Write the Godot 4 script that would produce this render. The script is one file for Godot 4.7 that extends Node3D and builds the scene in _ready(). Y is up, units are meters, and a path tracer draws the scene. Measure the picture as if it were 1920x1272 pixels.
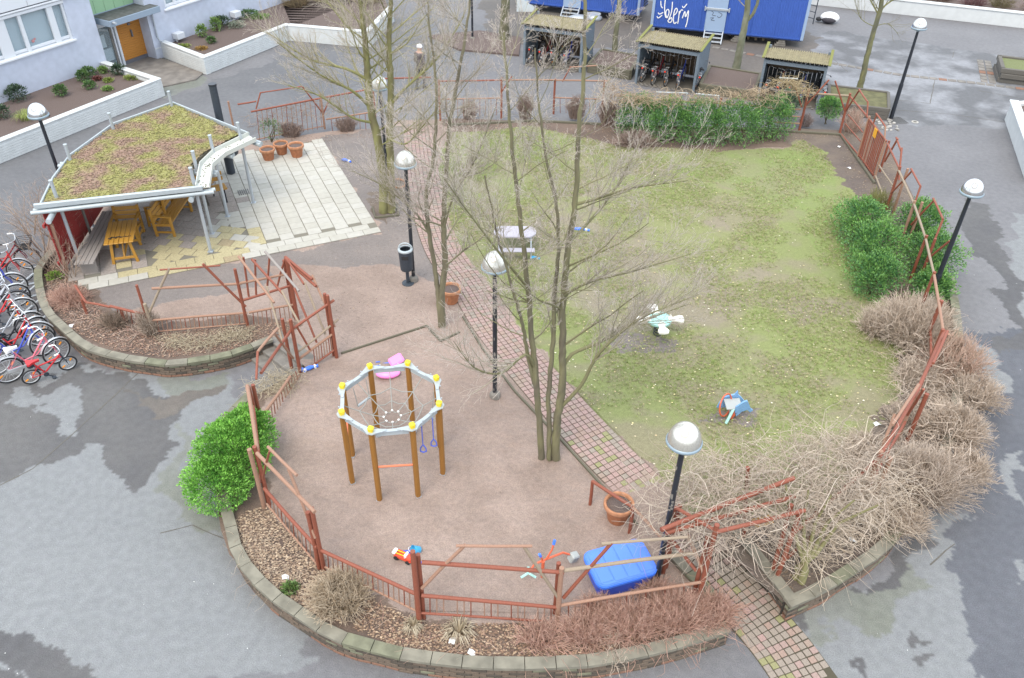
extends Node3D
# A courtyard playground seen from an upper window.
var used := {}
var M := {}
var T := {}
var rng := RandomNumberGenerator.new()

class MB:
	var v := PackedVector3Array()
	var n := PackedVector3Array()
	var c := PackedColorArray()
	var ix := PackedInt32Array()
	var uv := PackedVector2Array()
	var tint := Color(1, 1, 1)
	func vert(p: Vector3, nn: Vector3, t := Vector2.ZERO) -> int:
		v.append(p); n.append(nn); c.append(tint); uv.append(t)
		return v.size() - 1
	func tri_i(a: int, b: int, d: int):
		if (v[b] - v[a]).cross(v[d] - v[a]).dot(n[a] + n[b] + n[d]) > 0.0:
			ix.append(a); ix.append(d); ix.append(b)
		else:
			ix.append(a); ix.append(b); ix.append(d)
	func tri(a: Vector3, b: Vector3, d: Vector3):
		var nn := (b - a).cross(d - a).normalized()
		var i := vert(a, nn); vert(b, nn); vert(d, nn)
		ix.append(i); ix.append(i + 2); ix.append(i + 1)
	func quad(a: Vector3, b: Vector3, d: Vector3, e: Vector3):
		var nn := (b - a).cross(e - a).normalized()
		if nn.length() < 0.5: nn = (d - b).cross(e - b).normalized()
		var i := vert(a, nn, Vector2(0, 0)); vert(b, nn, Vector2(1, 0)); vert(d, nn, Vector2(1, 1)); vert(e, nn, Vector2(0, 1))
		ix.append_array([i, i + 2, i + 1, i, i + 3, i + 2])
	func box(at: Vector3, size: Vector3, b := Basis.IDENTITY, ch := 0.0):
		var h := size * 0.5
		if ch > 0.0:
			ch = minf(ch, minf(h.x, minf(h.y, h.z)) * 0.9)
			rbox(at, h, b, ch)
			return
		for k in 3:
			for s in [-1.0, 1.0]:
				var nn := Vector3.ZERO; nn[k] = s
				var u := Vector3.ZERO; u[(k + 1) % 3] = h[(k + 1) % 3]
				var w := Vector3.ZERO; w[(k + 2) % 3] = h[(k + 2) % 3]
				var o := nn * h[k]
				if s > 0: quad(at + b * (o - u - w), at + b * (o + u - w), at + b * (o + u + w), at + b * (o - u + w))
				else: quad(at + b * (o - w - u), at + b * (o + w - u), at + b * (o + w + u), at + b * (o - w + u))
	func rbox(at: Vector3, h: Vector3, b: Basis, ch: float):
		# a box whose edges are cut at 45 degrees
		var P := func(sx, sy, sz, k): return at + b * Vector3(sx * (h.x - (0.0 if k == 0 else ch)), sy * (h.y - (0.0 if k == 1 else ch)), sz * (h.z - (0.0 if k == 2 else ch)))
		var S := [-1.0, 1.0]
		var mid := at
		var faces := []
		for s in S:
			faces.append([P.call(s, -1, -1, 0), P.call(s, 1, -1, 0), P.call(s, 1, 1, 0), P.call(s, -1, 1, 0)])
			faces.append([P.call(-1, s, -1, 1), P.call(1, s, -1, 1), P.call(1, s, 1, 1), P.call(-1, s, 1, 1)])
			faces.append([P.call(-1, -1, s, 2), P.call(1, -1, s, 2), P.call(1, 1, s, 2), P.call(-1, 1, s, 2)])
			for t in S:
				faces.append([P.call(-1, s, t, 1), P.call(1, s, t, 1), P.call(1, s, t, 2), P.call(-1, s, t, 2)])
				faces.append([P.call(s, -1, t, 0), P.call(s, 1, t, 0), P.call(s, 1, t, 2), P.call(s, -1, t, 2)])
				faces.append([P.call(s, t, -1, 0), P.call(s, t, 1, 0), P.call(s, t, 1, 1), P.call(s, t, -1, 1)])
				for r in S:
					faces.append([P.call(s, t, r, 0), P.call(s, t, r, 1), P.call(s, t, r, 2)])
		for f in faces:
			var cen: Vector3 = (f[0] + f[1] + f[2]) / 3.0
			var flip: bool = (f[1] - f[0]).cross(f[2] - f[0]).dot(cen - mid) < 0
			if f.size() == 4:
				if flip: quad(f[3], f[2], f[1], f[0])
				else: quad(f[0], f[1], f[2], f[3])
			elif flip: tri(f[2], f[1], f[0])
			else: tri(f[0], f[1], f[2])
	func bar(a: Vector3, b: Vector3, w: float, d: float, ch := 0.0, upv := Vector3.UP):
		# a beam from a to b: w across, d along the up direction
		var z := (b - a).normalized()
		var x := upv.cross(z)
		if x.length() < 0.05: x = Vector3.RIGHT.cross(z)
		x = x.normalized()
		box((a + b) * 0.5, Vector3(w, d, a.distance_to(b)), Basis(x, z.cross(x), z), ch)
	func tube(pts: Array, rad: Array, sides := 8, cap := true):
		var cnt := pts.size()
		var ref := Vector3.UP
		var d0: Vector3 = (pts[1] - pts[0]).normalized()
		if absf(d0.y) > 0.9: ref = Vector3.RIGHT
		var x := ref.cross(d0).normalized()
		var first := v.size()
		for i in cnt:
			var d: Vector3 = ((pts[i + 1] if i < cnt - 1 else pts[i]) - (pts[i - 1] if i > 0 else pts[i])).normalized()
			x = (x - d * x.dot(d)).normalized()
			var y := d.cross(x)
			for k in sides:
				var a := TAU * k / sides
				var o := x * cos(a) + y * sin(a)
				vert(pts[i] + o * rad[i], o, Vector2(float(k) / sides, i))
		for i in cnt - 1:
			for k in sides:
				var a := first + i * sides + k
				var b := first + i * sides + (k + 1) % sides
				ix.append_array([a, b + sides, b, a, a + sides, b + sides])
		if cap:
			for e in [0, cnt - 1]:
				var d: Vector3 = (pts[0] - pts[1]).normalized() if e == 0 else (pts[e] - pts[e - 1]).normalized()
				var m := vert(pts[e], d)
				var s := v.size()
				for k in sides: vert(v[first + e * sides + k], d)
				for k in sides: tri_i(m, s + k, s + (k + 1) % sides)
	func rod(a: Vector3, b: Vector3, r: float, sides := 8, r2 := -1.0):
		tube([a, b], [r, r if r2 < 0 else r2], sides)
	func ring(at: Vector3, axis: Vector3, R: float, r: float, seg := 24, sides := 6, from := 0.0, to := TAU):
		var z := axis.normalized()
		var x := (Vector3.UP if absf(z.y) < 0.9 else Vector3.RIGHT).cross(z).normalized()
		var y := z.cross(x)
		var first := v.size()
		var full := absf(to - from - TAU) < 0.01
		var rows := seg if full else seg + 1
		for i in rows:
			var a := from + (to - from) * i / seg
			var o := x * cos(a) + y * sin(a)
			for k in sides:
				var b := TAU * k / sides
				var nn := o * cos(b) + z * sin(b)
				vert(at + o * R + nn * r, nn)
		for i in seg:
			for k in sides:
				var a := first + (i % rows) * sides + k
				var b := first + (i % rows) * sides + (k + 1) % sides
				var a2 := first + ((i + 1) % rows) * sides + k
				var b2 := first + ((i + 1) % rows) * sides + (k + 1) % sides
				tri_i(a, b, b2); tri_i(a, b2, a2)
	func lathe(at: Vector3, prof: Array, seg := 20, b := Basis.IDENTITY):
		# prof: Vector2(radius, height); normals are smooth within a run, sharp where a point repeats
		var cnt := prof.size()
		var first := v.size()
		for i in cnt:
			var p: Vector2 = prof[i]
			var pa: Vector2 = prof[maxi(i - 1, 0)]
			var pb: Vector2 = prof[mini(i + 1, cnt - 1)]
			if pa == p and i > 0: pa = p
			if pb == p: pb = p
			var d := (pb - pa)
			if d.length() < 1e-6: d = Vector2(0, 1)
			d = d.normalized()
			for k in seg:
				var a := TAU * k / seg
				var o := Vector3(cos(a), 0, sin(a))
				vert(at + b * (o * p.x + Vector3.UP * p.y), b * (o * d.y - Vector3.UP * d.x).normalized(), Vector2(float(k) / seg, p.y))
		for i in cnt - 1:
			if prof[i] == prof[i + 1]: continue
			for k in seg:
				var a := first + i * seg + k
				var e := first + i * seg + (k + 1) % seg
				if prof[i].x > 1e-5: tri_i(a, e, e + seg)
				if prof[i + 1].x > 1e-5: tri_i(a, e + seg, a + seg)
	func slab(poly: PackedVector2Array, y0: float, y1: float, b := Transform3D()):
		# an upright prism on an outline given as (x, z)
		var t := Geometry2D.triangulate_polygon(poly)
		var up := b.basis * Vector3.UP
		var s := v.size()
		for p in poly: vert(b * Vector3(p.x, y1, p.y), up, p)
		for i in range(0, t.size(), 3): tri_i(s + t[i], s + t[i + 1], s + t[i + 2])
		s = v.size()
		for p in poly: vert(b * Vector3(p.x, y0, p.y), -up, p)
		for i in range(0, t.size(), 3): tri_i(s + t[i], s + t[i + 1], s + t[i + 2])
		var cw := Geometry2D.is_polygon_clockwise(poly)
		for i in poly.size():
			var p := poly[i]
			var q := poly[(i + 1) % poly.size()]
			var A := b * Vector3(p.x, y0, p.y); var B := b * Vector3(q.x, y0, q.y)
			var C := b * Vector3(q.x, y1, q.y); var D := b * Vector3(p.x, y1, p.y)
			if cw: quad(A, B, C, D)
			else: quad(A, D, C, B)
	func ball(at: Vector3, r: Vector3, seg := 14, rings := 8, b := Basis.IDENTITY):
		var s := v.size()
		for i in rings + 1:
			var ph := PI * i / rings
			for k in seg:
				var a := TAU * k / seg
				var o := Vector3(sin(ph) * cos(a), cos(ph), sin(ph) * sin(a))
				vert(at + b * (o * r), (b * (o / r)).normalized())
		for i in rings:
			for k in seg:
				var a := s + i * seg + k
				var e := s + i * seg + (k + 1) % seg
				if i > 0: tri_i(a, e, e + seg)
				if i < rings - 1: tri_i(a, e + seg, a + seg)
	func mesh() -> ArrayMesh:
		var arr := []
		arr.resize(Mesh.ARRAY_MAX)
		arr[Mesh.ARRAY_VERTEX] = v; arr[Mesh.ARRAY_NORMAL] = n; arr[Mesh.ARRAY_COLOR] = c; arr[Mesh.ARRAY_INDEX] = ix; arr[Mesh.ARRAY_TEX_UV] = uv
		var m := ArrayMesh.new()
		m.add_surface_from_arrays(Mesh.PRIMITIVE_TRIANGLES, arr)
		return m

func V(x: float, y: float, z: float) -> Vector3: return Vector3(x, y, z)
func V2(x: float, y: float) -> Vector2: return Vector2(x, y)
func lin(r: float, g: float, b: float) -> Color: return Color(r, g, b).linear_to_srgb()
func rr(a: float, b: float) -> float: return rng.randf_range(a, b)
func gh(z: float) -> float: return 0.38 - 0.26 * clampf((-8.0 - z) / 18.0, 0.0, 1.0)

func numbered(called: String) -> String:
	var k: int = used.get(called, 0)
	used[called] = k + 1
	return called if k == 0 else "%s_%03d" % [called, k]
func tag(o: Node, label: String, category: String, group := ""):
	o.set_meta("label", label); o.set_meta("category", category)
	if group: o.set_meta("group", group)
	return o
func thing(called: String, label: String, category: String, at := Vector3.ZERO, turn := 0.0, group := "") -> Node3D:
	var o := Node3D.new()
	o.name = numbered(called); add_child(o)
	o.position = at; o.rotation.y = turn
	tag(o, label, category, group)
	return o
func obj(called: String, mb, m: Material, parent: Node = null, at := Transform3D()) -> MeshInstance3D:
	var o := MeshInstance3D.new()
	if mb is MB:
		if mb.v.size() == 0: return o
		o.mesh = mb.mesh()
	else:
		o.mesh = mb
	o.material_override = m
	o.transform = at
	if parent == null:
		o.name = numbered(called); add_child(o)
	else:
		if not parent.has_meta("nm"): parent.set_meta("nm", {})
		var d: Dictionary = parent.get_meta("nm")
		var k: int = d.get(called, 0)
		d[called] = k + 1
		o.name = called if k == 0 else "%s_%03d" % [called, k]
		parent.add_child(o, true)
	return o
func struct(called: String, mb, m: Material, at := Transform3D()) -> MeshInstance3D:
	var o := obj(called, mb, m, null, at)
	o.set_meta("kind", "structure")
	return o
func copy(src: Node3D, at: Vector3, turn: float, label: String) -> Node3D:
	var r: Node3D = src.duplicate()
	r.name = numbered(str(src.name).rstrip("0123456789").trim_suffix("_")); add_child(r)
	r.position = at; r.rotation.y = turn
	r.set_meta("label", label)
	return r
func scatter(called: String, mesh: Mesh, m: Material, xf: Array, cols: Array, parent: Node = null) -> MultiMeshInstance3D:
	var mm := MultiMesh.new()
	mm.transform_format = MultiMesh.TRANSFORM_3D
	mm.use_colors = true
	mm.mesh = mesh
	mm.instance_count = xf.size()
	for i in xf.size():
		mm.set_instance_transform(i, xf[i])
		mm.set_instance_color(i, cols[i])
	var o := MultiMeshInstance3D.new()
	o.multimesh = mm
	o.material_override = m
	if parent == null:
		o.name = numbered(called); add_child(o)
	else:
		o.name = called; parent.add_child(o, true)
	o.set_meta("kind", "stuff")
	return o

# ---- materials
func noise_tex(freq: float, oct: int, lo: float, hi: float, sz := 256, type := FastNoiseLite.TYPE_SIMPLEX_SMOOTH, sd := 1, stretch := 1.0) -> ImageTexture:
	var f := FastNoiseLite.new()
	f.noise_type = type; f.frequency = freq; f.fractal_octaves = oct; f.seed = sd
	var im := f.get_seamless_image(sz, sz, false, false, 0.2, true)
	im.convert(Image.FORMAT_L8)
	var d := im.get_data()
	for i in d.size(): d[i] = int(255.0 * pow(clampf(lerpf(lo, hi, d[i] / 255.0), 0.0, 1.0), 0.4545))
	im = Image.create_from_data(sz, sz, false, Image.FORMAT_L8, d)
	if stretch != 1.0:
		im.resize(sz, maxi(8, int(sz / stretch)), Image.INTERPOLATE_BILINEAR)
		im.resize(sz, sz, Image.INTERPOLATE_BILINEAR)
	im.convert(Image.FORMAT_RGB8)
	return ImageTexture.create_from_image(im)
func mat(nm: String, col: Color, rough := 0.8, tex := "", scale := 1.0, bump := 0.0, metal := 0.0, world := false) -> StandardMaterial3D:
	# col: linear base colour
	var m := StandardMaterial3D.new()
	m.resource_name = nm
	m.albedo_color = col.linear_to_srgb()
	m.roughness = rough; m.metallic = metal
	if tex:
		m.albedo_texture = T[tex]
		m.uv1_triplanar = true; m.uv1_world_triplanar = world
		m.uv1_scale = Vector3.ONE * scale
		if bump > 0.0:
			m.heightmap_enabled = true; m.heightmap_texture = T[tex]; m.heightmap_scale = bump
	M[nm] = m
	return m
func vmat(nm: String, rough := 0.85, back := 0.0) -> StandardMaterial3D:
	var m := StandardMaterial3D.new()
	m.resource_name = nm
	m.vertex_color_use_as_albedo = true
	m.roughness = rough
	if back > 0.0:
		m.backlight_enabled = true; m.backlight = Color(back, back, back)
	M[nm] = m
	return m
func make_materials():
	T.blotch = noise_tex(0.012, 5, 0.6, 1.15)
	T.soft = noise_tex(0.02, 5, 0.88, 1.02, 256, FastNoiseLite.TYPE_SIMPLEX_SMOOTH, 14)
	T.grain = noise_tex(0.16, 3, 0.62, 1.12, 256, FastNoiseLite.TYPE_SIMPLEX_SMOOTH, 5)
	T.fine = noise_tex(0.05, 4, 0.74, 1.08, 256, FastNoiseLite.TYPE_SIMPLEX, 9)
	T.streak = noise_tex(0.06, 4, 0.7, 1.08, 256, FastNoiseLite.TYPE_SIMPLEX_SMOOTH, 3, 1.0)
	var im: Image = T.streak.get_image()
	im.resize(256, 16, Image.INTERPOLATE_LANCZOS); im.resize(256, 256, Image.INTERPOLATE_BILINEAR)
	T.wood = ImageTexture.create_from_image(im)
	mat("red_paint", Color(0.25, 0.074, 0.042), 0.62, "fine", 1.7, 0.15)
	mat("red_faded", Color(0.33, 0.19, 0.13), 0.8, "fine", 2.3, 0.2)
	mat("bare_pole", Color(0.30, 0.235, 0.17), 0.85, "fine", 2.3, 0.2)
	mat("yellow_wood", Color(0.46, 0.235, 0.035), 0.55, "wood", 3.0, 0.1)
	mat("post_wood", Color(0.30, 0.135, 0.025), 0.6, "wood", 2.0, 0.2)
	mat("grey_wood", Color(0.30, 0.27, 0.25), 0.85, "wood", 3.0, 0.3)
	mat("timber", Color(0.13, 0.12, 0.085), 0.9, "wood", 2.0, 0.4)
	mat("cladding_red", Color(0.33, 0.035, 0.03), 0.7, "fine", 1.0)
	mat("galv", Color(0.44, 0.48, 0.52), 0.42, "soft", 2.0, 0.0, 0.35)
	mat("galv_light", Color(0.40, 0.445, 0.465), 0.5, "soft", 1.3, 0.0, 0.15)
	mat("white_sheet", Color(0.60, 0.61, 0.56), 0.5, "fine", 3.0)
	mat("black_metal", Color(0.018, 0.022, 0.03), 0.4)
	mat("flaky_black", Color(0.05, 0.05, 0.06), 0.6, "grain", 3.0)
	mat("dark_stove", Color(0.035, 0.045, 0.06), 0.5, "fine", 1.0)
	mat("render_grey", Color(0.49, 0.525, 0.615), 0.92, "soft", 0.5)
	mat("render_edge", Color(0.55, 0.57, 0.60), 0.8)
	mat("white_brick", Color(0.56, 0.58, 0.58), 0.8, "soft", 0.5)
	mat("white_paint", Color(0.62, 0.64, 0.67), 0.55)
	mat("green_panel", Color(0.28, 0.45, 0.27), 0.5)
	mat("door_wood", Color(0.50, 0.21, 0.035), 0.5, "wood", 3.0, 0.0)
	mat("kick_plate", Color(0.15, 0.15, 0.17), 0.5, "", 1.0, 0.0, 0.3)
	mat("canopy_top", Color(0.10, 0.105, 0.10), 0.9, "blotch", 1.0)
	mat("canopy_edge", Color(0.24, 0.30, 0.37), 0.5)
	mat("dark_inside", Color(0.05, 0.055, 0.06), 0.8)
	mat("curtain", Color(0.36, 0.42, 0.45), 0.25)
	mat("soil", Color(0.135, 0.10, 0.088), 1.0, "grain", 0.8, 2.5, 0.0, true)
	mat("slab_grey", Color(0.21, 0.19, 0.17), 0.95, "blotch", 0.5, 0.3)
	mat("cap_stone", Color(0.225, 0.21, 0.165), 0.95, "blotch", 0.7, 0.6)
	mat("cap_green", Color(0.185, 0.185, 0.125), 0.95, "blotch", 0.9, 0.6)
	mat("brick_brown", Color(0.145, 0.11, 0.082), 0.95, "fine", 1.5, 0.5)
	mat("brick_dark", Color(0.085, 0.07, 0.055), 0.95, "fine", 1.5, 0.5)
	mat("brick_red", Color(0.23, 0.125, 0.085), 0.95, "fine", 1.5, 0.5)
	mat("mortar", Color(0.07, 0.06, 0.05), 1.0, "grain", 2.0)
	mat("concrete", Color(0.20, 0.185, 0.165), 0.95, "blotch", 0.8, 0.6)
	mat("concrete_dark", Color(0.13, 0.12, 0.105), 0.95, "grain", 0.8, 0.8)
	mat("joint", Color(0.085, 0.075, 0.05), 1.0, "grain", 3.0)
	for k in 6:
		var t: Array = [[0.335, 0.24, 0.212], [0.325, 0.232, 0.19], [0.315, 0.24, 0.195], [0.36, 0.245, 0.22], [0.285, 0.24, 0.20], [0.26, 0.25, 0.125]][k]
		mat("tile%d" % k, Color(t[0], t[1], t[2]), 0.9, "fine", 1.5 + 0.2 * k, 0.3)
	for k in 6:
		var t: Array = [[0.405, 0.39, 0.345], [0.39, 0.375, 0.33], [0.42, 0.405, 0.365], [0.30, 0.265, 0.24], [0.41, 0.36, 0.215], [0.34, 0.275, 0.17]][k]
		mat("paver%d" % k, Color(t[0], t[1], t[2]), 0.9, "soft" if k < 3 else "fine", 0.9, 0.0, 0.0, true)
	mat("terracotta", Color(0.40, 0.16, 0.075), 0.85, "blotch", 2.0)
	mat("terracotta_rim", Color(0.47, 0.22, 0.115), 0.85, "blotch", 2.0)
	mat("blue_sheet", Color(0.042, 0.105, 0.40), 0.5, "soft", 0.3)
	mat("frame_blue_grey", Color(0.27, 0.36, 0.50), 0.5)
	mat("shed_grey", Color(0.155, 0.19, 0.225), 0.75, "fine", 1.0)
	mat("shed_inside", Color(0.14, 0.095, 0.06), 0.9, "wood", 2.0)
	mat("shed_roof", Color(0.25, 0.215, 0.125), 0.95, "blotch", 1.1, 0.6)
	mat("moss_edge", Color(0.20, 0.205, 0.06), 1.0, "grain", 2.0)
	mat("chrome", Color(0.7, 0.7, 0.7), 0.25, "", 1.0, 0.0, 0.9)
	mat("alu", Color(0.6, 0.61, 0.62), 0.35, "", 1.0, 0.0, 0.6)
	mat("rubber", Color(0.02, 0.02, 0.022), 0.8)
	mat("plastic_blue", Color(0.055, 0.19, 0.80), 0.35)
	mat("plastic_blue_lid", Color(0.095, 0.225, 0.82), 0.4)
	mat("plastic_deep", Color(0.04, 0.09, 0.55), 0.35)
	mat("plastic_pink", Color(0.85, 0.25, 0.58), 0.35)
	mat("plastic_cyan", Color(0.06, 0.42, 0.72), 0.35)
	mat("plastic_red", Color(0.62, 0.07, 0.03), 0.35)
	mat("plastic_yellow", Color(0.72, 0.54, 0.02), 0.35)
	mat("plastic_white", Color(0.75, 0.75, 0.74), 0.4)
	mat("orange_refl", Color(0.8, 0.28, 0.01), 0.2)
	mat("red_refl", Color(0.75, 0.05, 0.02), 0.2)
	mat("paper", Color(0.74, 0.75, 0.76), 0.7)
	mat("rider_white", Color(0.74, 0.72, 0.66), 0.5)
	mat("rider_mint", Color(0.38, 0.66, 0.60), 0.5, "blotch", 3.0)
	mat("rider_blue", Color(0.20, 0.39, 0.66), 0.6, "fine", 2.0)
	mat("rider_red", Color(0.60, 0.12, 0.055), 0.4)
	mat("table_grey", Color(0.42, 0.40, 0.45), 0.8, "fine", 2.0)
	mat("lead_grey", Color(0.35, 0.37, 0.36), 0.7)
	mat("rope", Color(0.28, 0.28, 0.26), 0.8)
	mat("rope_blue", Color(0.09, 0.13, 0.52), 0.6)
	mat("dome", Color(0.58, 0.59, 0.60), 0.15, "soft", 2.0, 0.0, 0.85)
	mat("dome_dirty", Color(0.60, 0.585, 0.53), 0.2, "fine", 2.0, 0.0, 0.6)
	mat("lamp_rim", Color(0.26, 0.335, 0.39), 0.4, "", 1.0, 0.0, 0.2)
	mat("pallet", Color(0.42, 0.33, 0.22), 0.85, "wood", 3.0)
	mat("pipe_grey", Color(0.36, 0.39, 0.43), 0.5)
	mat("grate", Color(0.10, 0.10, 0.10), 0.6)
	mat("stone_pale", Color(0.42, 0.40, 0.36), 0.9, "fine", 2.0)
	mat("bark_moss", Color(0.165, 0.15, 0.06), 0.95, "grain", 1.2, 1.5)
	mat("bark_dark", Color(0.085, 0.072, 0.05), 0.95, "grain", 1.2, 1.5)
	mat("bark_far", Color(0.17, 0.175, 0.125), 0.95, "grain", 1.4, 1.5)
	mat("cloth_dark", Color(0.06, 0.055, 0.065), 0.9, "fine", 3.0)
	mat("cloth_brown", Color(0.13, 0.10, 0.085), 0.95, "fine", 3.0)
	mat("skin", Color(0.45, 0.27, 0.2), 0.6)
	vmat("leaf", 0.5, 0.35)
	vmat("twig", 0.9)
	vmat("litter", 0.9, 0.2)
	vmat("tinted", 0.6)
	var g := StandardMaterial3D.new()
	g.resource_name = "window_glass"; g.albedo_color = Color(0.8, 0.9, 0.95, 0.12); g.roughness = 0.03; g.transparency = BaseMaterial3D.TRANSPARENCY_ALPHA
	M.glass = g
	var g2: StandardMaterial3D = g.duplicate()
	g2.resource_name = "lamp_glass"; g2.albedo_color = Color(0.85, 0.88, 0.85, 0.18)
	M.lamp_glass = g2

func _ready():
	# ---- camera, sky, light, exposure
	var cam := Camera3D.new()
	cam.name = "camera"
	add_child(cam)
	cam.transform = Transform3D(Basis(V(0.99987, 0.01298, -0.01002), V(-0.0164, 0.79156, -0.61087), V(0, 0.61095, 0.79167)), V(0, 12.5, 0))
	cam.fov = 44.857
	cam.near = 0.1; cam.far = 400.0
	cam.current = true
	var we := WorldEnvironment.new()
	we.name = "world_environment"
	var env := Environment.new()
	var sky := Sky.new()
	var ps := ProceduralSkyMaterial.new()
	ps.sky_top_color = lin(0.62, 0.70, 0.80)
	ps.sky_horizon_color = lin(0.66, 0.70, 0.75)
	ps.sky_curve = 0.2
	ps.ground_horizon_color = lin(0.30, 0.31, 0.32)
	ps.ground_bottom_color = lin(0.20, 0.20, 0.20)
	ps.sun_angle_max = 30.0
	sky.sky_material = ps
	env.background_mode = Environment.BG_SKY
	env.sky = sky
	env.tonemap_mode = Environment.TONE_MAPPER_LINEAR
	env.tonemap_exposure = 3.0
	env.sdfgi_enabled = true; env.ssao_enabled = true; env.ssil_enabled = true
	we.environment = env
	add_child(we)
	var sun := DirectionalLight3D.new()
	sun.name = "sun"
	sun.light_energy = 0.35
	sun.light_color = Color(1.0, 0.97, 0.93)
	sun.light_angular_distance = 30.0
	sun.shadow_enabled = true
	sun.rotation_degrees = Vector3(-58, -25, 0)
	add_child(sun)
	rng.seed = 20240311
	make_materials()
	ground()
	brick_path()
	planter_walls()
	patio()
	building()
	back_yard()
	pavilion()
	furniture()
	play_things()
	fences()
	lamps()
	bicycles()
	trees()
	shrubs()
	vines()
	litter()

# ---- ground
func fill(mask: PackedByteArray, S: int, org: Vector2, size: Vector2, poly: Array, val: int):
	var p := PackedVector2Array()
	for q in poly: p.append((Vector2(q.x, q.y) - org) / size * S)
	var lo := S; var hi := 0
	for q in p:
		lo = mini(lo, int(q.y)); hi = maxi(hi, int(q.y) + 1)
	for y in range(maxi(lo, 0), mini(hi, S)):
		var xs := []
		var yy := y + 0.5
		for i in p.size():
			var a := p[i]; var b := p[(i + 1) % p.size()]
			if (a.y <= yy) != (b.y <= yy): xs.append(a.x + (yy - a.y) / (b.y - a.y) * (b.x - a.x))
		xs.sort()
		for k in range(0, xs.size() - 1, 2):
			for x in range(maxi(0, int(xs[k])), mini(S, int(xs[k + 1]) + 1)): mask[y * S + x] = val
func noise_bytes(S: int, freq: float, oct: int, sd: int) -> PackedByteArray:
	var f := FastNoiseLite.new()
	f.noise_type = FastNoiseLite.TYPE_SIMPLEX_SMOOTH; f.frequency = freq; f.fractal_octaves = oct; f.seed = sd
	var im := f.get_image(S, S, false, false, true)
	im.convert(Image.FORMAT_L8)
	return im.get_data()
func painted(S: int, mask: PackedByteArray, cols: Array, warp: int) -> ImageTexture:
	# cols[k] = [colour a, colour b, how hard the two are split] ; the zone edges are ragged
	var n1 := noise_bytes(S, 0.006, 5, 11)
	var n2 := noise_bytes(S, 0.03, 4, 23)
	var n3 := noise_bytes(S, 0.25, 2, 37)
	var n4 := noise_bytes(S, 0.02, 5, 51)
	var out := PackedByteArray()
	out.resize(S * S * 3)
	var lut := PackedByteArray()
	lut.resize(1025)
	for i in 1025: lut[i] = int(255.0 * pow(i / 1024.0, 0.4545) + 0.5)
	for y in S:
		for x in S:
			var i := y * S + x
			var sx := clampi(x + (n2[i] - 128) * warp / 96 + (n4[i] - 128) * warp / 128, 0, S - 1)
			var sy := clampi(y + (n4[i] - 128) * warp / 96 + (n1[i] - 128) * warp / 128, 0, S - 1)
			var c: Array = cols[mask[sy * S + sx]]
			var t := clampf((n1[i] * 0.4 + n4[i] * 0.38 + n2[i] * 0.22 - 128.0) / 255.0 * c[2] + 0.5, 0.0, 1.0)
			var col: Color = c[0].lerp(c[1], t)
			var g := 0.86 + 0.28 * n3[i] / 255.0
			out[i * 3] = lut[clampi(int(col.r * g * 1024.0), 0, 1024)]
			out[i * 3 + 1] = lut[clampi(int(col.g * g * 1024.0), 0, 1024)]
			out[i * 3 + 2] = lut[clampi(int(col.b * g * 1024.0), 0, 1024)]
	return ImageTexture.create_from_image(Image.create_from_data(S, S, false, Image.FORMAT_RGB8, out))
func sheet(mb: MB, poly: PackedVector2Array, off: float, org: Vector2, size: Vector2, flat := false):
	# a thin sheet laid on the garden's slope
	for band in [[-60.0, -26.0], [-26.0, -8.0], [-8.0, 0.0]]:
		var box := PackedVector2Array([V2(-60, band[0]), V2(60, band[0]), V2(60, band[1]), V2(-60, band[1])])
		for part in ([poly] if flat else Geometry2D.intersect_polygons(poly, box)):
			var t := Geometry2D.triangulate_polygon(part)
			var s := mb.v.size()
			for p in part: mb.vert(V(p.x, (0.0 if flat else gh(p.y)) + off, p.y), Vector3.UP, (p - org) / size)
			for i in range(0, t.size(), 3): mb.tri_i(s + t[i], s + t[i + 1], s + t[i + 2])
		if flat: break

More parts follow.
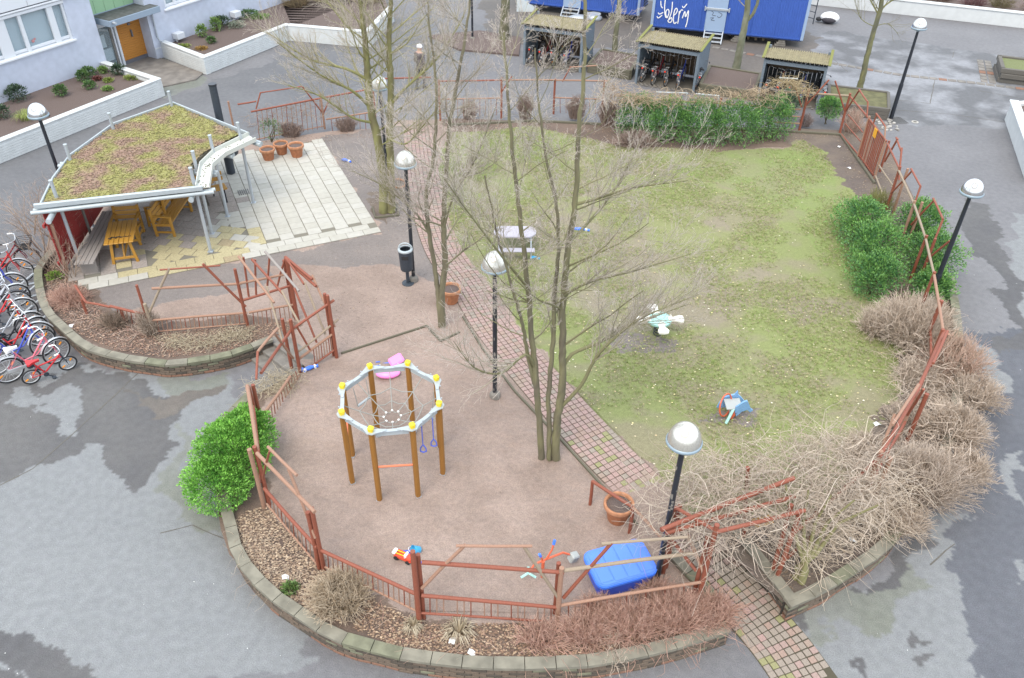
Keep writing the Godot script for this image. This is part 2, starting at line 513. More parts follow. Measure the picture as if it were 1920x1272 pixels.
func ground():
	var org := V2(-26, -52)
	var size := V2(52, 48)
	var S := 1024
	var mask := PackedByteArray(); mask.resize(S * S)
	var P := func(a: Array, v: int): fill(mask, S, org, size, a, v)
	# zones: 0 worn lane, 1 pale dry asphalt, 2 dark and wet, 3 blotchy drying, 4 dark lane, 5 brown silt, 6 greenish film, 7 blue-black wet
	P.call([V2(-16.39,-15.67), V2(-8.19,-14.55), V2(-6.62,-14.71), V2(-4.93,-10.56), V2(-3.04,-7.25), V2(-5.53,-6.93), V2(-10.58,-6.84)], 1)
	P.call([V2(-12.77,-14.75), V2(-10.97,-14.12), V2(-10.17,-14.81), V2(-8.94,-14.55), V2(-8.30,-14.01), V2(-7.62,-13.97), V2(-7.20,-13.06), V2(-7.33,-12.09), V2(-7.28,-11.49), V2(-7.47,-10.98), V2(-7.93,-11.47), V2(-8.69,-12.14), V2(-9.31,-12.28), V2(-9.47,-11.77), V2(-10.17,-11.06), V2(-10.75,-10.57)], 2)
	P.call([V2(-10.80,-13.76), V2(-10.37,-14.14), V2(-9.73,-13.79), V2(-9.39,-13.27), V2(-9.74,-13.00), V2(-9.85,-12.59), V2(-10.24,-12.82)], 1)
	P.call([V2(-11.60,-13.92), V2(-11.25,-13.93), V2(-10.56,-13.50), V2(-10.75,-13.15), V2(-11.29,-13.31)], 1)
	P.call([V2(-8.60,-13.82), V2(-7.76,-14.02), V2(-6.91,-14.41), V2(-6.53,-13.96), V2(-7.34,-13.49), V2(-8.01,-13.04)], 5)
	P.call([V2(-8.25,-14.38), V2(-6.80,-14.90), V2(-6.61,-14.23), V2(-8.00,-14.01)], 6)
	P.call([V2(-7.03,-12.90), V2(-6.95,-11.94), V2(-6.97,-11.06), V2(-6.28,-10.27), V2(-5.43,-10.16), V2(-6.52,-11.65)], 6)
	P.call([V2(-9.58,-8.43), V2(-8.47,-8.24), V2(-7.94,-7.89), V2(-7.27,-7.60), V2(-6.27,-6.96), V2(-7.32,-6.94), V2(-7.75,-7.31), V2(-8.36,-7.49), V2(-9.25,-7.81)], 2)
	P.call([V2(-8.98,-7.33), V2(-8.03,-7.35), V2(-7.30,-6.90), V2(-8.74,-6.88)], 2)
	P.call([V2(4.88,-8.49), V2(10.37,-11.73), V2(15.76,-23.13), V2(27.30,-27.40), V2(12.52,-7.15), V2(4.72,-7.02)], 1)
	P.call([V2(10.26,-13.65), V2(11.65,-16.42), V2(12.47,-17.35), V2(17.20,-15.32), V2(9.41,-6.24), V2(7.51,-6.21), V2(7.78,-7.16), V2(7.81,-7.63), V2(7.89,-8.13), V2(8.14,-8.55), V2(8.16,-9.10), V2(7.99,-9.27), V2(8.03,-9.68), V2(8.42,-10.31), V2(8.90,-10.85), V2(9.39,-11.71)], 7)
	P.call([V2(10.48,-12.73), V2(10.89,-12.82), V2(10.44,-11.73), V2(10.02,-11.22), V2(10.23,-12.02)], 1)
	P.call([V2(9.43,-9.71), V2(9.59,-9.77), V2(9.32,-9.01), V2(9.29,-9.24)], 1)
	P.call([V2(4.83,-8.49), V2(5.80,-8.94), V2(6.81,-9.66), V2(8.16,-10.84), V2(8.22,-10.50), V2(7.36,-9.79), V2(6.80,-9.19), V2(6.18,-8.93), V2(5.77,-8.51), V2(5.30,-8.18), V2(5.04,-8.23)], 2)
	P.call([V2(5.82,-9.00), V2(6.67,-9.24), V2(7.33,-9.73), V2(7.30,-9.37), V2(6.20,-8.41), V2(5.34,-7.98)], 6)
	P.call([V2(7.01,-8.21), V2(7.21,-8.27), V2(7.23,-8.06), V2(7.00,-7.96)], 2)
	P.call([V2(5.71,-7.74), V2(5.93,-7.79), V2(5.83,-7.55), V2(5.68,-7.59)], 2)
	P.call([V2(6.89,-7.66), V2(7.24,-7.77), V2(7.06,-7.43), V2(6.92,-7.52)], 2)
	P.call([V2(14.48,-24.07), V2(15.18,-23.63), V2(14.62,-22.09), V2(14.31,-20.54), V2(13.57,-18.35), V2(12.81,-16.45), V2(12.13,-16.01), V2(12.92,-18.33), V2(13.47,-20.23), V2(13.71,-22.06)], 2)
	P.call([V2(11.45,-16.42), V2(12.09,-16.22), V2(11.56,-14.78), V2(10.97,-14.58)], 1)
	P.call([V2(11.46,-14.04), V2(13.93,-14.10), V2(13.32,-13.04), V2(11.13,-13.33)], 7)
	# the lanes further back
	P.call([V2(15.45,-41.29), V2(30.43,-34.81), V2(24.47,-26.04), V2(15.02,-30.21), V2(11.64,-34.59), V2(9.30,-37.87)], 3)
	P.call([V2(15.33,-29.97), V2(20.76,-29.45), V2(17.11,-22.50), V2(15.42,-23.11), V2(13.79,-26.89)], 0)
	P.call([V2(-28.87,-24.11), V2(-15.02,-28.50), V2(-9.94,-37.65), V2(-4.66,-43.72), V2(-0.24,-40.47), V2(-5.49,-30.40), V2(-10.04,-28.22), V2(-14.26,-22.12), V2(-14.82,-17.54), V2(-11.88,-14.97), V2(-15.60,-14.48)], 4)
	P.call([V2(5.66,-38.05), V2(10.57,-33.93), V2(14.68,-40.43), V2(11.99,-44.65), V2(3.78,-47.17), V2(-2.01,-45.81), V2(-1.22,-38.84)], 5)
	P.call([V2(-16.07,-33.34), V2(-15.90,-36.64), V2(-12.90,-33.79), V2(-13.77,-31.12)], 6)
	var tex := painted(S, mask, [
		[Color(0.185, 0.182, 0.190), Color(0.145, 0.143, 0.151), 2.0],
		[Color(0.218, 0.225, 0.230), Color(0.200, 0.207, 0.212), 1.6],
		[Color(0.090, 0.088, 0.092), Color(0.122, 0.118, 0.116), 2.5],
		[Color(0.250, 0.255, 0.272), Color(0.118, 0.119, 0.126), 6.0],
		[Color(0.125, 0.126, 0.134), Color(0.155, 0.156, 0.164), 2.5],
		[Color(0.150, 0.130, 0.112), Color(0.110, 0.100, 0.092), 3.0],
		[Color(0.170, 0.178, 0.150), Color(0.205, 0.212, 0.200), 2.5],
		[Color(0.094, 0.098, 0.114), Color(0.118, 0.122, 0.138), 2.5]], 8)
	var am := StandardMaterial3D.new()
	am.resource_name = "asphalt"
	am.albedo_texture = tex
	am.roughness = 0.82
	am.detail_enabled = true
	am.detail_blend_mode = BaseMaterial3D.BLEND_MODE_MUL
	am.detail_albedo = T.grain
	am.detail_uv_layer = BaseMaterial3D.DETAIL_UV_1
	var mb := MB.new()
	sheet(mb, PackedVector2Array([V2(-26, -52), V2(26, -52), V2(26, -4), V2(-26, -4)]), 0.0, org, size, true)
	# the grain of the asphalt, far finer than the stains
	am.detail_uv_layer = BaseMaterial3D.DETAIL_UV_2
	am.uv2_triplanar = true; am.uv2_world_triplanar = true; am.uv2_scale = Vector3.ONE * 0.9
	struct("asphalt_yard", mb, am)
	var far := MB.new()
	for r in [[-300, -300, 300, -52], [-300, -4, 300, 200], [-300, -52, -26, -4], [26, -52, 300, -4]]:
		sheet(far, PackedVector2Array([V2(r[0], r[1]), V2(r[2], r[1]), V2(r[2], r[3]), V2(r[0], r[3])]), 0.0, org, size, true)
	struct("outer_asphalt", far, mat("outer_asphalt", Color(0.15, 0.15, 0.155), 0.85, "blotch", 0.1, 0.0, 0.0, true))
	# seams where the asphalt was patched
	var seam := MB.new()
	for l in [[V(-8.72,0,-14.71), V(-9.06,0,-13.63), V(-9.39,0,-12.60)], [V(-9.39,0,-12.60), V(-9.77,0,-11.58), V(-10.48,0,-10.85)], [V(17.96,0,-34.88), V(16.70,0,-32.20), V(15.34,0,-32.54)], [V(14.89,0,-31.47), V(17.03,0,-31.13), V(18.98,0,-30.37)], [V(20.43,0,-38.78), V(19.92,0,-37.80)], [V(13.22,0,-38.80), V(14.33,0,-37.53), V(14.48,0,-35.69)], [V(19.32,0,-33.71), V(20.79,0,-32.83)], [V(-7.10,0,-32.54), V(-4.87,0,-35.78), V(-2.81,0,-40.34)], [V(7.81,0,-9.56), V(8.47,0,-10.06)], [V(-6.60,0,-10.00), V(-6.06,0,-10.21), V(-5.36,0,-9.90)]]:
		for i in l.size() - 1:
			var n := maxi(2, int(l[i].distance_to(l[i + 1]) / 0.25))
			var pv: Vector3 = l[i]
			for k in n:
				var q: Vector3 = (l[i] as Vector3).lerp(l[i + 1], (k + 1.0) / n) + V(rr(-0.012, 0.012), 0, rr(-0.012, 0.012))
				var sd := (q - pv).cross(Vector3.UP).normalized() * rr(0.008, 0.018)
				seam.quad(pv - sd + V(0, 0.004, 0), pv + sd + V(0, 0.004, 0), q + sd + V(0, 0.004, 0), q - sd + V(0, 0.004, 0))
				pv = q
	struct("asphalt_seams", seam, M.concrete_dark)
	# garden: one sheet of sand, trodden dirt and beds, and the lawn on it
	org = V2(-14, -31); size = V2(30, 24.5)
	var S2 := 896
	var mask2 := PackedByteArray(); mask2.resize(S2 * S2)
	var org2 := org; var size2 := size
	var Q := func(a: Array, v: int): fill(mask2, S2, org2, size2, a, v)
	# 0 sand, 1 grey trodden dirt, 2 bed soil, 3 lawn, 4 worn lawn, 5 dark soil, 6 fresh green lawn
	Q.call([V2(-6.31,-28.10), V2(-4.11,-29.15), V2(-2.61,-21.53), V2(-1.41,-17.57), V2(-3.07,-17.53), V2(-5.77,-18.47), V2(-10.18,-16.60), V2(-11.22,-17.79), V2(-3.89,-20.97), V2(-6.99,-27.61)], 1)
	Q.call([V2(-2.97,-19.10), V2(-1.54,-17.57), V2(-1.03,-15.74), V2(-3.20,-14.65), V2(-4.30,-15.23), V2(-6.76,-18.98)], 0)
	Q.call([V2(-13.92,-20.51), V2(-11.44,-18.30), V2(-9.96,-16.38), V2(-8.83,-16.18), V2(-6.59,-16.70), V2(-5.34,-16.51), V2(-5.61,-15.40), V2(-8.04,-14.33), V2(-12.05,-16.32)], 2)
	Q.call([V2(-4.93,-14.61), V2(-5.45,-13.03), V2(-4.62,-10.40), V2(-3.22,-8.89), V2(-1.48,-7.96), V2(0.88,-7.96), V2(3.20,-8.52), V2(3.94,-7.71), V2(-0.41,-6.72), V2(-4.93,-8.05), V2(-6.82,-11.78), V2(-6.22,-14.38)], 2)
	Q.call([V2(-3.82,-23.58), V2(-3.88,-21.48), V2(-4.29,-22.14), V2(-4.50,-23.56)], 5)
	Q.call([V2(-3.51,-31.26), V2(-2.24,-28.02), V2(0.66,-28.85), V2(3.64,-26.90), V2(7.03,-27.03), V2(9.81,-27.58), V2(10.57,-28.30), V2(11.70,-28.81), V2(13.33,-28.40), V2(15.46,-31.52), V2(2.80,-31.53)], 2)
	Q.call([V2(10.23,-29.24), V2(14.05,-29.89), V2(14.88,-22.80), V2(10.71,-13.69), V2(7.33,-9.76), V2(4.80,-8.34), V2(3.75,-10.06), V2(3.33,-10.57), V2(5.79,-11.32), V2(7.83,-13.62), V2(8.97,-17.88), V2(9.84,-22.62), V2(9.64,-26.91)], 5)
	Q.call([V2(-2.26,-28.26), V2(0.66,-29.00), V2(3.49,-27.34), V2(7.22,-27.04), V2(9.56,-27.35), V2(10.35,-28.19), V2(10.93,-27.18), V2(10.82,-25.28), V2(10.83,-23.36), V2(10.48,-21.32), V2(9.94,-19.50), V2(9.68,-17.90), V2(9.55,-16.03), V2(8.68,-14.00), V2(7.83,-12.93), V2(6.96,-11.64), V2(5.36,-10.48), V2(3.93,-10.45), V2(3.41,-10.44), V2(2.33,-12.42), V2(1.24,-14.26), V2(-0.01,-16.84), V2(-0.77,-18.39), V2(-1.81,-20.45), V2(-2.10,-22.21), V2(-2.73,-26.88)], 3)
	Q.call([V2(4.37,-26.71), V2(9.77,-27.44), V2(10.77,-26.96), V2(10.34,-22.64), V2(10.01,-20.38), V2(9.50,-18.41), V2(8.40,-17.86), V2(8.84,-22.59), V2(5.96,-25.10)], 6)
	Q.call([V2(-2.26,-28.26), V2(0.66,-28.95), V2(3.45,-26.89), V2(0.63,-26.15), V2(-1.77,-26.48)], 6)
	Q.call([V2(-1.04,-22.25), V2(2.39,-24.97), V2(6.35,-22.50), V2(7.11,-18.86), V2(4.82,-15.90), V2(0.54,-17.63)], 4)
	Q.call([V2(2.51,-16.27), V2(3.90,-15.87), V2(4.06,-15.24), V2(2.43,-15.41)], 1)
	Q.call([V2(4.35,-13.36), V2(5.41,-13.38), V2(5.08,-12.94), V2(4.14,-12.84)], 1)
	Q.call([V2(6.71,-17.81), V2(9.26,-17.89), V2(9.29,-16.02), V2(7.17,-16.40)], 4)
	var tex2 := painted(S2, mask2, [
		[Color(0.335, 0.256, 0.215), Color(0.262, 0.197, 0.163), 3.2],
		[Color(0.225, 0.192, 0.175), Color(0.180, 0.158, 0.148), 2.5],
		[Color(0.195, 0.138, 0.105), Color(0.120, 0.085, 0.068), 3.0],
		[Color(0.215, 0.240, 0.088), Color(0.235, 0.215, 0.125), 5.5],
		[Color(0.225, 0.235, 0.098), Color(0.245, 0.212, 0.145), 6.5],
		[Color(0.125, 0.098, 0.085), Color(0.185, 0.145, 0.110), 3.0],
		[Color(0.205, 0.250, 0.080), Color(0.225, 0.230, 0.110), 4.0]], 7)
	var gm := StandardMaterial3D.new()
	gm.resource_name = "garden_soil"
	gm.albedo_texture = tex2
	gm.roughness = 1.0
	gm.detail_enabled = true; gm.detail_blend_mode = BaseMaterial3D.BLEND_MODE_MUL; gm.detail_albedo = T.grain
	gm.detail_uv_layer = BaseMaterial3D.DETAIL_UV_2
	gm.uv2_triplanar = true; gm.uv2_world_triplanar = true; gm.uv2_scale = Vector3.ONE * 0.7
	mb = MB.new()
	var outline := PackedVector2Array([V2(-12.88,-19.04), V2(-12.58,-18.24), V2(-12.01,-17.29), V2(-11.48,-16.52), V2(-10.81,-15.93), V2(-10.25,-15.53), V2(-9.42,-15.15), V2(-8.71,-14.95), V2(-8.06,-14.88), V2(-7.32,-15.04), V2(-6.71,-15.22), V2(-6.15,-15.49), V2(-5.73,-15.74), V2(-5.18,-15.31), V2(-4.64,-14.61), V2(-5.45,-13.74), V2(-6.11,-12.93), V2(-5.93,-11.80), V2(-5.56,-10.65), V2(-5.24,-9.87), V2(-4.93,-9.32), V2(-4.35,-8.82), V2(-3.58,-8.22), V2(-2.36,-7.69), V2(-1.67,-7.43), V2(-0.80,-7.34), V2(0.07,-7.33), V2(0.94,-7.37), V2(1.60,-7.46), V2(2.36,-7.69), V2(3.72, -8.0), V2(2.6, -9.95), V2(3.4, -10.5), V2(4.78, -8.55), V2(4.90,-8.63), V2(5.54,-8.98), V2(6.18,-9.34), V2(6.93,-10.00), V2(7.67,-10.67), V2(8.32,-11.38), V2(9.01,-12.30), V2(9.81,-13.67), V2(10.52,-15.21), V2(11.19,-16.97), V2(11.85,-19.01), V2(12.39,-21.06), V2(12.62,-23.07), V2(12.97,-25.36), V2(13.29,-27.71), V2(13.55,-29.62), V2(12.06,-29.02), V2(10.60,-29.10), V2(4.25,-29.19), V2(-2.14,-29.53), V2(-3.10,-29.39), V2(-4.32,-29.24), V2(-5.20,-28.47), V2(-6.71,-28.17), V2(-9.17,-27.16), V2(-11.50,-25.68), V2(-13.0, -22.0), V2(-12.9, -19.0), V2(-13.18,-20.23)])
	outline = Geometry2D.offset_polygon(outline, 0.1)[0]
	sheet(mb, outline, 0.0, org, size)
	struct("garden_ground", mb, gm)
	var lawn_m: StandardMaterial3D = gm.duplicate()
	lawn_m.resource_name = "lawn_turf"
	mb = MB.new()
	lawn = PackedVector2Array([V2(-2.25,-28.16), V2(0.66,-28.95), V2(3.50,-27.47), V2(7.24,-27.13), V2(9.56,-27.35), V2(10.43,-28.10), V2(10.93,-27.18), V2(10.86,-25.28), V2(10.83,-23.36), V2(10.48,-21.32), V2(9.97,-19.50), V2(9.75,-17.90), V2(9.55,-16.03), V2(8.68,-14.00), V2(7.83,-12.93), V2(6.96,-11.64), V2(5.36,-10.48), V2(3.93,-10.45), V2(3.44,-10.60), V2(2.34,-12.45), V2(1.25,-14.30), V2(0.02,-16.89), V2(-0.74,-18.44), V2(-1.79,-20.51), V2(-2.05,-22.21), V2(-2.65,-26.79)])
	sheet(mb, lawn, 0.012, org, size)
	struct("lawn", mb, lawn_m)
	# the trodden sand, with its hollows and heaps
	var pit := PackedVector2Array([V2(-4.68,-14.32), V2(-4.02,-15.07), V2(-2.12,-16.23), V2(-1.72,-15.61), V2(-1.23,-15.99), V2(-0.69,-15.32), V2(0.08,-13.79), V2(1.06,-12.24), V2(2.40,-10.03), V2(2.72,-9.42), V2(2.09,-8.50), V2(0.86,-8.08), V2(-1.44,-8.01), V2(-3.22,-9.04), V2(-4.59,-10.47), V2(-5.17,-12.37)])
	var f1 := FastNoiseLite.new(); f1.frequency = 2.6; f1.fractal_octaves = 3; f1.seed = 31
	var f2 := FastNoiseLite.new(); f2.frequency = 0.5; f2.seed = 32
	mb = MB.new()
	var grid := {}
	var cell := 0.055
	for i in 150:
		for j in 160:
			var p := V2(-5.8 + i * cell, -16.9 + j * cell)
			if not Geometry2D.is_point_in_polygon(p, pit): continue
			var e := 9.0
			for k in pit.size(): e = minf(e, p.distance_to(Geometry2D.get_closest_point_to_segment(p, pit[k], pit[(k + 1) % pit.size()])))
			var y := gh(p.y) + (0.022 + f1.get_noise_2d(p.x, p.y) * 0.030 + f2.get_noise_2d(p.x, p.y) * 0.03 - 0.02 * smoothstep(0.2, 0.6, f1.get_noise_2d(p.x * 0.6 + 40, p.y * 0.6))) * clampf(e * 4.0, 0, 1) + lerpf(-0.012, 0.0, clampf(e * 8.0, 0, 1))
			grid[Vector2i(i, j)] = mb.vert(V(p.x, y, p.y), Vector3.UP, (p - org) / size)
	for g in grid:
		var a = grid.get(g + Vector2i(1, 0)); var b = grid.get(g + Vector2i(0, 1)); var c = grid.get(g + Vector2i(1, 1))
		if a != null and b != null:
			var nn := (mb.v[b] - mb.v[grid[g]]).cross(mb.v[a] - mb.v[grid[g]]).normalized()
			mb.n[grid[g]] = nn if nn.y > 0 else -nn
			mb.tri_i(grid[g], a, b)
			if c != null: mb.tri_i(a, c, b)
	struct("sand_pit", mb, gm)
	# timber kerbs on the ground
	var kerb := thing("timber_edging", "long low timber edging between the sand pit and the trodden ground", "edging")
	var kb := MB.new()
	for s in [[V(-4.04,0.28,-15.15), V(-2.12,0.26,-16.32)], [V(-2.12,0.26,-16.32), V(-1.73,0.27,-15.70)], [V(-1.73,0.27,-15.70), V(-1.29,0.26,-16.08)], [V(-1.25,0.25,-16.74), V(-0.70,0.27,-15.43)], [V(-0.70,0.27,-15.43), V(0.08,0.30,-13.88)], [V(0.08,0.30,-13.88), V(1.06,0.32,-12.34)], [V(1.06,0.32,-12.34), V(2.41,0.35,-10.09)]]:
		var b := MB.new()
		b.bar(s[0] + V(0, 0.01, 0), s[1] + V(0, 0.01, 0), 0.045, 0.07, 0.01)
		obj("board", b, M.timber, kerb)
	var k2 := thing("tree_border", "square of boards round the foot of the mossy back tree", "edging")
	for s in [[V(-4.18,0.18,-21.80), V(-3.49,0.18,-21.99)], [V(-3.49,0.18,-21.99), V(-3.67,0.17,-22.68)], [V(-4.18,0.18,-21.80), V(-4.37,0.17,-22.48)]]:
		var b := MB.new()
		b.bar(s[0] + V(0, 0.02, 0), s[1] + V(0, 0.02, 0), 0.045, 0.09, 0.01)
		obj("board", b, M.timber, k2)
	var k3 := thing("lawn_kerb", "low weathered timber kerb along the far edge of the lawn", "kerb")
	for s in [[V(-2.40,0.12,-28.92), V(0.67,0.12,-29.44)], [V(0.67,0.12,-29.44), V(3.85,0.12,-29.17)], [V(3.85,0.12,-29.17), V(7.20,0.12,-29.02)], [V(7.20,0.12,-29.02), V(10.13,0.12,-28.84)], [V(10.13,0.12,-28.84), V(11.96,0.12,-28.63)], [V(11.96,0.12,-28.63), V(11.88,0.14,-24.72)]]:
		var b := MB.new()
		b.bar(s[0] + V(0, 0.02, 0), s[1] + V(0, 0.02, 0), 0.08, 0.12, 0.015)
		obj("beam", b, M.timber, k3)

var lawn: PackedVector2Array
func path_h(z: float) -> float:
	if z > -11.5: return lerpf(0.004, gh(-11.5) + 0.006, smoothstep(-7.9, -11.5, z))
	if z < -28.6: return lerpf(gh(z) + 0.006, 0.006, smoothstep(-28.6, -29.6, z))
	return gh(z) + 0.006
func path_curve() -> Curve3D:
	var c := Curve3D.new()
	c.bake_interval = 0.05
	var pts := [V2(4.93, -7.05), V2(4.45, -8.16), V2(3.2, -10.1), V2(1.95, -12.0), V2(0.63, -14.3), V2(-0.42, -16.3), V2(-1.15, -18.1), V2(-1.95, -19.9), V2(-2.55, -22.2), V2(-3.25, -26.2), V2(-3.75, -29.7)]
	for i in pts.size():
		var a: Vector2 = pts[maxi(i - 1, 0)]; var b: Vector2 = pts[mini(i + 1, pts.size() - 1)]
		var d := (b - a) * 0.16
		c.add_point(V(pts[i].x, 0, pts[i].y), -V(d.x, 0, d.y), V(d.x, 0, d.y))
	return c
func brick_path():
	var c := path_curve()
	var L := c.get_baked_length()
	var base := MB.new()
	var pitch := 0.131
	var rows := int(L / pitch)
	var prev := []
	var all := []
	for j in rows + 1:
		var s := j * pitch
		var p := c.sample_baked(s)
		var q := c.sample_baked(minf(s + 0.02, L)); var o := c.sample_baked(maxf(s - 0.02, 0))
		var t := (q - o); t.y = 0; t = t.normalized()
		var side := V(t.z, 0, -t.x)   # to the left when walking away
		side = -side
		var h := path_h(p.z)
		var e := [p + side * 0.53 + V(0, h, 0), p - side * 0.53 + V(0, h, 0)]
		if prev.size():
			base.quad(prev[0], e[0], e[1], prev[1])
		prev = e
		if j == rows: break
		var pm := c.sample_baked(s + pitch * 0.5)
		var up := V(0, 0, 0)
		var slope := (path_h(pm.z + 0.05 * t.z) - path_h(pm.z - 0.05 * t.z)) / 0.1
		var fwd := (t + V(0, slope, 0)).normalized()
		for i in 8:
			if (j < 3 and i > 8 - 3 + j) : continue
			var at := pm + side * ((i - 3.5) * pitch) + V(0, path_h(pm.z) + 0.004, 0)
			all.append([at, Basis(side, fwd.cross(side) * -1.0, fwd), i, j])
	base.tint = Color.WHITE
	var root := struct("brick_path", base, M.joint)
	var box := []
	for k in 3:
		var b := MB.new()
		b.box(Vector3.ZERO, V(0.117 - 0.003 * k, 0.03, 0.118 - 0.002 * (2 - k)), Basis.IDENTITY, 0.006)
		box.append(b.mesh())
	var rest := [MB.new(), MB.new(), MB.new(), MB.new(), MB.new(), MB.new()]
	var f := FastNoiseLite.new(); f.frequency = 0.9; f.seed = 4
	for n in all.size():
		var a: Array = all[n]
		var k := 0 if rng.randf() < 0.45 else rng.randi_range(1, 4)
		if f.get_noise_2d(a[0].x, a[0].z) > 0.22 and a[3] < 60 and (a[2] < 2 or a[2] > 5 or rng.randf() < 0.3): k = 5 if rng.randf() < 0.7 else 4
		elif a[3] < 24 and rng.randf() < 0.5: k = 4
		var b: Basis = a[1].rotated(Vector3.UP, rr(-0.03, 0.03)).rotated(V(1, 0, 0), rr(-0.012, 0.012))
		var at: Vector3 = a[0] + V(rr(-0.003, 0.003), rr(-0.004, 0.003), rr(-0.003, 0.003))
		if n < 300:
			obj("tile", box[n % 3], M["tile%d" % k], root, Transform3D(b, at))
		else:
			rest[k].box(at, V(0.116, 0.03, 0.117), b, 0.005 if a[3] < 110 else 0.0)
	for k in 6:
		var o := obj("tile_mass", rest[k], M["tile%d" % k], root)
		if o.get_parent(): o.set_meta("kind", "stuff")

func wall_run(called: String, label: String, pts: Array, top: float, thick := 0.2, side := 1.0, closed_dark := 0.3):
	# a curved garden wall: courses of long bricks, capped with stones; pts run along the outer edge of the caps
	var w := thing(called, label, "garden wall")
	var c := Curve3D.new(); c.bake_interval = 0.04
	for i in pts.size():
		var a: Vector3 = pts[maxi(i - 1, 0)]; var b: Vector3 = pts[mini(i + 1, pts.size() - 1)]
		var d := (b - a) * 0.16; d.y = 0
		c.add_point(V(pts[i].x, 0, pts[i].z), -d, d)
	var L := c.get_baked_length()
	var dirs := func(s: float):
		var t := c.sample_baked(minf(s + 0.05, L)) - c.sample_baked(maxf(s - 0.05, 0.0))
		t = t.normalized()
		return [t, V(-t.z, 0, t.x) * side]
	var core := MB.new()
	var n := int(L / 0.2)
	for i in n:
		var s0 := L * i / n; var s1 := L * (i + 1) / n
		var d0: Vector3 = dirs.call(s0)[1]; var d1: Vector3 = dirs.call(s1)[1]
		var p0 := c.sample_baked(s0) + d0 * 0.045; var p1 := c.sample_baked(s1) + d1 * 0.045
		core.quad(p0, p1, p1 + V(0, top - 0.07, 0), p0 + V(0, top - 0.07, 0))
		core.quad(p0 + d0 * 0.13 + V(0, top - 0.07, 0), p1 + d1 * 0.13 + V(0, top - 0.07, 0), p1 + d1 * 0.13, p0 + d0 * 0.13)
	obj("core", core, M.mortar, w)
	var brick := []
	for k in 2:
		var b := MB.new()
		b.box(Vector3.ZERO, V(0.228 + 0.006 * k, 0.058, 0.10), Basis.IDENTITY, 0.007)
		brick.append(b.mesh())
	var courses := int((top - 0.06) / 0.066)
	var hc := (top - 0.06) / courses
	var nb := int(L / 0.242)
	for j in courses:
		for i in nb:
			var s := (i + (0.5 if j % 2 else 0.0) + 0.5) * L / nb
			if s > L - 0.1: continue
			var d: Array = dirs.call(s)
			var t: Vector3 = d[0]; var sd: Vector3 = d[1]
			var at := c.sample_baked(s) + sd * (0.085 + rr(-0.006, 0.006)) + V(0, hc * (j + 0.5) + 0.002, 0)
			var m: Material = M.brick_brown
			if j == 0 and rng.randf() < 0.7: m = M.brick_red
			elif rng.randf() < closed_dark: m = M.brick_dark
			elif rng.randf() < 0.12: m = M.cap_green
			obj("brick", brick[(i + j) % 2], m, w, Transform3D(Basis(t, Vector3.UP, t.cross(Vector3.UP)).rotated(Vector3.UP, rr(-0.02, 0.02)), at))
	var nc := int(L / 0.5)
	var cl := L / nc
	for i in nc:
		var s := (i + 0.5) * cl
		var d: Array = dirs.call(s)
		var t: Vector3 = d[0]; var sd: Vector3 = d[1]
		var b := MB.new()
		var da: Vector3 = dirs.call(i * cl)[1]; var db: Vector3 = dirs.call((i + 1) * cl)[1]
		var pa := c.sample_baked(i * cl) + t * 0.006; var pb := c.sample_baked((i + 1) * cl) - t * 0.006
		var y1 := top + rr(-0.006, 0.006)
		b.slab(PackedVector2Array([V2(pa.x, pa.z), V2(pb.x, pb.z), V2(pb.x + db.x * thick, pb.z + db.z * thick), V2(pa.x + da.x * thick, pa.z + da.z * thick)]), top - 0.062, y1)
		obj("cap_stone", b, M.cap_green if rng.randf() < 0.22 else M.cap_stone, w)
	return w
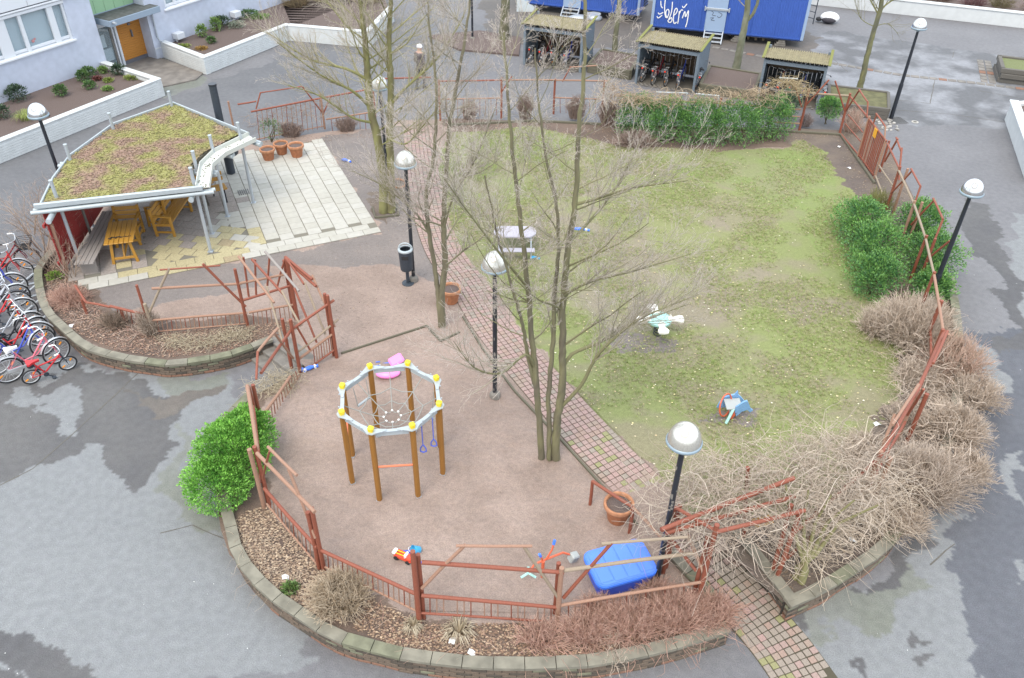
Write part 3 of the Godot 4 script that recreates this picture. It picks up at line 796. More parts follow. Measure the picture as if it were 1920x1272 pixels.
func planter_walls():
	wall_run("garden_wall", "curved brown brick planter wall with mossy caps beside the parked bicycles", [V(-12.88,0.38,-19.37), V(-12.84,0.39,-18.54), V(-12.62,0.40,-17.98), V(-12.10,0.40,-17.06), V(-11.60,0.40,-16.38), V(-11.03,0.40,-15.85), V(-10.28,0.40,-15.20), V(-9.83,0.40,-14.93), V(-9.04,0.40,-14.67), V(-8.37,0.40,-14.54), V(-7.92,0.40,-14.48), V(-7.31,0.40,-14.60), V(-6.60,0.40,-14.85), V(-6.07,0.40,-15.21), V(-5.72,0.40,-15.50)], 0.40, 0.2, -1.0)
	wall_run("garden_wall", "long curved planter wall with grey cap stones round the front of the sand pit", [V(-5.83,0.42,-13.54), V(-6.15,0.43,-12.63), V(-6.04,0.44,-11.69), V(-5.61,0.45,-10.55), V(-5.32,0.46,-10.01), V(-5.10,0.46,-9.48), V(-4.88,0.46,-9.13), V(-4.59,0.46,-8.77), V(-4.32,0.46,-8.52), V(-3.98,0.46,-8.24), V(-3.51,0.46,-7.94), V(-3.05,0.46,-7.65), V(-2.57,0.46,-7.44), V(-2.17,0.46,-7.34), V(-1.68,0.46,-7.22), V(-1.17,0.46,-7.15), V(-0.67,0.46,-7.10), V(0.07,0.46,-7.08), V(0.93,0.46,-7.12), V(1.57,0.46,-7.19), V(2.68,0.46,-7.46), V(3.70,0.46,-7.82)], 0.46, 0.21, -1.0)
	wall_run("garden_wall", "planter wall with mossy caps curving along the right hand asphalt lane", [V(4.81,0.46,-8.29), V(5.13,0.46,-8.44), V(5.58,0.46,-8.66), V(5.97,0.46,-8.92), V(6.50,0.46,-9.24), V(7.08,0.46,-9.70), V(7.79,0.46,-10.46), V(8.21,0.45,-10.93), V(9.07,0.42,-12.05), V(9.76,0.40,-13.21), V(10.48,0.36,-14.72), V(11.24,0.32,-16.65), V(11.89,0.28,-18.66)], 0.46, 0.21, -1.0)
	wall_run("garden_wall", "straight mossy capped wall between the vine bed and the brick path", [V(4.78,0.46,-8.39), V(4.56,0.47,-8.94), V(4.28,0.47,-9.60), V(4.08,0.47,-10.03)], 0.46, 0.2, 1.0)
	wall_run("garden_wall", "short grey capped wall left of the brick path beside the sand box", [V(3.60,0.46,-8.55), V(3.23,0.46,-9.10), V(2.98,0.46,-9.53)], 0.46, 0.19, -1.0)
	# entrance steps
	var st := thing("entrance_steps", "two worn pale concrete steps under the red pergola", "steps")
	var dirx: Vector3 = (V(-5.00,0,-14.75) - V(-5.80,0,-14.93)).normalized()
	for k in 3:
		var b := MB.new()
		var y := 0.1 * (k + 1)
		b.box(Vector3.ZERO, V(1.5, y, 0.42), Basis.IDENTITY, 0.015)
		obj("step", b, M.concrete, st, Transform3D(Basis(Vector3.UP, -0.75), [V(-5.58,0,-14.85), V(-5.42,0,-15.11), V(-5.28,0,-15.38)][k] + V(0, y * 0.5 - 0.02, 0)))

func patio():
	var R := V2(-3.89, -20.97)
	var e1 := V2(-0.415, -0.910); var e2 := V2(-0.909, 0.417)
	var poly := PackedVector2Array([R, V2(-6.88,-27.52), V2(-9.00,-26.51), V2(-10.25,-25.73), V2(-12.2, -22.6), V2(-12.5, -20.0), V2(-12.27,-18.81), V2(-11.10,-17.66)])
	var mb := MB.new()
	sheet(mb, poly, 0.010, V2(0, 0), V2(1, 1))
	var root := struct("patio", mb, mat("patio_joint", Color(0.20, 0.185, 0.15), 1.0, "grain", 2.0))
	var bx := []
	for k in 3:
		var b := MB.new()
		b.box(Vector3.ZERO, V(0.385 - 0.004 * k, 0.03, 0.335 - 0.003 * k), Basis.IDENTITY, 0.006)
		bx.append(b.mesh())
	var bl := MB.new()
	bl.box(Vector3.ZERO, V(0.485, 0.03, 0.29), Basis.IDENTITY, 0.006)
	var long := bl.mesh()
	var roof := PackedVector2Array([V2(-12.2, -18.2), V2(-8.4, -19.4), V2(-8.7, -21.8), V2(-8.0, -23.0), V2(-10.9, -25.6), V2(-13, -23)])
	var zone := PackedVector2Array([R + e2 * 3.4 + e1 * 0.62, R + e2 * 6.2 + e1 * 0.62, R + e2 * 6.6 + e1 * 2.6, R + e2 * 4.6 + e1 * 4.3])
	var made := []
	for j in 2:
		for i in 17:
			var p := R + e2 * ((i + 0.5 + 0.5 * j) * 0.495) + e1 * (0.15 + j * 0.3)
			made.append([p, e2, long, 2])
	for i in 24:
		for j in 20:
			var p := R + e2 * ((i + 0.5) * 0.40) + e1 * (0.62 + (j + 0.5 + (0.5 if i % 2 else 0.0)) * 0.35)
			if Geometry2D.is_point_in_polygon(p, zone): continue
			made.append([p, e2, bx[(i * 3 + j) % 3], 0])
	var d1 := e2.rotated(0.62); var d2 := d1.rotated(PI / 2)
	for i in range(-14, 14):
		for j in range(-14, 14):
			var p := R + e2 * 5.2 + e1 * 2.2 + d1 * ((i + (0.5 if j % 2 else 0.0)) * 0.40) + d2 * (j * 0.35)
			if Geometry2D.is_point_in_polygon(p, zone): made.append([p, d1, bx[absi(i + j) % 3], 1])
	made.sort_custom(func(a, b): return a[0].y > b[0].y)
	var rest := []
	for k in 6: rest.append(MB.new())
	var f := FastNoiseLite.new(); f.frequency = 0.35; f.seed = 8
	var n := 0
	for a in made:
		var p: Vector2 = a[0]
		if not Geometry2D.is_point_in_polygon(p, poly): continue
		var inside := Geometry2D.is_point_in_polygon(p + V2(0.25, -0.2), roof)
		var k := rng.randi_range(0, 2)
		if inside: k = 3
		var near := p.distance_to(V2(-8.6, -19.1))
		if near < 1.3 and f.get_noise_2d(p.x, p.y) > -0.35: k = 4 if rng.randf() < 0.8 else 5
		elif near < 2.2 and rng.randf() < 0.25: k = 4
		if a[3] == 2 and p.x < -7.5 and rng.randf() < 0.5: k = 4
		var dx := V(a[1].x, 0, a[1].y)
		var b := Basis(dx, Vector3.UP, dx.cross(Vector3.UP)).rotated(Vector3.UP, rr(-0.012, 0.012))
		var at := V(p.x, gh(p.y) + 0.014 + rr(-0.004, 0.004), p.y)
		if n < 300:
			obj("paver", a[2], M["paver%d" % k], root, Transform3D(b, at))
		else:
			rest[k].box(at, V(0.38, 0.03, 0.33), b, 0.005)
		n += 1
	for k in 6:
		var o := obj("paver_mass", rest[k], M["paver%d" % k], root)
		if o.get_parent(): o.set_meta("kind", "stuff")

func plank_row(mb: MB, at: Transform3D, length: float, width: float, thick: float, count: int, gap: float):
	# boards side by side: length along x, laid out along z
	for i in count:
		var w := (width - gap * (count - 1)) / count
		mb.box(at * V(0, 0, -width * 0.5 + w * 0.5 + i * (w + gap)), V(length, thick, w), at.basis, 0.006)

func building():
	var B := Transform3D(Basis(Vector3.UP, deg_to_rad(61.3)), V(-16.85, 0, -35.02))
	var b := thing("apartment_building", "pale grey rendered apartment house with a wooden entrance door and green panel", "building", B.origin, deg_to_rad(61.3))
	var mb := MB.new()
	mb.box(V(-7.6, 0.9, 0.5), V(12.7, 1.94, 0.3))              # under the windows
	mb.box(V(-1.82, 2.56, 0.5), V(1.14, 1.38, 0.298))
	mb.box(V(-1.82, 3.9, 0.5), V(1.14, 1.3, 0.299))
	mb.box(V(-1.4, 2.2, 0.16), V(0.3, 4.6, 0.38))
	mb.box(V(1.36, 2.2, 0.16), V(0.3, 4.6, 0.38))
	mb.box(V(6.4, 0.95, 0.5), V(10.4, 1.86, 0.3))
	mb.box(V(1.72, 3.2, 0.5), V(1.04, 2.64, 0.298))
	mb.box(V(8.2, 3.2, 0.5), V(6.8, 2.64, 0.298))
	mb.box(V(-7.6, 4.0, 0.44), V(10.4, 1.0, 0.3))
	obj("wall", mb, M.render_grey, b)
	mb = MB.new()
	mb.box(V(-0.02, 2.35, -6.2), V(27.0, 4.7, 11.6))
	mb.box(V(-0.02, 4.72, -5.6), V(27.0, 0.1, 12.6))
	obj("core", mb, M.dark_inside, b)
	mb = MB.new()
	mb.box(V(-7.6, 0.47, 0.655), V(12.7, 0.05, 0.02)); mb.box(V(6.4, 0.47, 0.655), V(10.4, 0.05, 0.02))
	obj("plinth_edge", mb, M.render_edge, b)
	# band of pale panels over the left windows
	for i in 9:
		mb = MB.new(); mb.box(V(-12.2 + 1.12 * i, 3.9, 0.66), V(1.105, 0.86, 0.05), Basis.IDENTITY, 0.008)
		obj("facade_panel", mb, M.white_paint, b)
	mb = MB.new()
	mb.box(V(-7.3, 3.40, 0.64), V(9.9, 0.06, 0.12), Basis.IDENTITY, 0.01); mb.box(V(-7.3, 3.29, 0.62), V(9.9, 0.11, 0.07), Basis.IDENTITY, 0.01)
	obj("lintel", mb, M.white_paint, b)
	mb = MB.new(); mb.box(V(-1.95, 3.40, 0.68), V(0.95, 0.08, 0.1), Basis.IDENTITY, 0.01)
	obj("drip_ledge", mb, M.white_paint, b)
	mb = MB.new()
	mb.quad(V(-13.5, 1.85, 0.72), V(-2.3, 1.85, 0.72), V(-2.3, 1.93, 0.5), V(-13.5, 1.93, 0.5))
	mb.box(V(-7.9, 1.845, 0.68), V(11.2, 0.05, 0.1))
	obj("sill", mb, M.white_paint, b)
	# window: mullions and panes
	var post := [[-5.06, 0.45], [-4.24, 0.14], [-2.98, 0.26], [-2.42, 0.1], [-6.9, 0.14], [-8.1, 0.3], [-9.3, 0.14], [-11, 0.3]]
	mb = MB.new()
	for p in post: mb.box(V(p[0], 2.56, 0.56), V(p[1], 1.36, 0.1), Basis.IDENTITY, 0.012)
	mb.box(V(-7.9, 1.99, 0.53), V(11.2, 0.10, 0.08), Basis.IDENTITY, 0.01)
	var w := obj("window", mb, M.white_paint, b)
	for p in [[-4.57, 0.52], [-3.64, 1.06], [-2.66, 0.38], [-5.95, 1.76], [-7.48, 1.02], [-8.75, 0.96], [-10.1, 1.5]]:
		var q := MB.new(); q.box(V(p[0], 2.64, 0.50), V(p[1], 1.22, 0.012))
		obj("pane", q, M.glass, w)
	mb = MB.new(); mb.box(V(-7.9, 2.6, 0.40), V(11.2, 1.3, 0.01))
	obj("blind", mb, M.curtain, w)
	mb = MB.new(); mb.ball(V(-3.92, 2.18, 0.45), V(0.07, 0.06, 0.03))
	mb.ball(V(-3.83, 2.24, 0.45), V(0.05, 0.04, 0.02))
	obj("flower", mb, M.plastic_red, w)
	mb = MB.new(); mb.quad(V(2.15, 1.87, 0.74), V(4.7, 1.87, 0.74), V(4.7, 1.95, 0.5), V(2.15, 1.95, 0.5))
	mb.box(V(3.42, 1.865, 0.70), V(2.55, 0.05, 0.08))
	obj("sill", mb, M.white_paint, b)
	mb = MB.new()
	for p in [[2.3, 0.12], [2.85, 0.14], [3.6, 0.12], [4.75, 0.14]]: mb.box(V(p[0], 2.6, 0.56), V(p[1], 1.3, 0.1), Basis.IDENTITY, 0.012)
	mb.box(V(3.5, 2.0, 0.53), V(2.5, 0.1, 0.08), Basis.IDENTITY, 0.01)
	w = obj("window", mb, M.white_paint, b)
	for p in [[2.57, 0.44], [3.2, 0.66], [4.18, 1.04]]:
		var q := MB.new(); q.box(V(p[0], 2.64, 0.50), V(p[1], 1.22, 0.012))
		obj("pane", q, M.glass, w)
	mb = MB.new(); mb.box(V(3.5, 2.6, 0.40), V(2.6, 1.3, 0.01)); obj("blind", mb, M.curtain, w)
	# entrance
	for i in 5:
		mb = MB.new(); mb.box(V(-0.93 + 0.47 * i, 3.5, 0.02), V(0.46, 2.35, 0.05), Basis.IDENTITY, 0.006)
		obj("green_panel", mb, M.green_panel, b)
	mb = MB.new(); mb.box(V(0.15, 2.31, 0.03), V(2.4, 0.05, 0.05)); obj("flashing", mb, M.canopy_edge, b)
	mb = MB.new(); mb.box(V(0.27, 2.16, 0.56), V(2.56, 0.24, 1.24), Basis.IDENTITY, 0.01)
	var can := obj("canopy", mb, M.canopy_edge, b)
	mb = MB.new(); mb.box(V(0.27, 2.287, 0.56), V(2.46, 0.02, 1.14)); obj("roofing", mb, M.canopy_top, can)
	mb = MB.new(); mb.rod(V(-0.86, 2.2, 1.2), V(-0.86, 2.2, 1.36), 0.05); obj("spout", mb, M.pipe_grey, can)
	mb = MB.new()
	mb.box(V(0.625, 1.115, 0.03), V(1.22, 1.84, 0.04))
	var door := obj("door", mb, M.door_wood, b)
	for i in 20:
		mb = MB.new(); mb.box(V(0.625, 0.245 + 0.092 * i, 0.055), V(1.21, 0.084, 0.03), Basis.IDENTITY, 0.008)
		obj("board", mb, M.door_wood, door)
	mb = MB.new(); mb.box(V(0.625, 0.12, 0.06), V(1.22, 0.15, 0.04)); obj("kick_plate", mb, M.kick_plate, door)
	mb = MB.new(); mb.rod(V(0.66, 1.08, 0.13), V(0.66, 1.34, 0.13), 0.035); mb.box(V(0.66, 1.21, 0.09), V(0.05, 0.3, 0.04)); obj("handle", mb, M.kick_plate, door)
	mb = MB.new(); mb.box(V(0.64, 1.60, 0.09), V(0.12, 0.10, 0.06), Basis.IDENTITY, 0.01); obj("door_bell", mb, M.kick_plate, door)
	mb = MB.new()
	mb.box(V(-0.06, 1.05, 0.06), V(0.10, 2.0, 0.12), Basis.IDENTITY, 0.01); mb.box(V(-0.2, 1.05, 0.04), V(0.07, 2.0, 0.1), Basis.IDENTITY, 0.01)
	mb.box(V(-0.6, 1.9, 0.04), V(0.8, 0.26, 0.1), Basis.IDENTITY, 0.01)
	obj("door_frame", mb, M.white_paint, b)
	mb = MB.new(); mb.box(V(-0.3, 1.0, 0.03), V(0.08, 1.7, 0.08)); obj("jamb", mb, M.concrete, b)
	mb = MB.new(); mb.box(V(-0.65, 0.95, 0.03), V(0.7, 1.6, 0.012)); obj("side_light", mb, M.glass, b)
	mb = MB.new(); mb.box(V(-0.65, 0.62, -0.05), V(0.6, 0.5, 0.03)); mb.box(V(-0.72, 1.2, -0.05), V(0.3, 0.5, 0.03)); obj("notice", mb, M.curtain, b)
	mb = MB.new()
	mb.tube([V(1.42, 2.1, 0.72), V(1.42, 0.95, 0.72), V(1.46, 0.82, 0.74), V(1.62, 0.66, 0.86), V(1.76, 0.6, 0.94)], [0.04, 0.04, 0.04, 0.04, 0.04])
	obj("downpipe", mb, M.pipe_grey, b)
	for p in [[2.45, 0.72], [5.95, 0.78]]:
		mb = MB.new(); mb.box(V(p[0], p[1] + 0.04, 0.83), V(0.42, 0.26, 0.34), Basis.IDENTITY, 0.015); mb.box(V(p[0] - 0.12, p[1] - 0.14, 0.8), V(0.06, 0.14, 0.06))
		obj("vent_box", mb, M.render_edge, b)
	# white brick planters before the house
	var P := func(label: String, runs: Array):
		var w2 := thing("white_planter", label, "planter wall", B.origin, deg_to_rad(61.3))
		for r in runs:
			var p: Vector2 = r[0]; var q: Vector2 = r[1]
			var dy := 0.004 * runs.find(r)
			for k in 7:
				var m := MB.new(); m.bar(V(p.x, 0.045 + 0.083 * k + dy, p.y), V(q.x, 0.045 + 0.083 * k + dy, q.y), 0.235, 0.078, 0.006)
				obj("course", m, M.white_brick, w2)
			var m2 := MB.new(); m2.bar(V(p.x, 0.61 + dy, p.y), V(q.x, 0.61 + dy, q.y), 0.20, 0.12, 0.008); obj("upstand", m2, M.white_brick, w2)
			m2 = MB.new(); m2.bar(V(p.x, 0.70 + dy, p.y), V(q.x, 0.70 + dy, q.y), 0.27, 0.05, 0.012); obj("coping", m2, M.white_brick, w2)
	P.call("long white brick planter left of the wooden entrance door", [[V2(-13.0, 4.03), V2(-1.55, 4.03)], [V2(-1.685, 4.15), V2(-1.45, 0.66)]])
	P.call("white brick planter right of the wooden entrance door, with a pointed corner", [[V2(1.11, 3.82), V2(1.66, 0.66)], [V2(0.975, 3.7), V2(6.35, 3.65)]])
	var s := MB.new()
	s.slab(PackedVector2Array([V2(-13, 0.64), V2(-1.5, 0.64), V2(-1.7, 4.0), V2(-13, 4.0)]), 0.1, 0.5, B)
	struct("planter_soil", s, M.soil)
	s = MB.new()
	s.slab(PackedVector2Array([V2(1.7, 0.64), V2(11.5, 0.64), V2(11.5, 3.6), V2(1.2, 3.6)]), 0.1, 0.5, B)
	struct("planter_soil", s, M.soil)
	s = MB.new(); s.slab(PackedVector2Array([V2(-1.4, 0.02), V2(1.45, 0.02), V2(1.0, 3.6), V2(0.3, 3.9), V2(-1.4, 3.2)]), -0.03, 0.05, B)
	struct("entrance_pavement", s, M.slab_grey)
	var far := thing("white_planter", "low white wall turning off behind the bare back tree", "planter wall")
	for r in [[V(-10.55,0,-38.75), V(-6.82,0,-37.95)], [V(-6.82,0,-37.95), V(-6.21,0,-41.84)]]:
		var m := MB.new(); m.bar(r[0] + V(0, 0.33, 0), r[1] + V(0, 0.33, 0), 0.25, 0.66, 0.01); obj("wall_body", m, M.white_brick, far)
		m = MB.new(); m.bar(r[0] + V(0, 0.69, 0), r[1] + V(0, 0.69, 0), 0.28, 0.06, 0.012); obj("coping", m, M.white_brick, far)
	s = MB.new(); s.slab(PackedVector2Array([V2(-10.51,-39.14), V2(-6.94,-38.40), V2(-6.34,-41.83), V2(-8.61,-52.13), V2(-14.86,-51.72)]), 0.0, 0.5)
	struct("planter_soil", s, M.soil)

func corrugated(mb: MB, at: Transform3D, w: float, h: float, waves: int, amp: float, steps := 4):
	# a sheet in the x-y plane with upright waves
	var n := waves * steps
	for i in n:
		var x0 := -w / 2 + w * i / n; var x1 := -w / 2 + w * (i + 1) / n
		var z0 := amp * sin(TAU * i / steps); var z1 := amp * sin(TAU * (i + 1) / steps)
		var s := mb.v.size()
		for q in [[x0, z0, i], [x1, z1, i + 1]]:
			var sl := cos(TAU * q[2] / steps) * amp * TAU * waves / w
			var nn := at.basis * V(-sl, 0, 1).normalized()
			mb.vert(at * V(q[0], -h / 2, q[1]), nn); mb.vert(at * V(q[0], h / 2, q[1]), nn)
		mb.tri_i(s, s + 2, s + 3); mb.tri_i(s, s + 3, s + 1)

func bike_shed(label: String, at: Vector3, turn: float, w: float, d: float, h: float, in_mat: Material) -> Node3D:
	var t := thing("bike_shed", label, "bike shed", at, turn, "bike sheds by the lane")
	var m := MB.new()
	for x in [0.05, w - 0.05]: m.box(V(x, h * 0.5, -0.05), V(0.1, h, 0.1), Basis.IDENTITY, 0.008)
	m.box(V(w / 2, h - 0.07, -0.03), V(w - 0.2, 0.14, 0.07), Basis.IDENTITY, 0.006)
	for x in [0.05, w - 0.05]: m.box(V(x, h * 0.52 + 0.05, -d + 0.05), V(0.1, h * 1.04 + 0.1, 0.1))
	obj("frame", m, M.shed_grey, t)
	for sx in [0.02, w - 0.02]:
		var n := 16
		m = MB.new()
		for i in n:
			m.box(V(sx, h * 0.5 + 0.08, -0.1 - (d - 0.15) * (i + 0.5) / n), V(0.025, h * 0.98 - 0.1, (d - 0.15) / n - 0.012), Basis.IDENTITY, 0.004)
		obj("side_wall", m, M.shed_grey, t)
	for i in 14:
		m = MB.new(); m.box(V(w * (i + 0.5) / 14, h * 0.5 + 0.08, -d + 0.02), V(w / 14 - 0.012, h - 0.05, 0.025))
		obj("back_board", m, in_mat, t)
	m = MB.new(); m.box(V(w / 2, h * 0.62, -d + 0.1), V(w - 0.2, 0.1, 0.06)); obj("rail", m, M.shed_inside, t)
	m = MB.new()
	corrugated(m, Transform3D(Basis(V(1, 0, 0), -PI / 2 - 0.05), V(w / 2, h + 0.09, -d * 0.5 + 0.03)), w + 0.05, d + 0.16, 28, 0.016)
	corrugated(m, Transform3D(Basis(V(1, 0, 0), -PI / 2 - 0.05), V(w / 2, h + 0.075, -d * 0.5 + 0.03)), w + 0.05, d + 0.16, 28, 0.016)
	var r := obj("roof", m, M.shed_roof, t)
	for x in [-0.04, w + 0.04]:
		m = MB.new(); m.bar(V(x, h + 0.105, 0.10), V(x, h + 0.16 + d * 0.05, -d - 0.04), 0.11, 0.035, 0.006); obj("edge_cap", m, M.moss_edge, r)
	m = MB.new(); m.box(V(w / 2, 0.012, -d / 2), V(w - 0.1, 0.02, d - 0.1)); obj("floor", m, M.concrete_dark, t)
	m = MB.new()
	for i in 40: m.box(V(0.2 + fmod(i * 0.37, w - 0.4), 0.03, 0.1 - 0.03 * (i % 9)), V(0.09, 0.05, 0.08), Basis(Vector3.UP, i * 0.7), 0.01)
	var o := obj("cobble", m, M.concrete, t); o.set_meta("kind", "stuff")
	return t

func barrack(label: String, at: Vector3, turn: float, w: float, door_x: float) -> Node3D:
	# origin: lower left corner of the front, 0.4 m above the ground
	var t := thing("site_barrack", label, "site hut", at, turn, "blue site huts on the lane")
	var m := MB.new()
	corrugated(m, Transform3D(Basis.IDENTITY, V(w / 2, 1.35, 0)), w, 2.7, int(w / 0.11), 0.016)
	obj("front_wall", m, M.blue_sheet, t)
	m = MB.new()
	m.box(V(w / 2, 1.35, -1.25), V(w - 0.06, 2.68, 2.4)); m.box(V(w / 2, -0.02, -1.22), V(w, 0.1, 2.5))
	obj("body", m, M.blue_sheet, t)
	m = MB.new(); m.box(V(w / 2, 2.72, -1.2), V(w + 0.1, 0.08, 2.6)); obj("roof", m, M.concrete_dark, t)
	m = MB.new()
	for x in [0.0, w]: m.box(V(x, 1.33, 0.01), V(0.13, 2.74, 0.09), Basis.IDENTITY, 0.01)
	m.box(V(w * 0.36, 1.33, 0.02), V(0.06, 2.7, 0.04), Basis.IDENTITY, 0.008)
	obj("corner_post", m, M.frame_blue_grey, t)
	m = MB.new(); m.box(V(w / 2, -0.05, 0.0), V(w, 0.06, 0.06)); obj("sole_beam", m, M.rubber, t)
	m = MB.new()
	for i in int(w / 1.15): m.box(V(1.15 * (i + 1), 1.35, 0.012), V(0.035, 2.68, 0.018), Basis.IDENTITY, 0.004)
	obj("panel_joint", m, M.blue_sheet, t)
	m = MB.new(); m.box(V(door_x, 1.05, 0.045), V(0.92, 2.1, 0.05), Basis.IDENTITY, 0.01)
	var d := obj("door", m, M.frame_blue_grey, t)
	m = MB.new(); m.box(V(door_x, 1.02, 0.09), V(1.12, 0.10, 0.05), Basis.IDENTITY, 0.008)
	for s in [-0.55, 0.55]: m.box(V(door_x + s, 1.02, 0.1), V(0.06, 0.2, 0.07), Basis.IDENTITY, 0.008)
	obj("lock_bar", m, M.galv, d)
	for p in [0.5, w * 0.58, w - 0.9]:
		m = MB.new()
		for k in 3: m.box(V(p + 0.02 * k, -0.36 + 0.1 * k, -0.25), V(0.5 - 0.1 * k, 0.09, 0.5), Basis.IDENTITY, 0.01)
		obj("block", m, M.concrete, t)
	return t
func step_ladder(label: String, at: Vector3, turn: float):
	var t := thing("metal_steps", label, "steps", at, turn, "steel steps to the site huts")
	for x in [-0.42, 0.42]:
		var m := MB.new(); m.bar(V(x, 0.42, 0.06), V(x, 0.0, 0.62), 0.05, 0.16, 0.006); obj("stringer", m, M.galv, t)
	for k in 3:
		var m := MB.new(); m.box(V(0, 0.36 - 0.13 * k, 0.14 + 0.19 * k), V(0.82, 0.035, 0.16), Basis.IDENTITY, 0.005); obj("tread", m, M.galv, t)
func pallet(label: String, at: Vector3, turn: float, s := 1.0):
	var t := thing("pallet", label, "pallet", at, turn)
	for i in 4:
		var m := MB.new(); m.box(V(0, 0.13, (-0.24 + 0.16 * i) * s), V(0.8 * s, 0.022, 0.1 * s)); obj("slat", m, M.pallet, t)
	for i in 3:
		var m := MB.new(); m.box(V((-0.35 + 0.35 * i) * s, 0.06, 0), V(0.1 * s, 0.1, 0.58 * s)); obj("block", m, M.pallet, t)

func stroke(mb: MB, pts: Array, r: float, z: float):
	# one sprayed line lying on a wall: a flat ribbon
	for i in pts.size() - 1:
		var a: Vector2 = pts[i]; var b: Vector2 = pts[i + 1]
		var n := (b - a).orthogonal().normalized() * r
		mb.quad(V(a.x - n.x, a.y - n.y, z), V(b.x - n.x, b.y - n.y, z), V(b.x + n.x, b.y + n.y, z), V(a.x + n.x, a.y + n.y, z))
		mb.slab(PackedVector2Array([V2(r, 0), V2(r * 0.5, r * 0.87), V2(-r * 0.5, r * 0.87), V2(-r, 0), V2(-r * 0.5, -r * 0.87), V2(r * 0.5, -r * 0.87)]), 0.0, 0.002, Transform3D(Basis(V(1, 0, 0), PI / 2), V(b.x, b.y, z + 0.0004 * (i % 5))))
func curve_pts(pts: Array) -> Array:
	var c := Curve2D.new()
	for i in pts.size():
		var d: Vector2 = (pts[mini(i + 1, pts.size() - 1)] - pts[maxi(i - 1, 0)]) * 0.2
		c.add_point(pts[i], -d, d)
	c.bake_interval = 0.03
	return Array(c.get_baked_points())

func timber_bed(label: String, poly: PackedVector2Array, h: float, m: Material, soil: Material):
	var t := thing("raised_bed", label, "raised bed")
	for i in poly.size():
		var p := poly[i]; var q := poly[(i + 1) % poly.size()]
		for k in 3:
			var b := MB.new(); b.bar(V(p.x, h * (k + 0.5) / 3, p.y), V(q.x, h * (k + 0.5) / 3, q.y), 0.12, h / 3 - 0.006, 0.012)
			obj("beam", b, m, t)
	var s := MB.new(); s.slab(poly, 0.0, h - 0.05)
	obj("soil", s, soil, t)
	return t

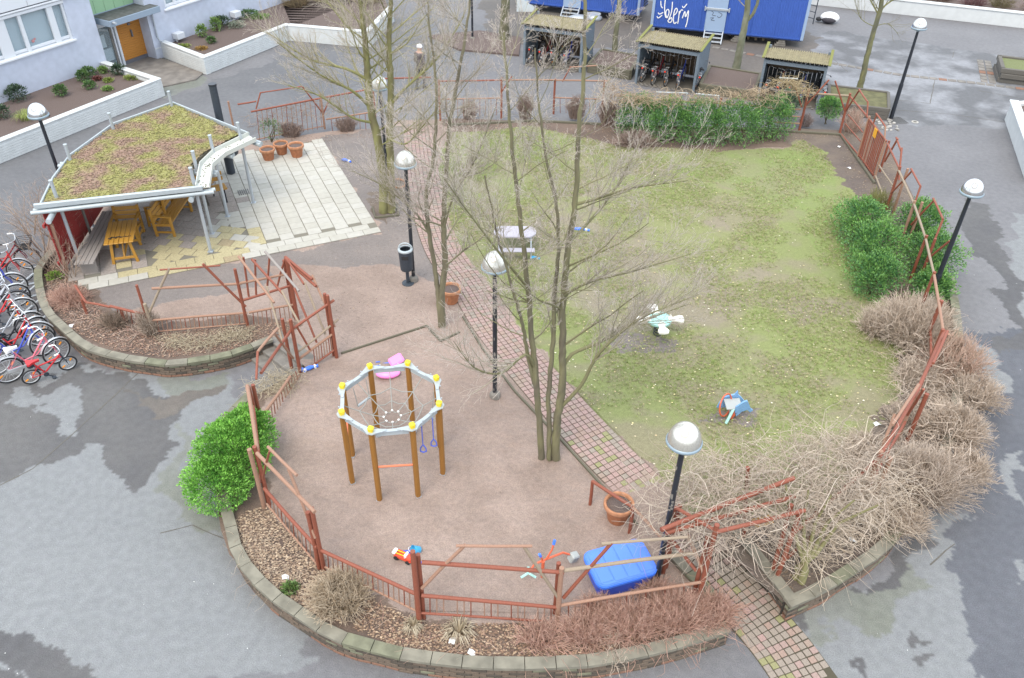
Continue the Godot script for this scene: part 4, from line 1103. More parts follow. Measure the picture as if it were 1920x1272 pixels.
func back_yard():
	# sheds, from left to right
	bike_shed("left-hand of the three bike sheds, half hidden by bare twigs", V(0.28, 0, -35.95), deg_to_rad(-20.4), 2.66, 1.75, 1.66, M.shed_inside)
	bike_shed("middle bike shed with lighter boards and a row of bicycles inside", V(4.95, 0, -33.88), deg_to_rad(-24.8), 2.56, 1.8, 1.66, M.shed_inside)
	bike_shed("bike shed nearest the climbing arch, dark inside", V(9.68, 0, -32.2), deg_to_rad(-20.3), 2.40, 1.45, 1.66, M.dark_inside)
	var bk := barrack("blue corrugated site hut with white graffiti and a grey door", V(6.46, 0.42, -40.5), deg_to_rad(-15.2), 6.95, 2.95)
	# the sprayed tag on the front wall
	var m := MB.new()
	var tagl := [
		[V2(0.30, 1.15), V2(0.34, 0.94), V2(0.41, 0.84)],
		[V2(0.50, 1.25), V2(0.52, 0.82), V2(0.61, 0.46), V2(0.70, 0.46), V2(0.75, 0.68), V2(0.68, 0.80), V2(0.60, 0.69), V2(0.63, 0.50), V2(0.71, 0.42)],
		[V2(0.85, 1.15), V2(0.86, 0.73), V2(0.79, 0.39), V2(0.75, 0.27), V2(0.85, 0.21), V2(0.93, 0.31), V2(0.89, 0.44), V2(0.81, 0.35)],
		[V2(0.99, 0.55), V2(1.08, 0.65), V2(1.12, 0.80), V2(1.06, 0.88), V2(0.99, 0.73), V2(0.99, 0.39), V2(1.06, 0.19), V2(1.15, 0.25)],
		[V2(1.22, 0.77), V2(1.23, 0.44), V2(1.22, 0.21)], [V2(1.23, 0.63), V2(1.30, 0.82), V2(1.37, 0.82)],
		[V2(1.33, 1.01), V2(1.40, 0.94), V2(1.52, 1.11)],
		[V2(1.40, 0.46), V2(1.48, 0.77), V2(1.54, 0.54), V2(1.64, 0.82), V2(1.65, 0.35), V2(1.61, 0.08)],
		[V2(0.24, 0.61), V2(0.31, 0.55), V2(0.46, 0.63)], [V2(0.20, 0.44), V2(0.28, 0.37), V2(0.43, 0.50)]]
	for l in tagl: stroke(m, curve_pts(l), 0.024, 0.024)
	obj("graffiti", m, M.paper, bk)
	m = MB.new()
	for l in [[V2(2.70, 0.92), V2(2.80, 0.85), V2(2.76, 0.75), V2(2.92, 0.72)], [V2(3.02, 0.9), V2(3.2, 0.8), V2(3.1, 0.66), V2(3.0, 0.7)], [V2(2.68, 0.6), V2(2.84, 0.62), V2(2.74, 0.52), V2(2.9, 0.5)], [V2(2.8, 1.7), V2(3.1, 1.55), V2(2.9, 1.5)]]: stroke(m, curve_pts(l), 0.010, 0.074)
	obj("scribble", m, M.rubber, bk)
	step_ladder("grey steel steps under the scribbled door of the graffiti hut", bk.transform * V(2.95, -0.42, 0.02), deg_to_rad(-15.2))
	var b2 := barrack("blue corrugated site hut behind the left-hand shed, its base above the shed roof", V(0.4, 0.42, -44.05), deg_to_rad(-18.5), 5.9, 2.5)
	step_ladder("grey steel steps to the hut behind the left-hand shed", b2.transform * V(2.5, -0.42, 0.02), deg_to_rad(-18.5))
	var lean := thing("metal_sheet", "pale steel sheet leaning at the corner of the far hut", "metal sheet", V(0.41,0,-44.01))
	m = MB.new(); m.box(V(0, 0.5, 0), V(0.9, 1.1, 0.03), Basis(V(1, 0, 0), -0.35)); obj("sheet", m, M.galv_light, lean)
	m = MB.new(); m.box(V(0.5, 0.4, 0.05), V(0.05, 1.0, 0.08), Basis(V(1, 0, 0), -0.35)); obj("edge", m, M.galv, lean)
	var cover := thing("covered_load", "heap under pale plastic sheeting beside the far hut", "covered load", V(3.09,0,-42.52))
	m = MB.new(); m.ball(V(0, 0.08, 0), V(0.6, 0.2, 0.28), 9, 6); m.ball(V(0.8, 0.08, -0.1), V(0.4, 0.2, 0.28), 9, 6); m.box(V(0.75, 0.25, -0.25), V(0.7, 0.10, 0.3), Basis.from_euler(V(0.3, 0.2, 0.1)), 0.03); obj("sheeting", m, M.galv, cover)
	pallet("pale pallet with stacked blocks under the left end of the graffiti hut", V(7.09,0,-41.35), -0.3)
	pallet("broken pallet beside the steps of the graffiti hut", V(10.64,0,-40.55), -0.3, 0.9)
	pallet("pale pallet lying near the right end of the graffiti hut", V(11.44,0,-40.11), -0.22, 1.0)
	var jk := thing("scaffold_rack", "dark pipes stacked between the two site huts", "pipes", V(6.35,0,-42.96))
	for i in 7:
		m = MB.new(); m.rod(V(-0.5, 0.1 + 0.09 * i, 0.1 - 0.05 * i), V(0.3, 0.5 + 0.15 * i, -0.8), 0.035); obj("pipe", m, M.dark_stove, jk)
	var pod := thing("covered_cargo_pod", "small white and black pod standing on the lane by the hut", "trailer", V(15.67,0,-42.75), -0.3)
	m = MB.new(); m.ball(V(0.05, 0.27, 0), V(0.46, 0.27, 0.3), 20, 12); obj("shell", m, M.plastic_white, pod)
	m = MB.new(); m.ball(V(0.03, 0.2, 0.09), V(0.37, 0.19, 0.27), 18, 10); obj("window_band", m, M.cloth_dark, pod)
	m = MB.new(); m.ball(V(-0.45, 0.16, 0.02), V(0.16, 0.1, 0.16)); obj("nose", m, M.rubber, pod)
	var frame := thing("hut_ladder", "dark tubular gate at the right end of the blue hut", "ladder", V(14.69,0,-42.79), -0.9)
	for x in [-0.3, 0.3]:
		m = MB.new(); m.rod(V(x, 0, 0), V(x, 1.3, 0), 0.025); obj("rail", m, M.dark_stove, frame)
	for k in 4:
		m = MB.new(); m.rod(V(-0.3, 0.25 + 0.3 * k, 0), V(0.3, 0.25 + 0.3 * k, 0), 0.02); obj("rung", m, M.dark_stove, frame)
	# white walls at the right
	var wt := thing("white_wall", "long low white wall along the far side of the lane", "wall")
	m = MB.new(); m.bar(V(14.2, 0.33, -46.7), V(31.0, 0.33, -40.4), 0.28, 0.66, 0.01); obj("wall_body", m, M.white_brick, wt)
	m = MB.new(); m.bar(V(14.2, 0.695, -46.7), V(31.0, 0.695, -40.4), 0.36, 0.06, 0.012); obj("coping", m, M.white_brick, wt)
	var s := MB.new(); s.slab(PackedVector2Array([V2(14.3, -46.85), V2(31.1, -40.55), V2(33.0, -46), V2(16, -54)]), 0.0, 0.55)
	struct("shrub_bed", s, M.soil)
	wt = thing("white_wall", "end of a pale blue white planter wall at the right edge by the lane", "wall")
	m = MB.new(); m.bar(V(19.1, 0.36, -30.6), V(17.3, 0.36, -25.2), 0.26, 0.72, 0.01); obj("wall_body", m, M.white_brick, wt)
	m = MB.new(); m.bar(V(19.1, 0.36, -30.55), V(23.0, 0.36, -31.6), 0.26, 0.72, 0.01); obj("end_wall", m, M.white_brick, wt)
	m = MB.new(); m.bar(V(19.1, 0.75, -30.7), V(17.25, 0.75, -25.2), 0.33, 0.06, 0.012); obj("coping", m, M.white_brick, wt)
	s = MB.new(); s.slab(PackedVector2Array([V2(19.2, -30.5), V2(17.4, -25.2), V2(23, -25), V2(23, -31.5)]), 0.0, 0.62)
	struct("shrub_bed", s, M.soil)
	# stacked concrete planter by the drain
	var cp := thing("concrete_planter", "stepped concrete planter with grass at the right edge of the yard", "planter", V(20.55, 0, -34.75), deg_to_rad(-20))
	for k in 3:
		var i0: float = [0.0, 0.06, 0.0][k]
		for r in [[V(1.6, 0, i0), V(3.2 - 2 * i0, 0, 0.16)], [V(1.6, 0, -1.9 + i0), V(3.2 - 2 * i0, 0, 0.16)], [V(0.08 + i0, 0, -0.95), V(0, 0, 0)], [V(3.12 - i0, 0, -0.95), V(0, 0, 0)]]:
			m = MB.new()
			var sz: Vector3 = V(r[1].x, 0.19, 0.16) if r[1].x > 0 else V(0.16, 0.19, 1.74 + 2 * i0 * -1.0)
			m.box(r[0] + V(0, 0.095 + 0.2 * k, -0.08 if r[1].x > 0 and r[0].z > -1 else (0.08 if r[1].x > 0 else 0.0)), sz, Basis.IDENTITY, 0.012)
			obj("slab", m, M.concrete_dark, cp)
	m = MB.new(); m.box(V(1.6, 0.27, -0.95), V(2.9, 0.5, 1.6)); obj("grass", m, mat("planter_grass", Color(0.16, 0.18, 0.075), 1.0, "grain", 2.0, 2.0), cp)
	# the beds between the sheds
	timber_bed("mossy timber bed between the left-hand and the middle bike shed", PackedVector2Array([V2(3.1, -35.1), V2(4.8, -34.3), V2(5.4, -36.2), V2(3.8, -37.0)]), 0.42, M.timber, M.soil)
	timber_bed("timber bed between the middle bike shed and the one by the arch", PackedVector2Array([V2(7.5, -32.9), V2(9.55, -32.2), V2(10.25, -34.2), V2(8.3, -35.1)]), 0.42, M.timber, M.soil)
	timber_bed("grey walled bed with moss round the bare tree by the lane", PackedVector2Array([V2(12.15, -31.05), V2(14.3, -30.45), V2(14.9, -32.2), V2(12.75, -32.9)]), 0.46, M.concrete_dark, mat("moss_soil", Color(0.13, 0.125, 0.06), 1.0, "blotch", 0.8, 2.0))
	s = MB.new(); s.slab(PackedVector2Array([V2(-2.6, -37.6), V2(0.1, -37.0), V2(0.2, -39.5), V2(-1.8, -40.4), V2(-4.2, -39.5)]), -0.02, 0.08)
	struct("verge", s, M.soil)
	# drains and bands of setts in the asphalt
	for r in [["pale band of setts crossing the lane behind the right bike shed", [V(14.02,0,-36.82), V(16.71,0,-35.40), V(19.59,0,-34.58), V(22.10,0,-33.71)]], ["pale band of setts behind the middle bike shed", [V(9.10,0,-38.75), V(11.21,0,-37.46)]], ["band of setts beside the stepped concrete planter", [V(21.09,0,-37.58), V(19.99,0,-34.66)]], ["narrow band of setts next to the stepped concrete planter", [V(21.37,0,-37.45), V(20.30,0,-34.55)]]]:
		var t := thing("sett_band", r[0], "gutter")
		for i in r[1].size() - 1:
			var a: Vector3 = r[1][i]; var b: Vector3 = r[1][i + 1]
			var n := int(a.distance_to(b) / 0.36)
			for j in n:
				var p := a.lerp(b, (j + 0.5) / n)
				var d := (b - a).normalized()
				m = MB.new(); m.box(p + V(0, 0.004 + rr(0, 0.004), 0), V(0.26, 0.02, 0.33), Basis(d.cross(Vector3.UP), Vector3.UP, -d), 0.006)
				obj("sett", m, M.brick_red if j % 5 == 4 else M.slab_grey if j % 2 else M.concrete, t)
	var gr := thing("drain_grate", "square iron grate at the foot of the far right lamp post", "drain", V(14.72,0,-30.40), 0.2)
	m = MB.new()
	for i in 9: m.box(V(-0.28 + 0.07 * i, 0.008, 0), V(0.03, 0.02, 0.6))
	m.box(V(0, 0.006, 0.3), V(0.62, 0.02, 0.04)); m.box(V(0, 0.006, -0.3), V(0.62, 0.02, 0.04)); obj("bars", m, M.grate, gr)
	var mh := thing("manhole_cover", "small pale round cover in the lane right of the lamp post", "drain", V(15.37,0,-30.28))
	m = MB.new(); m.lathe(V(0, 0, 0), [V2(0, 0.012), V2(0.13, 0.012), V2(0.13, 0.012), V2(0.13, 0)], 18); obj("ring", m, M.stone_pale, mh)
	m = MB.new(); m.lathe(V(0, 0.001, 0), [V2(0, 0.015), V2(0.07, 0.015), V2(0.07, 0.015), V2(0.07, 0)], 14); obj("lid", m, M.concrete_dark, mh)
	# rubble at the lamp's foot
	var rb := []; var rc := []
	for i in 40:
		var c: Vector3 = V(14.23,0,-30.08)
		rb.append(Transform3D(Basis.from_euler(V(rr(0, 6), rr(0, 6), 0)).scaled(V(rr(0.05, 0.14), rr(0.04, 0.1), rr(0.05, 0.12))), c + V(rr(-0.4, 0.3), 0.02, rr(-0.5, 0.7)))); var g := rr(0.2, 0.42); rc.append(Color(g, g * 0.95, g * 0.88))
	var cube := MB.new(); cube.box(Vector3.ZERO, Vector3.ONE, Basis.IDENTITY, 0.2)
	tag(scatter("rubble", cube.mesh(), M.tinted, rb, rc), "small heap of pale stones at the foot of the far right lamp post", "stones")

func pavilion():
	var t := thing("pavilion", "open garden pavilion with a moss and sedum roof on grey steel posts", "pavilion")
	var H := 2.30
	var outline := PackedVector2Array([V2(-12.02, -18.50), V2(-8.42, -19.56), V2(-8.95, -20.9), V2(-8.85, -21.7), V2(-8.15, -23.0), V2(-10.93, -25.22), V2(-12.15, -23.5), V2(-12.5, -21.3), V2(-12.35, -19.9)])
	var mb := MB.new()
	mb.slab(outline, H - 0.14, H - 0.03)
	var roof := obj("roof", mb, M.timber, t)
	# the planted cover: an uneven mat
	mb = MB.new()
	var f := FastNoiseLite.new(); f.frequency = 0.45; f.seed = 77; f.fractal_octaves = 4
	var f2 := FastNoiseLite.new(); f2.frequency = 3.0; f2.seed = 5
	var stp := 0.06
	var grid := {}
	for i in 80:
		for j in 120:
			var p := V2(-12.7 + i * stp, -25.4 + j * stp)
			if not Geometry2D.is_point_in_polygon(p, outline): continue
			var a := f.get_noise_2d(p.x * 2.0, p.y * 2.0); var b := f2.get_noise_2d(p.x * 4.0, p.y * 4.0)
			var rim := clampf((0.62 - absf(f.get_noise_2d(p.x * 0.7 + 9, p.y * 0.7)) * 2.0), 0, 1)
			var green := clampf(0.5 + a * 1.7 + (0.35 if p.y > -19.8 - (p.x + 12) * 0.3 else 0.0) + (0.25 if p.y < -22.6 else -0.12), 0, 1)
			var c := Color(0.235, 0.155, 0.115).lerp(Color(0.225, 0.215, 0.075), green)
			c = c * (0.80 + 0.55 * (b * 0.5 + 0.5))
			if b < -0.45: c = c.lerp(Color(0.11, 0.06, 0.055), 0.6)
			mb.tint = c
			grid[Vector2i(i, j)] = mb.vert(V(p.x, H + 0.0 + a * 0.035 + b * 0.028 + rr(-0.008, 0.008), p.y), V(rr(-0.35, 0.35), 1, rr(-0.35, 0.35)).normalized(), p)
	for k in grid:
		var a = grid.get(k + Vector2i(1, 0)); var b = grid.get(k + Vector2i(0, 1)); var c = grid.get(k + Vector2i(1, 1))
		if a != null and b != null:
			mb.tri_i(grid[k], a, b)
		if a != null and b != null and c != null:
			mb.tri_i(a, c, b)
	obj("sedum_mat", mb, M.twig, roof)
	# tufts
	var xf := []; var cols := []
	for i in 15000:
		var p := V2(rr(-12.6, -8.1), rr(-25.3, -18.4))
		if not Geometry2D.is_point_in_polygon(p, outline): continue
		var a := f.get_noise_2d(p.x * 2.0, p.y * 2.0)
		var green := clampf(0.5 + a * 1.7 + (0.35 if p.y > -19.8 - (p.x + 12) * 0.3 else 0.0) + (0.25 if p.y < -22.6 else -0.12), 0, 1)
		var s := rr(0.02, 0.05)
		xf.append(Transform3D(Basis.from_euler(V(rr(-0.6, 0.6), rr(0, 6), rr(-0.6, 0.6))).scaled(V(s, s * rr(0.4, 0.9), s)), V(p.x, H + 0.015 + a * 0.035, p.y)))
		var c := Color(0.25, 0.165, 0.125).lerp(Color(0.245, 0.235, 0.08), clampf(green + rr(-0.3, 0.3), 0, 1)) * rr(0.6, 1.3)
		cols.append(c)
	var tuft := MB.new(); tuft.ball(Vector3.ZERO, Vector3.ONE * 0.5, 5, 3)
	scatter("sedum_tufts", tuft.mesh(), M.twig, xf, cols, roof)
	# edges
	var rim := [outline[5], outline[6], outline[7], outline[8], outline[0]]
	for i in rim.size() - 1:
		mb = MB.new(); mb.bar(V(rim[i].x, H + 0.0, rim[i].y), V(rim[i + 1].x, H + 0.0, rim[i + 1].y), 0.045, 0.13, 0.01)
		obj("edge_profile", mb, M.galv_light, roof)
	mb = MB.new(); mb.bar(V(outline[4].x + 0.25, H, outline[4].y + 0.05), V(outline[5].x, H, outline[5].y), 0.045, 0.13, 0.01); obj("edge_profile", mb, M.galv_light, roof)
	mb = MB.new()
	mb.bar(V(-12.16, H - 0.01, -18.40), V(-8.25, H - 0.01, -19.55), 0.09, 0.13, 0.01)
	obj("front_fascia", mb, M.galv_light, roof)
	# the wide white gutter on the zigzag edge
	var z := [V2(-8.42, -19.56), V2(-8.72, -20.9), V2(-8.60, -21.75), V2(-7.92, -22.95)]
	var o := [V2(-8.10, -19.66), V2(-8.38, -20.88), V2(-8.22, -21.62), V2(-7.62, -22.62)]
	for i in 3:
		mb = MB.new()
		var q := PackedVector2Array([z[i], z[i + 1], o[i + 1], o[i]])
		mb.slab(q, H - 0.05, H - 0.02)
		mb.bar(V(o[i].x, H + 0.0, o[i].y), V(o[i + 1].x, H + 0.0, o[i + 1].y), 0.03, 0.14, 0.008)
		mb.bar(V(z[i].x, H + 0.02, z[i].y), V(z[i + 1].x, H + 0.02, z[i + 1].y), 0.025, 0.14, 0.006)
		obj("gutter", mb, M.white_sheet, roof)
	var deb := []; var dc := []
	for i in 60:
		var k := rng.randi_range(0, 2); var u := rng.randf(); var w := rr(0.1, 0.8)
		var p: Vector2 = z[k].lerp(z[k + 1], u).lerp(o[k].lerp(o[k + 1], u), w)
		deb.append(Transform3D(Basis(Vector3.UP, rr(0, 6)).scaled(V(rr(0.02, 0.06), 0.015, rr(0.02, 0.05))), V(p.x, H - 0.013, p.y))); dc.append(Color(0.09, 0.085, 0.04))
	scatter("gutter_litter", tuft.mesh(), M.twig, deb, dc, roof)
	# beams: pairs of tubes whose ends show
	for r in [[V(-12.25, 2.14, -18.32), V(-8.0, 2.14, -19.62)], [V(-12.25, 2.14, -18.46), V(-8.0, 2.14, -19.76)], [V(-12.75, 2.14, -21.0), V(-8.22, 2.14, -20.62)], [V(-12.75, 2.14, -21.14), V(-8.22, 2.14, -20.76)], [V(-12.3, 2.14, -23.3), V(-8.1, 2.14, -21.75)], [V(-12.3, 2.14, -23.44), V(-8.1, 2.14, -21.89)], [V(-11.2, 2.14, -25.1), V(-7.5, 2.14, -22.55)], [V(-11.2, 2.14, -25.24), V(-7.5, 2.14, -22.69)]]:
		mb = MB.new(); mb.rod(r[0], r[1], 0.055, 10); obj("beam", mb, M.galv_light, t)
	mb = MB.new(); mb.rod(V(-11.75, 2.02, -18.1), V(-11.9, 2.02, -18.9), 0.07, 10); obj("beam", mb, M.galv_light, t)
	mb = MB.new(); mb.rod(V(-8.55, 2.02, -19.35), V(-8.7, 2.02, -20.1), 0.07, 10); obj("beam", mb, M.galv_light, t)
	for p in [V(-8.51, 0, -19.7), V(-8.77, 0, -20.7), V(-8.62, 0, -21.75), V(-8.08, 0, -22.66), V(-10.88, 0, -24.97), V(-12.04, 0, -23.19), V(-12.36, 0, -20.99), V(-11.79, 0, -18.86)]:
		mb = MB.new(); mb.rod(V(p.x, gh(p.z) + 0.02, p.z), V(p.x, 2.78, p.z), 0.046, 12)
		var pp := obj("post", mb, M.galv, t)
		mb = MB.new(); mb.rod(V(p.x, 2.77, p.z), V(p.x, 2.80, p.z), 0.052, 12); obj("cap", mb, M.galv_light, pp)
		mb = MB.new(); mb.box(V(p.x, gh(p.z) + 0.03, p.z), V(0.15, 0.012, 0.15)); obj("foot_plate", mb, M.galv, pp)
	# the red slatted wind wall at the back
	for i in 46:
		var u := (i + 0.5) / 46.0
		var p := V2(-12.05, -18.45).lerp(V2(-12.45, -22.2), u)
		mb = MB.new(); mb.box(V(p.x, 1.2, p.y), V(0.022, 1.75, 0.066), Basis(Vector3.UP, 0.1), 0.004)
		obj("slat", mb, M.cladding_red, t)
	for y in [0.55, 1.7]:
		mb = MB.new(); mb.bar(V(-12.12, y, -18.4), V(-12.52, y, -22.2), 0.05, 0.09); obj("rail", mb, M.cladding_red, t)
	mb = MB.new(); mb.rod(V(-12.0, 0.3, -20.15), V(-12.0, 2.1, -20.15), 0.04); obj("rain_pipe", mb, M.concrete, t)

func armless(b: Node3D): pass
func bench(label: String, at: Vector3, turn: float, L: float, m: Material, group := "") -> Node3D:
	# seat faces +z, long side along x
	var t := thing("bench", label, "bench", at, turn, group)
	for i in 5:
		var mb := MB.new(); mb.box(V(0, 0.44 - 0.008 * i, 0.20 - 0.092 * i), V(L, 0.032, 0.082), Basis.IDENTITY, 0.008); obj("seat_slat", mb, m, t)
	var tilt := Basis(V(1, 0, 0), -0.22)
	for i in 3:
		var mb := MB.new(); mb.box(V(0, 0.56 + 0.125 * i, -0.235 - 0.03 * i), V(L, 0.11, 0.028), tilt, 0.008); obj("back_slat", mb, m, t)
	for s in [-1, 1]:
		var x: float = s * (L / 2 - 0.04)
		var mb := MB.new(); mb.bar(V(x, 0, 0.24), V(x, 0.62, 0.22), 0.07, 0.07, 0.008, V(0, 0, 1)); obj("leg", mb, m, t)
		mb = MB.new(); mb.bar(V(x, 0, -0.26), V(x, 0.90, -0.30), 0.07, 0.07, 0.008, V(0, 0, 1)); obj("leg", mb, m, t)
		mb = MB.new(); mb.bar(V(x, 0.64, 0.27), V(x, 0.68, -0.27), 0.075, 0.04, 0.012); obj("armrest", mb, m, t)
		mb = MB.new(); mb.bar(V(x, 0.16, 0.23), V(x, 0.16, -0.27), 0.04, 0.06, 0.006); mb.bar(V(x, 0.39, 0.23), V(x, 0.39, -0.27), 0.045, 0.07, 0.006); obj("side_rail", mb, m, t)
	return t
func terracotta(label: String, at: Vector3, s: float, turn := 0.0) -> Node3D:
	var t := thing("flower_pot", label, "flower pot", at, turn, "terracotta pots")
	var mb := MB.new()
	mb.lathe(Vector3.ZERO, [V2(0, 0.01), V2(0.15 * s, 0), V2(0.165 * s, 0.02), V2(0.225 * s, 0.34 * s), V2(0.225 * s, 0.34 * s), V2(0.215 * s, 0.34 * s)], 24)
	obj("body", mb, M.terracotta, t)
	mb = MB.new()
	mb.lathe(Vector3.ZERO, [V2(0.225 * s, 0.33 * s), V2(0.255 * s, 0.335 * s), V2(0.262 * s, 0.35 * s), V2(0.262 * s, 0.41 * s), V2(0.25 * s, 0.425 * s), V2(0.225 * s, 0.42 * s), V2(0.215 * s, 0.40 * s), V2(0.21 * s, 0.34 * s)], 24)
	obj("rim", mb, M.terracotta_rim, t)
	mb = MB.new(); mb.lathe(Vector3.ZERO, [V2(0.0, 0.375 * s), V2(0.1 * s, 0.37 * s), V2(0.215 * s, 0.36 * s)], 18); obj("soil", mb, M.soil, t)
	return t

func furniture():
	# under the roof
	var tb := thing("slatted_table", "low yellow slatted wooden table with a dark cord lying on it", "table", V(-10.75, 0.225, -19.46), deg_to_rad(16))
	for i in 6:
		var mb := MB.new(); mb.box(V(-0.315 + 0.126 * i, 0.73, 0), V(0.115, 0.03, 1.26), Basis.IDENTITY, 0.008); obj("board", mb, M.yellow_wood, tb)
	for x in [-0.28, 0.28]:
		for z in [-0.45, 0.45]:
			var mb := MB.new(); mb.bar(V(x * 1.12, 0, z * 1.02), V(x * 0.8, 0.71, z), 0.075, 0.05, 0.008, V(0, 0, 1)); obj("leg", mb, M.yellow_wood, tb)
	for z in [-0.45, 0.45]:
		var mb := MB.new(); mb.bar(V(-0.3, 0.18, z), V(0.3, 0.18, z), 0.04, 0.07, 0.006); mb.bar(V(-0.3, 0.67, z), V(0.3, 0.67, z), 0.04, 0.08, 0.006); obj("crossbar", mb, M.yellow_wood, tb)
	var mb := MB.new(); mb.bar(V(0, 0.2, -0.45), V(0, 0.2, 0.45), 0.04, 0.06, 0.006); mb.bar(V(0, 0.2, 0.42), V(0, 0.66, 0.1), 0.04, 0.05, 0.006); obj("stretcher", mb, M.yellow_wood, tb)
	mb = MB.new()
	var pts := []; var rs := []
	for i in 40:
		var u := i / 39.0
		pts.append(V(-0.27 + 0.6 * u + 0.03 * sin(u * 30), 0.757 + 0.012 * (i % 2), 0.36 + 0.05 * sin(u * 26) * (1 - u) - 0.02)); rs.append(0.014 if u < 0.6 else 0.007)
	mb.tube(pts, rs, 5)
	tag(obj("cord", mb, M.rubber, null, Transform3D(Basis(Vector3.UP, deg_to_rad(16)), V(-10.75, 0.225, -19.46))), "dark tangled cord lying across the yellow table", "cord")
	bench("yellow wooden bench under the roof nearest the steel posts, facing the paving", V(-10.02, 0.2, -21.25), deg_to_rad(90), 1.6, M.yellow_wood, "yellow benches in the pavilion")
	bench("yellow wooden bench seen from behind, back to back with the outer one", V(-10.62, 0.19, -21.9), deg_to_rad(-80), 1.7, M.yellow_wood, "yellow benches in the pavilion")
	bench("yellow wooden armchair drawn up at the far end of the slatted table", V(-11.05, 0.2, -20.42), deg_to_rad(8), 0.74, M.yellow_wood, "yellow benches in the pavilion")
	var gb := thing("grey_bench", "long weathered grey plank bench along the red slatted wall", "bench", V(-11.55, 0.21, -19.7), deg_to_rad(8))
	for i in 4:
		mb = MB.new(); mb.box(V(-0.19 + 0.125 * i, 0.45, 0), V(0.115, 0.035, 2.9), Basis.IDENTITY, 0.008); obj("plank", mb, M.grey_wood, gb)
	for z in [-1.2, 0.0, 1.2]:
		mb = MB.new(); mb.box(V(0, 0.22, z), V(0.42, 0.43, 0.07), Basis.IDENTITY, 0.01); obj("support", mb, M.grey_wood, gb)
	# folded garden chairs with black irons
	for k in 2:
		var at := [V(-9.36,0.17,-22.66), V(-9.87,0.16,-22.92)][k] as Vector3
		var ch := thing("folded_seat", ["orange wooden seat with black iron legs under the gutter end", "second orange wooden seat leaning behind the first, farther under the roof"][k], "folding seat", at, 0.5 + 0.3 * k, "folded seats under the pavilion edge")
		for i in 4:
			mb = MB.new(); mb.box(V(0, 0.42 + 0.012 * i, -0.22 + 0.13 * i), V(1.0, 0.03, 0.12), Basis.IDENTITY, 0.008); obj("board", mb, M.yellow_wood, ch)
		for i in 2:
			mb = MB.new(); mb.box(V(0, 0.58 + 0.15 * i, -0.34 - 0.05 * i), V(1.0, 0.12, 0.028), Basis(V(1, 0, 0), -0.3), 0.008); obj("back_board", mb, M.yellow_wood, ch)
		for x in [-0.4, 0.4]:
			mb = MB.new(); mb.tube([V(x, 0, 0.26), V(x, 0.3, 0.24), V(x, 0.40, 0.18), V(x, 0.4, -0.2), V(x, 0.85, -0.42)], [0.022, 0.022, 0.022, 0.022, 0.022], 7); mb.tube([V(x, 0, -0.32), V(x, 0.4, -0.16)], [0.022, 0.022], 7)
			obj("iron", mb, M.black_metal, ch)
	var stv := thing("stove", "black garden stove with a tall chimney pipe behind the pavilion", "stove", V(-9.35, 0.134, -24.7))
	mb = MB.new(); mb.rod(V(0, 0, 0), V(0, 0.75, 0), 0.14, 16); obj("pedestal", mb, M.dark_stove, stv)
	mb = MB.new(); mb.lathe(Vector3.ZERO, [V2(0.12, 0.62), V2(0.36, 0.72), V2(0.38, 0.98), V2(0.30, 1.12), V2(0.125, 1.3)], 20); obj("firebox", mb, M.dark_stove, stv)
	mb = MB.new(); mb.rod(V(0, 1.25, 0), V(0, 2.98, 0), 0.118, 18); var chy := obj("chimney", mb, M.dark_stove, stv)
	mb = MB.new(); mb.rod(V(0, 2.97, 0), V(0, 3.03, 0), 0.128, 18); obj("rim", mb, M.black_metal, chy)
	var gr := thing("floor_drain", "small square iron grate set in the paving below the gutter", "drain", V(-8.57,0.16,-23.33) + V(0, 0.03, 0), 0.43)
	mb = MB.new()
	for i in 6: mb.box(V(-0.15 + 0.06 * i, 0.004, 0), V(0.03, 0.012, 0.34))
	obj("bars", mb, M.grate, gr)
	terracotta("terracotta pot at the left end of the paving row", V(-8.38,0.12,-25.81), 1.0)
	terracotta("terracotta pot set back against the fence, holding a thin green plant", V(-8.04,0.12,-26.29), 0.98)
	terracotta("orange terracotta pot nearest the edge of the pale paving", V(-7.48,0.12,-26.10), 1.06)
	terracotta("terracotta pot with a bare stem beside the middle tree", V(-1.59,0.24,-17.42), 1.05)
	terracotta("large terracotta pot with earth and a twig by the red handrail", V(2.04,0.35,-10.23), 1.1)
	var rg := thing("pot_saucer", "broken terracotta ring lying by the mossy back tree", "pot", V(-3.76,0.15,-24.07))
	mb = MB.new(); mb.ring(V(0, 0.06, 0), V(0.1, 1, 0.1), 0.24, 0.035, 24, 6); obj("ring", mb, M.terracotta_rim, rg)
	# picnic table on the lawn
	var pt := thing("picnic_table", "small grey children's picnic table with two benches on the lawn", "picnic table", V(0.03, 0.215, -20.02), 0.02)
	var oval := PackedVector2Array()
	for i in 32:
		var a := TAU * i / 32
		oval.append(V2(signf(cos(a)) * 0.34 + cos(a) * 0.26, sin(a) * 0.30))
	mb = MB.new(); mb.slab(oval, 0.60, 0.64); obj("table_top", mb, M.table_grey, pt)
	for z in [0.52, -0.52]:
		mb = MB.new(); mb.box(V(0, 0.345, z), V(1.1, 0.04, 0.2), Basis.IDENTITY, 0.012); obj("seat", mb, M.table_grey, pt)
	for x in [-0.45, 0.45]:
		for z in [-1, 1]:
			mb = MB.new(); mb.rod(V(x, 0, 0.5 * z), V(x, 0.61, 0.2 * z), 0.022); obj("leg", mb, M.galv, pt)
		mb = MB.new(); mb.rod(V(x, 0.31, -0.6), V(x, 0.31, 0.6), 0.018); obj("crossbar", mb, M.galv, pt)
	# litter bin on a post
	var bn := thing("litter_bin", "black litter bin with a pale rim on a post by the trodden ground", "litter bin", V(-2.80, 0.235, -18.2))
